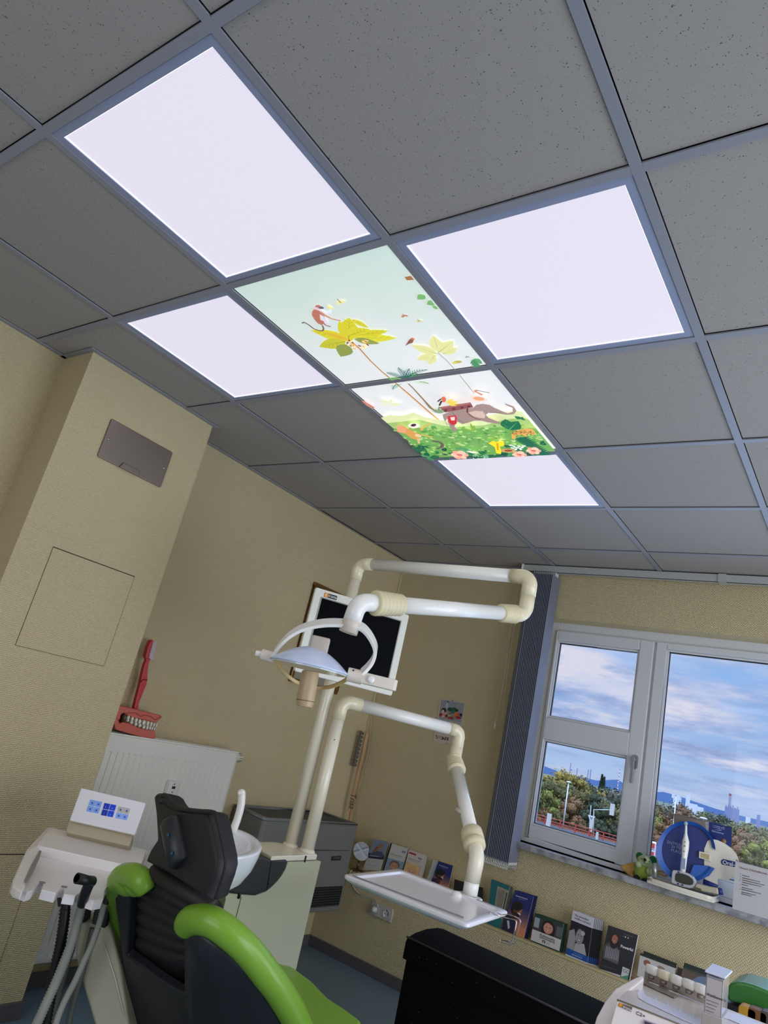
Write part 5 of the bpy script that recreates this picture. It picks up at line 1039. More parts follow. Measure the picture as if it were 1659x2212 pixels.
for k in range(1, 7):
    d = V((.0075*k, .004*k, 0)); t = thing('leaflet', 'fanned spare copy to the right behind the black and white portrait leaflet', 'leaflet', tuple((pts9[3]+pts9[2])/2+d), 'fanned portrait leaflets')
    A_, B_, C_, D_ = [p+d for p in pts9]; f = lambda x, y: (A_*(1-x)+B_*x)*(1-y)+(D_*(1-x)+C_*x)*y
    m = MB(); m.prism([p-LN*.0015 for p in (A_, B_, C_, D_)], LN*.0015); cv = build('cover', m, ink((16, 16, 22)), t); F = Flat(f, LN, .0001); F.rect(0, 0, .985, .22, (190, 188, 194)); F.rect(0, .82, .985, .95, (20, 70, 140)); F.rect(0, .95, 1, 1, (190, 186, 184)); F.done('cover_print', cv)
P10 = [c4(515, 990), c4(728, 1062), c4(665, 1385), c4(447, 1318)]
leaflet('leaflet', P10, 'dark leaflet reading Powerful with a woman in a striped blouse', art=artG, out=.014)
leaflet('leaflet', [c4(745, 1190), c4(1004, 1285), c4(960, 1450), c4(720, 1352)], 'white square leaflet behind the tooth shade samples', art=lambda F, f: (F.rect(0, 0, 1, .1, (34, 44, 38)), F.oval(.22, .32, .1, .13, (150, 84, 66)), F.oval(.62, .35, .12, .12, (150, 120, 104))), base=(196, 190, 184))
leaflet('leaflet', [c4(770, 1175), c4(1005, 1265), c4(960, 1430), c4(725, 1335)], 'dark edged copy behind the white square leaflet at the tooth shade samples', base=(26, 36, 30), y0=3.46)
leaflet('leaflet', [c4(1060, 1258), c4(1230, 1318), c4(1190, 1500), c4(1015, 1430)], 'dark green and brown leaflet left of the clear display box', art=lambda F, f: (F.rect(0, 0, 1, .2, (26, 44, 36)), F.shape([(0, .25), (.5, .3), (1, .28), (1, 1), (0, 1)], (96, 76, 64)), F.rect(.0, .2, 1, .25, (60, 76, 66))), base=(80, 70, 60))
leaflet('leaflet', [c4(1012, 1290), c4(1060, 1310), c4(1025, 1440), c4(985, 1420)], 'brown leaflet squeezed between the white square and dark green leaflets', base=(76, 62, 54), y0=3.46)
# ================================================================== BLACK CHEST
cw = mat('black_lacquered_wood', (16, 15, 14), .9, spec=.06, bump=(30, .25, .002), spots=(140, (70, 54, 38), .20, .27))
ce = thing('chest', 'old black wooden chest with a worn overhanging lid under the tray', 'chest', (.65, 2.27, 0))
FL = V((.185, 2.169, 0)); ux = V((.9955, -.0945, 0)); uy = V((-.06, .998, 0)); CL, CD = 1.05, .335
def cq(x, y, z): return FL+ux*x+uy*y+V((0, 0, z))
m = MB(); m.prism([cq(.012, .012, 0), cq(CL, .012, 0), cq(CL, CD-.012, 0), cq(.012, CD-.012, 0)], (0, 0, .535)); bd_ = build('body', m, cw, ce, bevel=.003)
m = MB(); pr = [(0, .525), (0, .582), (.012, .596), (.07, .606), (CD/2, .611), (CD-.07, .606), (CD-.012, .596), (CD, .582), (CD, .525)]
m.prism([cq(0, y, z) for y, z in pr], ux*CL); lid_ = build('lid', m, cw, ce, bevel=.003)
m = MB(); m.box((0, 0, 0), (.0, .0, .0)) if False else m.tube([cq(.0, .004, .598), cq(CL, .004, .598)], .004, 8); build('worn_edge', m, mat('worn_lacquer', (42, 38, 36), .4), lid_)
pp = onp(*c3(1282, 1500), FL+uy*.010, uy); m = MB(); m.lathe([(0, 0), (.016, 0), (.013, .0015), (0, .002)], pp, -uy, 9); build('lock_scar', m, mat('bare_metal_scar', (92, 82, 60), .5, .3), bd_)
rr3 = random.Random(9); m = MB()
for i in range(30):
    t = rr3.random(); p = cq(rr3.random()*.9, -.0003, .526+rr3.random()*.058) if i % 2 else cq(.01+rr3.random()*.9, .0115, rr3.uniform(.25, .52)); s = rr3.uniform(.0006, .0016); m.lathe([(s, 0), (s, .0004)], p, -uy, 5)
build('paint_chips', m, mat('chip_brown', (120, 92, 62), .6), ce)['kind'] = 'stuff'
m = MB(); m.tube(smooth([onz(u, v, .004) for u, v in ((694, 2170), (715, 2180), (738, 2190), (760, 2202), (786, 2216), (820, 2235))], 4), .0035, 8); build('cable', m, mat('floor_cable', (48, 56, 54), .5), label='thin dark cable lying on the floor beside the green seat', cat='cable', origin=onz(740, 2192, 0))
# ================================================================== VERTICAL BLIND
vb = thing('vertical_blind', 'grey vertical blind stacked at the left side of the window', 'blind', (-.07, 3.45, .76))
al = mat('blind_track', (176, 178, 178), .35)
m = MB(); m.box((-.21, 3.425, H-.04), (2.6, 3.478, H-.002)); build('track', m, al, vb, bevel=.002)
m = MB(); m.box((-.18, 3.44, H-.0415), (2.6, 3.447, H-.0395)); build('track_slot', m, blackp, vb)
m = MB(); m.box((-.212, 3.42, H-.044), (-.20, 3.483, H)); build('end_cap', m, ivory, vb)
for x in (.95, 2.1): m = MB(); m.box((x-.02, 3.42, H-.044), (x+.02, 3.484, H-.0)); build('track_bracket', m, al, vb)
slm = mat('slat_grey_fabric', (118, 122, 138), .75, bump=(500, .2, .0004)); clp = mat('clip_clear_white', (206, 208, 206), .3)
z0b, z1b = .80, 2.435
for i in range(15):
    x = -.122+i*.0098
    if i: q_ = [(x-.0018, 3.393), (x+.0018, 3.393), (x+.0012, 3.452), (x+.0018, 3.512), (x-.0018, 3.512), (x-.0022, 3.452)]
    else: q_ = [(-.168, 3.455), (-.114, 3.392), (-.1125, 3.393), (-.1665, 3.457)]
    m = MB(); m.prism([V((a, b, z0b)) for a, b in q_], (0, 0, z1b-z0b)); sl = build('slat', m, slm, vb)
    if not i: x = -.125
    m = MB(); m.box((x-.002, 3.43, z1b), (x+.003, 3.475, z1b+.022)); build('slat_clip', m, clp, sl)
    m = MB(); m.box((x-.0022, 3.398, z0b-.010), (x+.0030, 3.507, z0b+.003)); build('bottom_weight', m, clp, sl)
    if i < 14:
        for y in (3.398, 3.507):
            m = MB(); cpts = [V((x+.005-.005*math.cos(PI*k/10), y, z0b-.008-.026*math.sin(PI*k/10))) for k in range(11)]; m.tube(cpts, [.0020 if k % 2 else .0010 for k in range(11)], 6); build('bead_chain', m, mat('chain_white', (224, 224, 222), .4), sl)
m = MB(); m.tube(smooth([V((-.222, 3.45, 2.46)), ony(1105, 1345, 3.45), ony(1091, 1450, 3.45), ony(1079, 1520, 3.45), ony(1069, 1563, 3.45), ony(1070, 1568, 3.45), ony(1085, 1553, 3.45), ony(1088, 1520, 3.45), ony(1096, 1450, 3.45), V((-.207, 3.45, 2.1)), V((-.207, 3.45, 2.46))], 4), .0015, 6); build('pull_chain', m, mat('pull_chain', (196, 192, 180), .4), vb)
m = MB(); p = ony(1069, 1565, 3.45); m.tube([p+V((0, 0, .01)), p-V((0, 0, .022))], [.004, .006], 10); build('chain_weight', m, mat('clear_weight', (200, 198, 190), .2), vb)
# ================================================================== ON THE WINDOW SILL
def s6(x, y): return (1380+x/5.946, 1750+y/5.946)
def sy(x, y, Y=3.50): return ony(*s6(x, y), Y)
SZ = .91
dsp = thing('promotional_display', 'white toothbrush display tray with blue disc on the window sill', 'display', (.80, 3.50, SZ))
dw = mat('display_cream', (226, 218, 200), .45)
YB0 = 3.43
fa, fb_, fc, fd = [sy(x, y, YB0) for x, y in ((100, 850), (950, 1135), (945, 1252), (98, 935))]
zt_ = (fa.z+fb_.z)/2; zb_ = zt_-.055; x0d, x1d = fa.x, fb_.x
front = []
for i in range(11): t = i/10; front.append(V((x0d+(x1d-x0d)*t, YB0-.02*math.sin(PI*t)*1.0+.012, 0)))
out_ = front+[V((x1d+.005, 3.565, 0)), V((x0d, 3.565, 0))]
m = MB(); m.prism([V((p.x, p.y, SZ+.001)) for p in out_], (0, 0, .012)); build('base', m, dw, dsp, bevel=.002)
m = MB()
n = len(out_); cc = sum(out_, V((0, 0, 0)))/n
for i in range(n):
    a, b = out_[i], out_[(i+1) % n]; ai, bi = a+(cc-a).normalized()*.005, b+(cc-b).normalized()*.005
    m.prism([V((a.x, a.y, SZ+.013)), V((b.x, b.y, SZ+.013)), V((bi.x, bi.y, SZ+.013)), V((ai.x, ai.y, SZ+.013))], (0, 0, .014))
build('tray_wall', m, dw, dsp, bevel=.001)
bl = mat('display_blue', (18, 84, 170), .4); navy = mat('display_navy', (14, 36, 110), .45)
DN = V((.25, -1, .05)).normalized(); DO = sy(600, 530, 3.52)
def DP(x, y, o=0): return onp(*s6(x, y), DO+DN*o, DN)
def ring_pts(cx, cy_, rx, ry, a0, a1, n=48): return [(cx+rx*math.cos(a0+(a1-a0)*i/n), cy_+ry*math.sin(a0+(a1-a0)*i/n)) for i in range(n+1)]
full = ring_pts(605, 530, 378, 385, 0, 2*PI, 63)[:-1]
disc = [p for p in full if not (p[0] > 900 and 520 < p[1] < 735)]
oute = ring_pts(605, 530, 378, 385, .50, 2*PI-.02, 60)
m = MB(); pts = [DP(x, y) for x, y in oute]+[DP(780, 530), DP(890, 715)]; m.prism(pts, -DN*.004); dk_ = build('disc', m, navy, dsp)
m = MB(); o = ring_pts(605, 530, 380, 388, .55, 2*PI-.05, 56); i_ = ring_pts(620, 520, 325, 335, .62, 2*PI-.12, 56)
m.loft([[DP(*a, 0), DP(*a, .030), DP(*b, .018), DP(*b, 0)] for a, b in zip(o, i_)]); build('disc_rim', m, bl, dk_)
m = MB(); m.prism([DP(*p, .002) for p in [(640, 860), (700, 700), (890, 715), (970, 745), (900, 840), (760, 905)]], DN*.02); build('lower_wedge', m, bl, dk_)
wtx = mat('display_text', (150, 160, 190), .5)
rx_ = DP(560, 520, 0)-DP(400, 480, 0)
for s, x, y in (('ENTFERNT', 362, 425), ('2x MEHR', 415, 478), ('PLAQUE', 412, 528)):
    text(s, .0185, DP(x, y, .002), DP(x+180, y+44, .002)-DP(x, y, .002), V((0, 0, 1)), wtx, dk_, sx=1.0)
m = MB(); m.prism([DP(*p, .012) for p in [(775, 528), (940, 565), (935, 660), (772, 612)]], DN*.012); bk = build('brush_head_card', m, dw, dsp); m = MB(); m.prism([DP(*p, .025) for p in [(800, 548), (905, 572), (900, 640), (797, 606)]], DN*.002); build('card_inset', m, mat('card_tan', (176, 160, 110), .5), bk)
EO = sy(1080, 640, 3.545); 
def EP(x, y, o=0): return onp(*s6(x, y), EO+DN*o, DN)
el_ = [(925, 370), (1010, 385), (1100, 425), (1190, 490), (1250, 560), (1285, 640), (1290, 720), (1265, 800), (1220, 860), (1150, 895), (1080, 900), (1015, 880), (1015, 985), (860, 945), (840, 800), (840, 500), (880, 400)]
m = MB(); m.prism([EP(*p, -.012) for p in el_], -DN*.004); ov = build('oval_panel', m, dw, dsp)
m = MB(); lg = [(1053, 660), (1062, 640), (1085, 628), (1245, 665), (1252, 690), (1245, 725), (1225, 730), (1075, 700), (1057, 685)]; m.prism([EP(*p, -.0115) for p in lg], DN*.0015); lo_ = build('logo_plate', m, navy, ov)
text('Oral-B', .0245, EP(1074, 690, -.0085), EP(1240, 724, 0)-EP(1074, 688, 0), V((0, 0, 1)), mat('logo_white', (226, 228, 232), .4), lo_, bold=.0005)
eb = thing('electric_toothbrush', 'white electric toothbrush standing in front of the blue disc', 'electric toothbrush', tuple(DP(560, 790, .05)))
cen = [(562, 795), (572, 700), (585, 600), (597, 480), (602, 400), (603, 365), (604, 300), (606, 230), (606, 195)]; rad = [.0125, .0135, .0135, .0165, .0165, .0125, .0065, .0055, .0055]
m = MB(); m.tube([DP(*p, .05) for p in cen], rad, 20); hb_ = build('handle', m, ivory, eb)
m = MB(); m.prism([DP(*p, .064) for p in [(552, 615), (600, 622), (592, 760), (540, 750)]], DN*.001); build('grip_panel', m, mat('grip_blue_grey', (132, 148, 178), .4), hb_)
for p, s in (((592, 408), .003), ((588, 460), .004), ((580, 530), .003)):
    m = MB(); m.lathe([(s, 0), (s, .001)], DP(*p, .0655), DN, 12); build('button', m, mat('button_grey', (130, 134, 140), .4), hb_)
m = MB(); m.lathe([(0, -.004), (.009, -.004), (.009, .006), (.006, .010), (0, .010)], DP(603, 172, .048), DN, 16); build('brush_head', m, mat('brush_head_grey', (176, 182, 190), .4), eb)
tm_ = thing('timer_display', 'oval grey timer with dark screen lying at the foot of the display', 'timer', tuple(DP(570, 1000, .07)))
YT = 3.455
def TP(x, y, Y=YT): return ony(*s6(x, y), Y)
o1 = [(440, 768), (540, 780), (640, 815), (705, 860), (735, 920), (728, 970), (700, 1000), (650, 1005), (560, 985), (430, 940), (415, 920), (418, 860), (425, 790)]
o2 = [(482, 808), (560, 815), (640, 845), (690, 885), (702, 925), (690, 955), (655, 965), (570, 950), (480, 918), (465, 890), (468, 840)]
m = MB(); m.prism([TP(*p) for p in o1], (0, .02, 0)); tb3 = build('casing', m, mat('timer_grey', (190, 190, 192), .35), tm_, bevel=.004)
m = MB(); m.prism([TP(*p, YT-.002) for p in o2], (0, .003, 0)); build('screen', m, mat('timer_screen', (58, 58, 50), .25), tb3)
for p in ((512, 798), (505, 946), (558, 962)):
    m = MB(); m.lathe([(.003, 0), (.003, .001)], TP(*p, YT-.0005), (0, -1, 0), 8, sx=2); build('button', m, navy, tb3)
tu = thing('toothpaste_tube', 'small pale toothpaste tube lying in the display tray', 'toothpaste', tuple(TP(870, 1050, 3.47)))
m = MB(); m.prism([TP(*p, 3.45) for p in [(735, 945), (770, 945), (880, 975), (1010, 1000), (1020, 1085), (850, 1055), (715, 1020), (720, 980)]], (0, .022, 0)); tt = build('tube', m, mat('tube_cream', (186, 178, 152), .4), tu, bevel=.005)
m = MB(); m.prism([TP(*p, 3.4495) for p in [(722, 985), (800, 1010), (800, 1045), (715, 1020)]], (0, -.001, 0)); m.prism([TP(*p, 3.4495) for p in [(900, 1065), (1015, 1085), (1020, 1100), (900, 1080)]], (0, -.001, 0)); build('printed_pattern', m, mat('pattern_olive', (90, 84, 58), .5), tt)
text('blend-a-med', .010, TP(812, 1052, 3.4485), TP(950, 1065, 3.45)-TP(812, 1035, 3.45), (0, 0, 1), mat('pattern_teal', (70, 110, 116), .5), tt)
for i, ((a, b), (c, d)) in enumerate((((1030, 1010), (1070, 1080)), ((830, 920), (1010, 985)))):
    t = thing('sample_tube', ['dark blue cap standing at the right end of the display tray', 'dark blue tube lying behind the pale toothpaste tube'][i], 'tube', tuple(TP(a, b, 3.485)))
    if i: m = MB(); m.tube([TP(a, b, 3.49), TP(c, d, 3.49)], [.013, .009], 14); build('tube', m, navy, t)
    else: m = MB(); m.tube([TP(1035, 1000, 3.475), TP(1045, 1085, 3.475)], [.012, .013], 14); build('cap', m, navy, t)
ct = thing('chrome_dispenser', 'small silver cylinder at the left end of the display tray', 'dispenser', tuple(TP(200, 860, 3.46)))
m = MB(); a, b = TP(200, 862, 3.46), TP(205, 690, 3.46); m.tube([a, b], [.0115, .0115], 20); m.tube([b, b+(b-a)*.06], [.009, .006], 16); build('body', m, mat('satin_silver', (176, 174, 168), .3, .7), ct)
yc = thing('cable', 'coiled tan cord lying in the display tray behind the silver cylinder', 'cable', tuple(TP(330, 830, 3.52)))
m = MB(); m.tube(smooth([TP(*p, 3.52) for p in [(235, 790), (280, 785), (330, 800), (370, 830), (330, 845), (280, 820), (240, 830)]], 5), .005, 8); build('cord', m, mat('tan_cord', (150, 118, 62), .6), yc)
# papers
def sheet(name, lab, pts, Y, c, th=.002, cat='notepad', tilt=None):
    t = thing(name, lab, cat, tuple((sy(*pts[2], Y)+sy(*pts[3], Y))/2)); m = MB(); m.prism([sy(*p, Y) for p in pts], (0, th, 0)); s = build('sheets', m, c, t); return t, s
paper = mat('paper_grey_white', (196, 192, 192), .6)
t, s = sheet('notepad', 'grey back of a spiral notepad standing behind the blue disc', [(450, 45), (852, 140), (870, 560), (450, 480)], 3.585, mat('card_grey', (136, 126, 118), .6), .004)
for k in range(20):
    m = MB(); p = sy(470+k*19.5, 50+k*4.6, 3.587); m.lathe([(.0035, -.001), (.0045, 0), (.0035, .001)], p, (1, 0, 0), 8); build('spiral_ring', m, mat('spiral_dark', (60, 58, 58), .4), s)
m = MB(); m.prism([sy(*p, 3.592) for p in [(850, 150), (895, 150), (895, 440), (850, 430)]], (0, .002, 0)); build('leaflet', m, mat('speckled_print', (190, 190, 192), .5, spots=(220, (120, 120, 126), .4, .6)), label='narrow speckled paper strip between notepad and dark blue leaflet at the window', cat='paper', origin=sy(870, 440, 3.592))
t, s = sheet('leaflet', 'dark blue leaflet with white heading standing against the right window pane', [(903, 150), (1195, 222), (1190, 480), (1180, 470), (893, 420)], 3.595, navy, .002, 'leaflet')
text('iO', .016, sy(1055, 240, 3.5935), sy(1095, 250, 3.59)-sy(1055, 240, 3.59), (0, 0, 1), mat('pale_blue_ink', (176, 190, 220), .5), s)
m = MB()
for (a, b, c_, d_) in ((945, 195, 1045, 218), (965, 250, 1060, 258)): m.tube([sy(a, b, 3.5935), sy(c_, d_, 3.5935)], .0012, 6); m.tube([sy(a, b+20, 3.5935), sy(c_, d_+20, 3.5935)], .0012, 6) if b < 200 else None
build('print_lines', m, mat('pale_blue_ink', (176, 190, 220), .5), s)
text('Zahnreinigung', .0095, sy(935, 272, 3.5935), sy(1120, 315, 3.59)-sy(935, 268, 3.59), (0, 0, 1), mat('pale_blue_ink', (176, 190, 220), .5), s, bold=.0002)
m = MB(); m.lathe([(.012, 0), (.012, .001)], sy(1090, 400, 3.594), (0, -1, 0), 16); build('printed_face', m, mat('print_tan', (150, 110, 84), .5), s)
NP = 3.47
a_, b_, c_, d_ = [sy(*p, NP) for p in ((1240, 650), (1760, 785), (1730, 1420), (1200, 1272))]
np_ = thing('notepad', 'white spiral notepad with printed bullet list at the right end of the sill', 'notepad', tuple((c_+d_)/2))
m = MB(); m.prism([a_, b_, c_, d_], (0, .006, 0)); ps = build('sheets', m, paper, np_)
for k in range(26):
    p = a_.lerp(b_, (k+.5)/26); m = MB(); m.lathe([(.004, -.0012), (.0055, 0), (.004, .0012)], p+V((0, .003, .002)), (1, 0, 0), 8); build('spiral_ring', m, mat('spiral_dark', (60, 58, 58), .4), ps)
nx = (b_-a_)
text('Unsere Zahnheilkunde', .0125, sy(1290, 745, NP-.001), sy(1575, 815, NP)-sy(1290, 745, NP), (0, 0, 1), mat('dull_red_ink', (150, 92, 96), .6), ps)
gi = mat('print_grey', (104, 100, 104), .6)
for k, (ln_, y) in enumerate(((90, 830), (230, 862), (290, 890), (250, 918), (80, 948), (140, 985), (250, 1010), (180, 1045), (130, 1068))):
    m = MB(); m.tube([sy(1330-k*1.5, y+6, NP-.0006), sy(1330-k*1.5+ln_, y+6+ln_*.24, NP-.0006)], .0018, 6, flat=.9); build('printed_line', m, gi, ps)
for y in (820, 850, 880, 905, 960, 1015):
    m = MB(); m.lathe([(.0016, 0), (.0016, .0006)], sy(1306-(y-820)*.05, y, NP), (0, -1, 0), 8); build('bullet', m, gi, ps)
# plush mouse and chamois
def s7(x, y): return (1320+x/11.85, 1800+y/11.85)
def py(x, y, Y=3.50): return ony(*s7(x, y), Y)
K7 = .000228
pm1 = mat('plush_lime', (140, 164, 58), .95, bump=(160, 1, .006)); pm2 = mat('plush_green', (22, 92, 52), .95, bump=(160, 1, .004)); pm3 = mat('plush_pale', (172, 184, 140), .95, bump=(160, 1, .004)); pm4 = mat('plush_black', (14, 14, 14), .9)
mo_ = thing('plush_mouse', 'small lime green plush mouse with dark green ears on the sill', 'plush toy', tuple(py(790, 1200, 3.515)))
m = MB(); m.ell(py(790, 960, 3.52), (165*K7, .03, 225*K7), 20, 12); bdy = build('body', m, pm1, mo_)
m = MB(); m.ell(py(860, 720, 3.515), (165*K7, .033, 125*K7), 20, 12); hd3 = build('head', m, pm3, mo_)
m = MB(); m.ell(py(890, 690, 3.488), (90*K7, .016, 75*K7), 14, 8); build('muzzle', m, pm3, hd3)
for x, y in ((735, 590), (1065, 690)):
    m = MB(); m.ell(py(x, y, 3.52), (98*K7, .010, 98*K7), 18, 8); e_ = build('ear', m, pm3, hd3); m = MB(); m.ell(py(x, y, 3.512), (80*K7, .006, 84*K7), 16, 8); build('inner_ear', m, pm2, e_)
m = MB(); m.ell(py(865, 680, 3.47), (34*K7, .006, 34*K7), 12, 8); build('nose', m, pm4, hd3)
for x, y in ((785, 655), (975, 720)): m = MB(); m.ell(py(x, y, 3.482), (13*K7, .003, 15*K7), 8, 6); build('eye', m, pm4, hd3)
m = MB(); m.tube([py(858, 710, 3.472), py(850, 750, 3.476), py(880, 772, 3.480)], .0014, 6); build('mouth', m, pm4, hd3)
for x, y in ((700, 800), (975, 975)): m = MB(); m.ell(py(x, y, 3.49), (70*K7, .014, 70*K7), 14, 8); build('paw', m, pm3, mo_)
for x, y in ((660, 1130), (860, 1220)): m = MB(); m.ell(py(x, y, 3.50), (75*K7, .02, 55*K7), 14, 8); build('foot', m, pm4, mo_)
cs = thing('chamois_cloth', 'crumpled yellow chamois cloth on the sill left of the plush mouse', 'cloth', tuple(py(450, 1080, 3.53)))
rc3 = random.Random(3); m = MB(); cb3 = py(450, 930, 3.54); rings = []
tipL = py(255, 850, 3.55); 
endR = py(620, 900, 3.55)
for j in range(9):
    t = j/8; c = tipL.lerp(endR, t)+V((0, 0, -60*K7*t)); h_ = (22+190*t)*K7; rings.append([c+V((0, .02*math.cos(2*PI*q/18)*(.5+.6*t), h_*math.sin(2*PI*q/18)))+V((rc3.uniform(-.003, .003)+.012*math.sin(q*1.7)*t, rc3.uniform(-.005, .005), rc3.uniform(-.003, .003))) for q in range(18)])
m.smooth = True; m.loft(rings); build('folds', m, mat('chamois_yellow', (196, 156, 84), .9, bump=(60, .8, .006)), cs, sub=1)
# ================================================================== INSTRUMENT TABLE (bottom right)
it = thing('instrument_table', 'white instrument table with grey key panel in the lower right corner', 'instrument table', (1.35, 1.3, 0))
ZT = .90
tw = mat('table_white', (240, 232, 228), .25, coat=.3); twp = mat('table_warm', (206, 194, 184), .3, coat=.3)
a1, a2, a3, a4 = onz(1385, 2108, ZT), onz(1345, 2133, ZT), onz(1333, 2160, ZT), onz(1470, 2214, ZT)
xr = V((a4-a3)).normalized(); a5 = a3+xr*.55; b1 = onz(1390, 2108, ZT); b2_ = onz(1575, 2180, ZT); bdir = (b2_-b1).normalized(); b3 = b1+bdir*.45
m = MB(); m.prism([p-V((0, 0, .02)) for p in (b1, b3, a5, a3)], (0, 0, .02)); top = build('top_panel', m, twp, it, bevel=.002)
FN = (V((xr.y, -xr.x, 0)).normalized()*.62+V((0, 0, .78))).normalized(); fdn = xr.cross(FN).normalized(); fdn = fdn if fdn.z < 0 else -fdn
m = MB(); m.prism([a3, a5, a5+fdn*.16, a3+fdn*.16], -FN*.02); fp = build('front_panel', m, tw, it, bevel=.002)
m = MB(); m.tube([a3+FN*.0, a5], .0022, 8); build('chrome_ridge', m, chrome, top)
def fq(u, v, o=0): return onp(u, v, a3+FN*o, FN)
wl_ = [(1373, 2110), (1390, 2105), (1392, 2112), (1345, 2150), (1335, 2165), (1326, 2185), (1322, 2212), (1318, 2260), (1278, 2260), (1284, 2212), (1289, 2194), (1307, 2161), (1328, 2134)]
m = MB(); m.prism([onp(u, v, a2+FN*.004, (FN+V((0, 0, .5))).normalized()) for u, v in wl_], -V((0, 0, .05))); build('side_cheek', m, tw, it, bevel=.006)
lg0 = fq(1337, 2167, .001); rgt = fq(1366, 2180, .001)-lg0; upv = -fdn
m = MB(); m.prism([fq(*p, .0006) for p in ((1337, 2166), (1366, 2176), (1364, 2186), (1335, 2173))], FN*.0006); lp_ = build('brand_label', m, mat('label_brown', (112, 96, 88), .5), fp)
m = MB(); m.prism([fq(*p, .0013) for p in ((1337.5, 2166.5), (1345, 2169), (1343.5, 2176), (1336, 2173))], FN*.0004); build('orange_square', m, mat('orange', (232, 150, 30), .5), lp_)
text('irona', .0085, fq(1345, 2176.5, .0018), rgt, upv, mat('ink_white', (235, 235, 235), .5), lp_)
text('C2+', .0105, fq(1372.5, 2190, .0008), rgt, upv, mat('model_ink', (92, 84, 92), .5), fp)
m = MB(); m.prism([fq(*p, .0006) for p in ((1390, 2203), (1520, 2250), (1515, 2290), (1380, 2245))], FN*.002); build('display_frame', m, mat('display_mauve', (176, 160, 176), .3), fp)
m = MB(); m.prism([fq(*p, .003) for p in ((1393, 2206), (1515, 2252), (1512, 2260), (1392, 2211))], FN*.0006); build('display_edge', m, mat('display_dark', (72, 52, 70), .3), fp)
m = MB(); m.rbox((1.28, 1.05, .03), (1.72, 1.45, .78), .05); build('pedestal', m, tw, it, bevel=.006)
m = MB(); m.rbox((1.24, 1.0, 0), (1.76, 1.5, .04), .06); build('foot', m, charcoal, it, bevel=.006)
# printed paper strips on the top
def t7(x, y, z=ZT): return onz(1260+x/4.158, 2050+y/4.158, z)
pw_ = mat('shiny_white_sheet', (224, 224, 240), .25)
m = MB(); m.prism([t7(*p, ZT+.0006) for p in [(500, 365), (540, 375), (560, 420), (640, 455), (650, 425), (665, 465), (750, 505), (762, 470), (775, 515), (860, 555), (872, 515), (885, 565), (975, 610), (987, 568), (1000, 620), (1075, 655), (1050, 700), (900, 640), (700, 545), (560, 480), (495, 440), (485, 400)]], (0, 0, .0006))
build('backing_foil', m, pw_, label='shiny white peeled foil with pointed tabs on the instrument table top', cat='foil', origin=t7(700, 500, ZT+.0006))
m = MB(); m.prism([t7(*p, ZT+.0006) for p in [(1310, 575), (1400, 590), (1640, 690), (1560, 740), (1290, 625)]], (0, 0, .0006)); build('note_card', m, pw_, label='white card lying right of the clear display box on the instrument table', cat='card', origin=t7(1450, 650, ZT+.0006))
# shade sample rack
rk = thing('shade_sample_rack', 'brushed metal rack holding a row of white tooth shade samples', 'sample rack', tuple(t7(760, 330, ZT)))
rmt = mat('rack_metal', (150, 140, 130), .35, .6)
ra_, rb_ = t7(545, 235, ZT+.0), t7(1100, 470, ZT+.0); rd = (rb_-ra_).normalized(); rn = V((rd.y, -rd.x, 0))
m = MB(); p0_, p1_ = t7(500, 300, ZT+.001), t7(820, 445, ZT+.001); q0_, q1_ = t7(540, 270, ZT+.001), t7(860, 405, ZT+.001); m.prism([p0_, p1_, q1_, q0_], (0, 0, .004)); build('foot_plate', m, rmt, rk, bevel=.0008)
for x0_, x1_, y_ in ((590, 680, 300), (770, 860, 378)): 
    m = MB(); m.prism([t7(x0_, y_-8, ZT+.0055), t7(x1_, y_+26, ZT+.0055), t7(x1_-2, y_+34, ZT+.0055), t7(x0_-2, y_, ZT+.0055)], (0, 0, .0006)); build('slot', m, mat('rack_light', (206, 198, 190), .3), rk)
w0_, w1_ = t7(545, 275, ZT+.001), t7(1095, 500, ZT+.001); m = MB(); m.prism([w0_, w1_, w1_+V((0, 0, .018)), w0_+V((0, 0, .018))], V((-rd.y, rd.x, 0))*.002); bp_ = build('back_plate', m, rmt, rk, bevel=.0006)
twm = [mat('shade_a', (230, 228, 220), .2, coat=.4), mat('shade_b', (222, 212, 184), .2, coat=.4), mat('shade_c', (224, 222, 212), .2, coat=.4)]
zR = ZT+.018
for i, (x, y, sh_) in enumerate(((616, 200, 0), (724, 245, 1), (836, 290, 2), (950, 330, 2), (1056, 370, 0))):
    lab = ['tooth shade sample at the left end of the metal rack', 'yellower tooth shade sample, second from the left on the rack', 'middle tooth shade sample on the metal rack', 'tooth shade sample, second from the right on the rack', 'tooth shade sample touching the clear display box'][i]
    base = onp(1260+x/4.158, 2050+(y+40)/4.158, w0_, rn)
    t = thing('shade_sample', lab, 'tooth sample', tuple(base), 'tooth shade samples on the rack')
    c = onp(1260+x/4.158, 2050+(y-18)/4.158, w0_, rn); rr = .0148
    rings = []
    for s, h_ in ((.78, -.011), (.95, -.007), (1, -.001), (.98, .005), (.90, .0075), (.5, .0085)):
        rings.append([c+rd*(rr*s*math.copysign(abs(math.cos(2*PI*q/20))**.75, math.cos(2*PI*q/20)))-rn*(-.007*s*math.sin(2*PI*q/20))+V((0, 0, h_+.0035*math.sin(2*PI*q/20)*0)) for q in range(20)])
    m = MB(); m.smooth = True; m.loft(rings); build('crown', m, twm[sh_], t)
    m = MB(); m.tube([c+V((0, 0, -.019)), c+V((0, 0, -.012))], .011, 16, flat=.6); build('holder', m, mat('shade_holder', (120, 104, 96), .4), t)
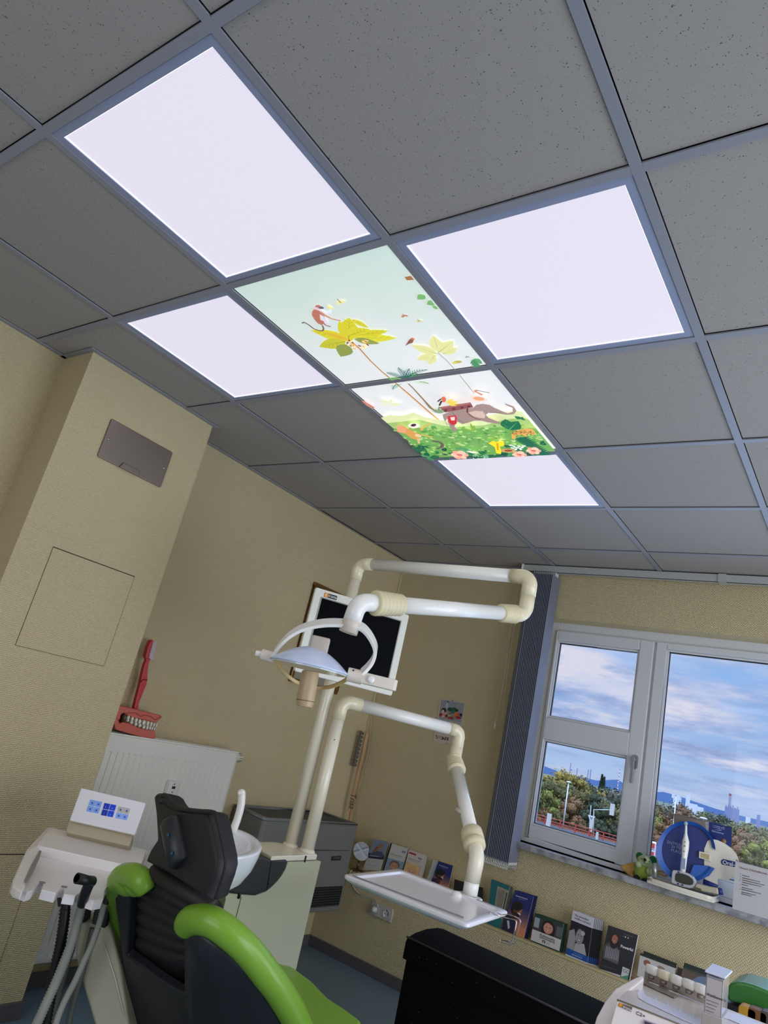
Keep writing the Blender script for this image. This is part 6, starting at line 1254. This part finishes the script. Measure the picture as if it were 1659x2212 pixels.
# clear display box with lettering
bx_ = thing('display_box', 'clear plastic box with white lid and printed card on the instrument table', 'display box', tuple(t7(1200, 590, ZT)))
l0, l1, l2, l3 = [onz(1260+x/4.158, 2050+y/4.158, ZT+.098) for x, y in ((1092, 208), (1275, 272), (1340, 212), (1160, 145))]
e1_ = (l1-l0); e2_ = (l3-l0)
bx0 = l0+e1_*.06+e2_*.06; E1 = e1_*.86; E2 = e2_*.86
clear = mat('clear_acrylic', (206, 208, 210), .12, coat=.5)
m = MB(); zb3 = ZT+.028; m.prism([V((p.x, p.y, zb3)) for p in (bx0, bx0+E1, bx0+E1+E2, bx0+E2)], (0, 0, .066)); bb_ = build('box', m, mat('acrylic_grey', (150, 150, 156), .08, coat=.8), bx_, bevel=.001)
m = MB(); m.prism([l0, l1, l2, l3], (0, 0, .004)); build('lid', m, mat('lid_white', (214, 218, 236), .3), bx_, bevel=.001)
f0_ = V((bx0.x, bx0.y, zb3)); on_ = V((e1_.y, -e1_.x, 0)).normalized()
m = MB(); m.prism([f0_+E1*.06+on_*.0004, f0_+E1*.92+on_*.0004, f0_+E1*.92+on_*.0004+V((0, 0, .062)), f0_+E1*.06+on_*.0004+V((0, 0, .062))], on_*.0006); cd_ = build('printed_card', m, mat('card_pinkish', (186, 176, 178), .5), bb_)
text('Wettbewerb', .0068, f0_+E1*.08+on_*.0016+V((0, 0, .030)), E1, (0, 0, 1), mat('black_print', (14, 12, 12), .5), cd_)
for z in (.022, .016, .010, .004): m = MB(); m.tube([f0_+E1*.12+on_*.0012+V((0, 0, z)), f0_+E1*(.5+z*14)+on_*.0012+V((0, 0, z))], .0006, 6); build('printed_line', m, gi, cd_)
m = MB(); g0_ = V((l0.x, l0.y, ZT))+e1_*.0; m.prism([g0_, g0_+e1_, g0_+e1_+e2_, g0_+e2_], (0, 0, .028)); build('base_block', m, mat('base_clear_grey', (176, 170, 164), .2, coat=.5), bx_, bevel=.0015)
# green stool and things behind the table
sto = thing('stool', 'green upholstered operator stool behind the instrument table at the right edge', 'stool', (1.62, 2.35, 0))
SY = 2.30
g_ = [(1570, 2136), (1577, 2124), (1590, 2120), (1605, 2121), (1630, 2128), (1659, 2140), (1690, 2158), (1700, 2175), (1659, 2181), (1610, 2170), (1575, 2164), (1568, 2150)]
m = MB(); m.prism([ony(u, v, SY) for u, v in g_], (0, .20, 0)); build('seat_cushion', m, mat('stool_green', (54, 118, 46), .3, coat=.3), sto, bevel=.03, seg=4)
sp_ = ony(1640, 2185, SY); m = MB(); m.rbox((sp_.x-.22, SY+.01, sp_.z-.06), (sp_.x+.12, SY+.28, sp_.z-.01), .05); build('seat_pan', m, blackp, sto, bevel=.004)
m = MB(); m.tube([(sp_.x-.05, SY+.15, .10), (sp_.x-.05, SY+.15, sp_.z-.05)], .025, 16); build('gas_column', m, chrome, sto)
for k in range(5):
    a = 2*PI*k/5; c = V((sp_.x-.05, SY+.15, .09)); e_ = c+V((.24*math.cos(a), .24*math.sin(a), -.04)); m = MB(); m.tube([c, e_], [.022, .014], 12); lg_ = build('leg', m, charcoal, sto); m = MB(); m.lathe([(.0, -.012), (.024, -.012), (.024, .012), (0, .012)], e_+V((0, 0, -.026)), (math.sin(a), -math.cos(a), 0), 16); build('caster', m, blackp, lg_)
for i, (u0, u1, v0, v1, c, lab) in enumerate(((1600, 1617, 2170, 2200, (190, 140, 34), 'yellow rounded packet under the green stool seat'), (1619, 1640, 2175, 2212, (120, 72, 28), 'brown and yellow striped packet under the green stool seat'), (1646, 1662, 2182, 2215, (82, 70, 62), 'grey brown box under the green stool at the frame edge'))):
    Yp = 2.2; a = ony(u0, v0, Yp); b = ony(u1, v1, Yp); t = thing('packet', lab, 'packet', (a.x, Yp, 0)); w_ = abs(b.x-a.x)+.02
    m = MB(); m.rbox((a.x-.006, Yp, .42), (a.x+w_, Yp+.05, a.z), .012, ax=1) if False else m.rbox((a.x-.006, Yp, 0), (a.x+w_, Yp+.05, a.z), .01, ax=1); build('wrapper', m, mat('packet_%d' % i, c, .5), t, bevel=.003)
# ================================================================== OUTSIDE THE WINDOW
GZ = -6.0
def far(u, v, dist):                                     # a spot in the view at a given ground distance
    d = ROT.transposed() @ V(((u-829.5)/FPX, (v-1106)/FPX, 1)); h = math.hypot(d.x, d.y); return CAM+d*(dist/h)
def a8(x, y): return (1150+x/7.541, 1620+y/7.541)
def b8(x, y): return (1410+x/6.663, 1680+y/6.663)
def polar(az, r, z=GZ): return V((CAM.x+r*math.sin(math.radians(az)), CAM.y+r*math.cos(math.radians(az)), z))
g = MB(); g.box((-900, 60, GZ-.5), (700, 2600, GZ)); struct('ground', g, mat('outdoor_grass', (66, 74, 44), .9, spots=(.2, (86, 80, 52), .4, .6)))
g = MB(); g.box((-60, 4.2, GZ), (60, 76, GZ+.03)); struct('bounce_ground', g, mat('pale_bounce_surface', (204, 200, 192), .9))  # added out of view: pale surface bouncing sky light up to the ceiling
rd = MB(); rd.prism([polar(-60, 96, GZ+.02), polar(30, 80, GZ+.02), polar(30, 106, GZ+.02), polar(-12, 111, GZ+.02), polar(-22, 116, GZ+.02), polar(-60, 150, GZ+.02)], (0, 0, .03)); struct('road', rd, mat('asphalt', (58, 58, 60), .85))
rng = random.Random(12)
bark = mat('bark', (60, 52, 44), .9)
def leafmat(n, c, c2):
    m = mat(n, c, .8, spots=(.55, c2, .38, .62), spec=.1); return m
kinds = [('dark green tree in the wood beyond the road', leafmat('leaf_dark', (78, 82, 58), (62, 66, 50)), 0), ('olive green tree in the wood beyond the road', leafmat('leaf_olive', (112, 104, 60), (92, 86, 54)), 0), ('golden autumn tree rising above the wood in the left pane', leafmat('leaf_gold', (146, 124, 60), (124, 110, 56)), 0),
         ('rust brown autumn tree in the wood beyond the road', leafmat('leaf_rust', (136, 98, 66), (112, 90, 60)), 0), ('bright yellow-green tree in the wood beyond the road', leafmat('leaf_lime', (134, 132, 60), (110, 110, 56)), 0), ('bare grey-brown tree in the wood beyond the road', leafmat('leaf_bare', (104, 94, 78), (88, 82, 68)), 1)]
protos = []
for kd, (lab, lm, bare) in enumerate(kinds):
    t = thing('tree', lab, 'tree', (0, 0, 0), 'trees of the wood: '+lab.split(' tree')[0])
    m = MB(); m.tube([(0, 0, 0), (.1, 0, 2.2), (0, .1, 5)], [.25, .2, .08], 8); 
    for k in range(9 if bare else 4):
        a = rng.uniform(0, 6.28); z = rng.uniform(1.6, 3.6); m.tube([(0, 0, z), (1.1*math.cos(a), 1.1*math.sin(a), z+1.3), (1.9*math.cos(a), 1.9*math.sin(a), z+2.9)], [.1, .06, .02], 5)
    build('trunk', m, bark, t)
    m = MB(); clumps = [(V((rng.uniform(-1.9, 1.9), rng.uniform(-1.9, 1.9), rng.uniform(1.2, 6.2))), rng.uniform(.8, 1.6)) for _ in range(22)]
    clumps = [(c*(1 if c.z < 4.5 else .999), r) for c, r in clumps if math.hypot(c.x, c.y)/2.6+abs(c.z-3.8)/4.4 < 1.05]
    for c, r in clumps:
        for _ in range(int((40 if bare else 120)*r)):
            d = V((rng.gauss(0, 1), rng.gauss(0, 1), rng.gauss(0, 1))).normalized(); p = c+d*r*rng.uniform(.55, 1.05); s = rng.uniform(.10, .26); u = V((rng.gauss(0, 1), rng.gauss(0, 1), rng.gauss(0, 1))).normalized(); w_ = d.cross(u)
            m.poly([p-u*s, p+w_*s*.8, p+u*s, p-w_*s*.8])
        if not bare: m.ell(c, (r*.62, r*.62, r*.62), 8, 5)
    build('crown', m, lm, t); protos.append(t)
used = [0]*6
def tree(az, r, s, kd, z=GZ-1.1):
    s = s+.15
    t = protos[kd] if not used[kd] else copy_tree(protos[kd]); used[kd] = 1; p = polar(az, r, z); t.location = p; t.rotation_euler = (0, 0, rng.uniform(0, 6.28)); t.scale = (s*rng.uniform(.95, 1.25), s*rng.uniform(.95, 1.25), s)
az = -34.0
while az < 8: tree(az, 119+rng.uniform(-1, 1), rng.uniform(.28, .42), rng.choice([1, 0, 4, 3]), GZ-.7); az += rng.uniform(1.0, 1.5)
az = -34.0
while az < 8:                                            # front row behind the railing
    kd = rng.choice([1, 1, 0, 4, 3, 1]) if az < -15 else rng.choice([1, 4, 3, 4, 1, 0]); tree(az, 121+rng.uniform(-1, 4), rng.uniform(.72, .95), kd); az += rng.uniform(1.5, 2.2)
az = -34.0
while az < 8:
    kd = rng.choice([0, 1, 5, 0, 1]) if az < -15 else rng.choice([3, 1, 3, 5, 4]); tree(az, 132+rng.uniform(-3, 5), rng.uniform(.92, 1.08) if az < -13 else rng.uniform(.88, 1.0), kd); az += rng.uniform(1.6, 2.3)
az = -34.0
while az < 8:
    kd = 2 if -21.5 < az < -17.2 else rng.choice([0, 1, 3, 5]); s = 1.24 if -21.5 < az < -17.2 else (1.12 if az < -13.2 else 1.04); tree(az, 148+rng.uniform(-4, 6), s*rng.uniform(.94, 1.04), kd); az += rng.uniform(1.6, 2.3)
az = -34.0
while az < 8:
    tree(az, 185+rng.uniform(-6, 10), rng.uniform(1.10, 1.2), rng.choice([0, 1, 0, 3])); az += rng.uniform(1.3, 2.1)
# poplars
pop = leafmat('leaf_poplar', (52, 62, 44), (44, 52, 40))
for k, (x, dx) in enumerate(((1140, 0), (1175, 0))):
    p = far(*a8(x, 400+k*40), 230); t = thing('poplar', ['slim dark poplar standing above the wood, left of its twin', 'shorter slim dark poplar above the wood, right of its twin'][k], 'tree', (p.x, p.y, GZ)); m = MB(); h = p.z-GZ
    for _ in range(900):
        z = rng.uniform(.15, 1); r = 1.0*math.sin(PI*min(1, z*.95))**.6*(1.15-z)+.12; a = rng.uniform(0, 6.28); c = V((p.x+r*math.cos(a), p.y+r*math.sin(a), GZ+z*h)); s = .3; u = V((rng.gauss(0, 1), rng.gauss(0, 1), 1)).normalized(); w_ = V((math.sin(a), -math.cos(a), 0)); m.poly([c-u*s, c+w_*s*.6, c+u*s, c-w_*s*.6])
    m.tube([(p.x, p.y, GZ), (p.x, p.y, p.z-1)], [.5, .1], 8); build('foliage', m, pop, t)
# red railing
rl = thing('railing', 'orange-red metal railing along the road below the wood', 'railing', tuple(polar(-18, 113)))
rm_ = mat('railing_red', (176, 66, 46), .5)
P0 = [far(*a8(-250, 1110), 113.5), far(*a8(0, 1165), 113.5), far(*a8(690, 1355), 111.5), far(*a8(1380, 1545), 110), far(*a8(2100, 1730), 108.5), far(*a8(3200, 2020), 106)]
P0 = [V((p.x, p.y, GZ+.05)) for p in P0]; Ln = smooth(P0, 3)
for h in (1.05, .62): m = MB(); m.tube([p+V((0, 0, h)) for p in Ln], .055, 6); build('rail', m, rm_, rl)
m = MB()
for i in range(len(Ln)-1):
    m.prism([Ln[i]+V((0, 0, .12)), Ln[i+1]+V((0, 0, .12)), Ln[i+1]+V((0, 0, .5)), Ln[i]+V((0, 0, .5))], (0, .02, 0))
mm = bpy.data.materials.new('railing_mesh'); mm.use_nodes = True; _nt = mm.node_tree; _b = _nt.nodes['Principled BSDF']; _b.inputs['Base Color'].default_value = lin((170, 66, 46)); _w = _nt.nodes.new('ShaderNodeTexWave'); _w.inputs['Scale'].default_value = 1.2; _t2 = _nt.nodes.new('ShaderNodeTexCoord'); _nt.links.new(_t2.outputs['Object'], _w.inputs['Vector']); _r = _nt.nodes.new('ShaderNodeMath'); _r.operation = 'GREATER_THAN'; _r.inputs[1].default_value = .35; _nt.links.new(_w.outputs['Fac'], _r.inputs[0]); _nt.links.new(_r.outputs[0], _b.inputs['Alpha'])
build('mesh_infill', m, mm, rl)
for i in range(0, len(Ln)): m = MB(); m.box(Ln[i]-V((.07, .07, .05)), Ln[i]+V((.07, .07, 1.1))); build('post', m, rm_, rl)
# street furniture
pole_m = mat('galvanised_pale', (206, 204, 200), .5); boxm = mat('signal_cream', (196, 190, 176), .5)
def pole(name, lab, cat, base, top, d, r=.09):
    b = far(*base, d); t_ = far(*top, d); b = V((b.x, b.y, min(b.z, GZ+.2))); t = thing(name, lab, cat, (b.x, b.y, GZ)); m = MB(); m.tube([V((b.x, b.y, GZ)), t_], [r, r*.7], 8); build('mast', m, pole_m, t); return t, t_
t, p = pole('street_lamp', 'tall white street lamp standing at the red railing in the left pane', 'street lamp', a8(495, 1280), a8(592, 525), 113, .11)
m = MB(); m.ell(p, (.38, .25, .14), 12, 6); build('lamp_head', m, pole_m, t)
t, p = pole('street_lamp', 'distant floodlight mast above the brown trees in the right pane', 'street lamp', b8(320, 520), b8(335, 265), 118, .10)
for dx in (-.35, .35): m = MB(); m.box(p+V((dx-.22, -.1, -.35)), p+V((dx+.22, .1, .25))); build('floodlight', m, pole_m, t)
t, p = pole('street_lamp', 'low lamp head peeking out above the notepad in the right pane', 'street lamp', b8(735, 700), b8(730, 585), 95, .08)
m = MB(); m.ell(p, (.45, .25, .12), 12, 6); build('lamp_head', m, pole_m, t)
t, p = pole('road_sign', 'triangular yield sign seen from behind beyond the railing', 'road sign', a8(915, 1420), a8(955, 900), 112, .05)
c = far(*a8(958, 1130), 111.9); m = MB(); m.prism([c+V((-.55, 0, .5)), c+V((.55, 0, .5)), c+V((0, 0, -.5))], (0, .05, 0)); sg = build('sign_plate', m, pole_m, t); m = MB(); m.prism([c+V((-.25, -.01, .30)), c+V((.25, -.01, .30)), c+V((0, -.01, -.12))], (0, -.02, 0)); build('sign_centre', m, mat('sign_grey', (130, 132, 134), .5), sg)
c = far(*a8(957, 1240), 111.9); m = MB(); m.box(c-V((.22, .1, .75)), c+V((.22, .1, .75))); build('control_box', m, boxm, t)
t, p = pole('traffic_light', 'traffic signal hanging on a horizontal arm in front of the wood', 'traffic light', a8(1000, 1360), a8(1000, 972), 116, .06)
q_ = far(*a8(1290, 975), 116); m = MB(); m.tube([p, q_], .05, 6); build('arm', m, pole_m, t); c = far(*a8(1300, 972), 116); m = MB(); m.box(c-V((.30, .15, .8)), c+V((.30, .15, .8))); build('signal_back', m, boxm, t)
for k, (x, y, w_, h, lab) in enumerate(((68, 750, .22, .75, 'cream signal box at the left edge of the left pane'), (268, 1140, .30, .85, 'cream signal box at the left end of the railing'), (1052, 1420, .14, .65, 'narrow cream post at the right part of the railing'))):
    c = far(*a8(x, y), 110); t = thing('signal_box', lab, 'signal box', (c.x, c.y, GZ)); m = MB(); m.box(c-V((w_, .15, h)), c+V((w_, .15, h))); bb = build('housing', m, boxm, t); m = MB(); m.tube([V((c.x, c.y, GZ)), c], .05, 6); build('post', m, pole_m, t)
# bus
bp0, bp1 = far(*b8(-90, 935), 104), far(*b8(55, 945), 104); bb0 = far(*b8(45, 1140), 104); dv = (bp1-bp0).normalized(); hh = bp1.z-bb0.z
bt = thing('bus', 'red and white bus end visible left of the blue disc', 'bus', (bp1.x, bp1.y, GZ)); ux_ = V((dv.x, dv.y, 0)).normalized(); uy_ = V((-ux_.y, ux_.x, 0)); Bo = V((bp1.x, bp1.y, bb0.z))
def bx3(x0, x1, y0, y1, z0, z1, M_=None): return (x0, y0, z0), (x1, y1, z1)
MB_ = Matrix.Translation(Bo) @ Matrix((ux_, uy_, V((0, 0, 1)))).transposed().to_4x4()
m = MB(); m.box((-3, 0, 0), (0, 2.5, hh), MB_); body_ = build('body', m, mat('bus_white', (206, 200, 198), .4), bt, bevel=.08)
m = MB(); m.box((-3, -.03, hh-.7), (-.2, 0, hh-.1), MB_); m.box((-3, -.03, .1), (-.2, 0, .5), MB_); build('red_stripe', m, mat('bus_red', (196, 60, 44), .4), body_)
for k in range(2): m = MB(); m.box((-2.8+k*1.4, -.03, .75), (-1.6+k*1.4, 0, hh-.8), MB_); build('window', m, mat('bus_window', (70, 76, 80), .2), body_)
# far skyline
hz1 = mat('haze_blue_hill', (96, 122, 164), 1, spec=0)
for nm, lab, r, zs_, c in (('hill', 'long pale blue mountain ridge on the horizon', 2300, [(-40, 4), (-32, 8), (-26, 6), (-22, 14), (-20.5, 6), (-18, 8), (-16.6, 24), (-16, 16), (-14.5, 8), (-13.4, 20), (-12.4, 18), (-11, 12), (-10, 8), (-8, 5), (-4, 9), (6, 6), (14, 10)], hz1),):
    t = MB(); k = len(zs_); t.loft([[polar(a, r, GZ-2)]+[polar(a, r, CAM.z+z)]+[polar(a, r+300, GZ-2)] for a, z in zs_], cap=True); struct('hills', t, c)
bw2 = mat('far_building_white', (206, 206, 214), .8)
def tower(name, lab, top, bot, w_, dist, mt, cat='building'):
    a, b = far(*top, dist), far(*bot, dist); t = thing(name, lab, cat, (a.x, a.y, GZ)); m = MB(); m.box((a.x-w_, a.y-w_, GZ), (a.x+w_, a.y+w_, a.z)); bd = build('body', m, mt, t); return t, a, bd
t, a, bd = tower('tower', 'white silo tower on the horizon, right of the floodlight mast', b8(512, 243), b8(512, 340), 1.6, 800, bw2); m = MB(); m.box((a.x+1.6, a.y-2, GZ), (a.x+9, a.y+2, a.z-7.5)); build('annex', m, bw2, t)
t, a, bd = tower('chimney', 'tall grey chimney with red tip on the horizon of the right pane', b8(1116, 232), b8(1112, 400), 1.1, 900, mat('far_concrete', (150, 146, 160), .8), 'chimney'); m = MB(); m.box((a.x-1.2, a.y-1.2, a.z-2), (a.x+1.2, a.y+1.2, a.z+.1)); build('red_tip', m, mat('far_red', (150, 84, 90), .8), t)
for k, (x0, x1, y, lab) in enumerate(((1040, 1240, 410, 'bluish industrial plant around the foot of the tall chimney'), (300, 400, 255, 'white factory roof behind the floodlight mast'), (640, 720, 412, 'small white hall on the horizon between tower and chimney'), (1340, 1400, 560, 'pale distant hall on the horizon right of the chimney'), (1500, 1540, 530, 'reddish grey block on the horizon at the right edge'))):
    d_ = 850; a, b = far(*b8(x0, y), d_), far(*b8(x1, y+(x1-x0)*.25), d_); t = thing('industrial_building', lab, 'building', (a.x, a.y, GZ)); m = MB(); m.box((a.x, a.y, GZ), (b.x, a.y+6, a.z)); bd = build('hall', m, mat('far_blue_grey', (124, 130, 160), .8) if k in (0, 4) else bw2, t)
    if k == 0:
        for j in range(6): m = MB(); xx = a.x+(b.x-a.x)*(j+.5)/6; m.box((xx-.5, a.y, a.z), (xx+.5, a.y+1, a.z+rng.uniform(.8, 3))); build('stack', m, mat('far_blue_grey', (124, 130, 160), .8), bd)
for k, (x, y0_, y1_, lab) in enumerate(((630, 215, 330, 'leftmost dark mast above the golden trees'), (735, 295, 360, 'short thin mast above the golden trees'), (915, 320, 400, 'left one of two masts close together above the golden trees'), (955, 315, 420, 'right one of two masts close together above the golden trees'))):
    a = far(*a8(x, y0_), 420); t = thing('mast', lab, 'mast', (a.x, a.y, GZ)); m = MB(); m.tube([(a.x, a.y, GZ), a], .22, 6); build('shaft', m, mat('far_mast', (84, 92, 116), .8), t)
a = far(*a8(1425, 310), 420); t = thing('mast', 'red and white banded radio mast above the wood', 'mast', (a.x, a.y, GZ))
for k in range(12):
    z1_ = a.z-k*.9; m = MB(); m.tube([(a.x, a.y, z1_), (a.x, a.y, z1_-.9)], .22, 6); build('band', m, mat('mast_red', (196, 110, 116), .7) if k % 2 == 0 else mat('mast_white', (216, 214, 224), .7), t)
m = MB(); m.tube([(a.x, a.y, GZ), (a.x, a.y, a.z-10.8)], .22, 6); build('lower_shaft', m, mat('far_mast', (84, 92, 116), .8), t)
# ================================================================== LIGHT AND SKY
def world():
    w = bpy.data.worlds.new('sky'); scn.world = w; w.use_nodes = True; nt = w.node_tree; N = nt.nodes; L = nt.links; bg = N['Background']
    tc = N.new('ShaderNodeTexCoord'); sp = N.new('ShaderNodeSeparateXYZ'); L.new(tc.outputs['Generated'], sp.inputs[0])
    def M(op, a, b=None, c=None):
        n = N.new('ShaderNodeMath'); n.operation = op
        for i, q in enumerate((a, b, c)):
            if q is None: continue
            if isinstance(q, (int, float)): n.inputs[i].default_value = q
            else: L.new(q, n.inputs[i])
        return n.outputs[0]
    z = M('MAXIMUM', sp.outputs['Z'], .0); zz = M('ADD', z, .09)
    cx = N.new('ShaderNodeCombineXYZ'); L.new(M('DIVIDE', sp.outputs['X'], zz), cx.inputs[0]); L.new(M('DIVIDE', sp.outputs['Y'], zz), cx.inputs[1])
    n1 = N.new('ShaderNodeTexNoise'); n1.inputs['Scale'].default_value = .62; n1.inputs['Detail'].default_value = 8; n1.inputs['Roughness'].default_value = .55; n1.inputs['Distortion'].default_value = .35; L.new(cx.outputs[0], n1.inputs['Vector'])
    n2 = N.new('ShaderNodeTexNoise'); n2.inputs['Scale'].default_value = 1.5; n2.inputs['Detail'].default_value = 7; n2.inputs['Roughness'].default_value = .6; mp = N.new('ShaderNodeMapping'); mp.inputs['Location'].default_value = (7, 3, 1); L.new(cx.outputs[0], mp.inputs[0]); L.new(mp.outputs[0], n2.inputs['Vector'])
    rb = N.new('ShaderNodeValToRGB'); e = rb.color_ramp.elements; e[0].position = 0; e[0].color = lin((176, 200, 236)); e[1].position = .35; e[1].color = lin((118, 176, 240)); e.new(.08).color = lin((150, 186, 236)); L.new(sp.outputs['Z'], rb.inputs['Fac'])
    rc = N.new('ShaderNodeValToRGB'); e = rc.color_ramp.elements; e[0].position = .36; e[0].color = lin((128, 152, 200)); e[1].position = .62; e[1].color = lin((218, 218, 236)); e.new(.49).color = lin((164, 182, 224)); L.new(n2.outputs['Fac'], rc.inputs['Fac'])
    cv = N.new('ShaderNodeMapRange'); cv.inputs['From Min'].default_value = .40; cv.inputs['From Max'].default_value = .56; L.new(n1.outputs['Fac'], cv.inputs['Value'])
    hz = N.new('ShaderNodeMapRange'); hz.inputs['From Min'].default_value = .0; hz.inputs['From Max'].default_value = .07; hz.inputs['To Min'].default_value = .25; L.new(sp.outputs['Z'], hz.inputs['Value'])
    mx = N.new('ShaderNodeMix'); mx.data_type = 'RGBA'; L.new(M('MULTIPLY', cv.outputs[0], hz.outputs[0]), mx.inputs[0]); L.new(rb.outputs['Color'], mx.inputs[6]); L.new(rc.outputs['Color'], mx.inputs[7]); L.new(mx.outputs[2], bg.inputs['Color'])
    up = N.new('ShaderNodeMapRange'); up.inputs['From Min'].default_value = .3; up.inputs['From Max'].default_value = .6; up.inputs['To Min'].default_value = 1.0; up.inputs['To Max'].default_value = SKY_UP; L.new(sp.outputs['Z'], up.inputs['Value']); L.new(up.outputs[0], bg.inputs['Strength'])
SKY_UP = 7.0; FILL_SIDE = 54; FILL_REAR = 25
world()
def fill_light(name, loc, rot, sx, sy, power, c):
    l = bpy.data.lights.new(name, 'AREA'); l.shape = 'RECTANGLE'; l.size = sx; l.size_y = sy; l.energy = power; l.color = c
    o = bpy.data.objects.new(name, l); col.objects.link(o); o.location = loc; o.rotation_euler = rot; return o
fill_light('fill_light_side', (XR+.18, 1.75, 1.11), (0, PI/2, 0), 1.95, 2.85, FILL_SIDE, (.93, .96, 1))  # added area light behind the unseen side opening, brightens walls and ceiling
fill_light('fill_light_rear', (1.1, YB-.18, 1.52), (PI/2, 0, PI), 2.15, 1.4, FILL_REAR, (.95, .97, 1)).rotation_euler = (-PI/2, 0, PI) if False else (PI/2, 0, 0)  # added area light behind the unseen rear opening, brightens back wall and pillar
vs = scn.view_settings; vs.view_transform = 'Standard'; vs.look = 'None'; vs.gamma = 1; vs.use_curve_mapping = False; vs.exposure = 0
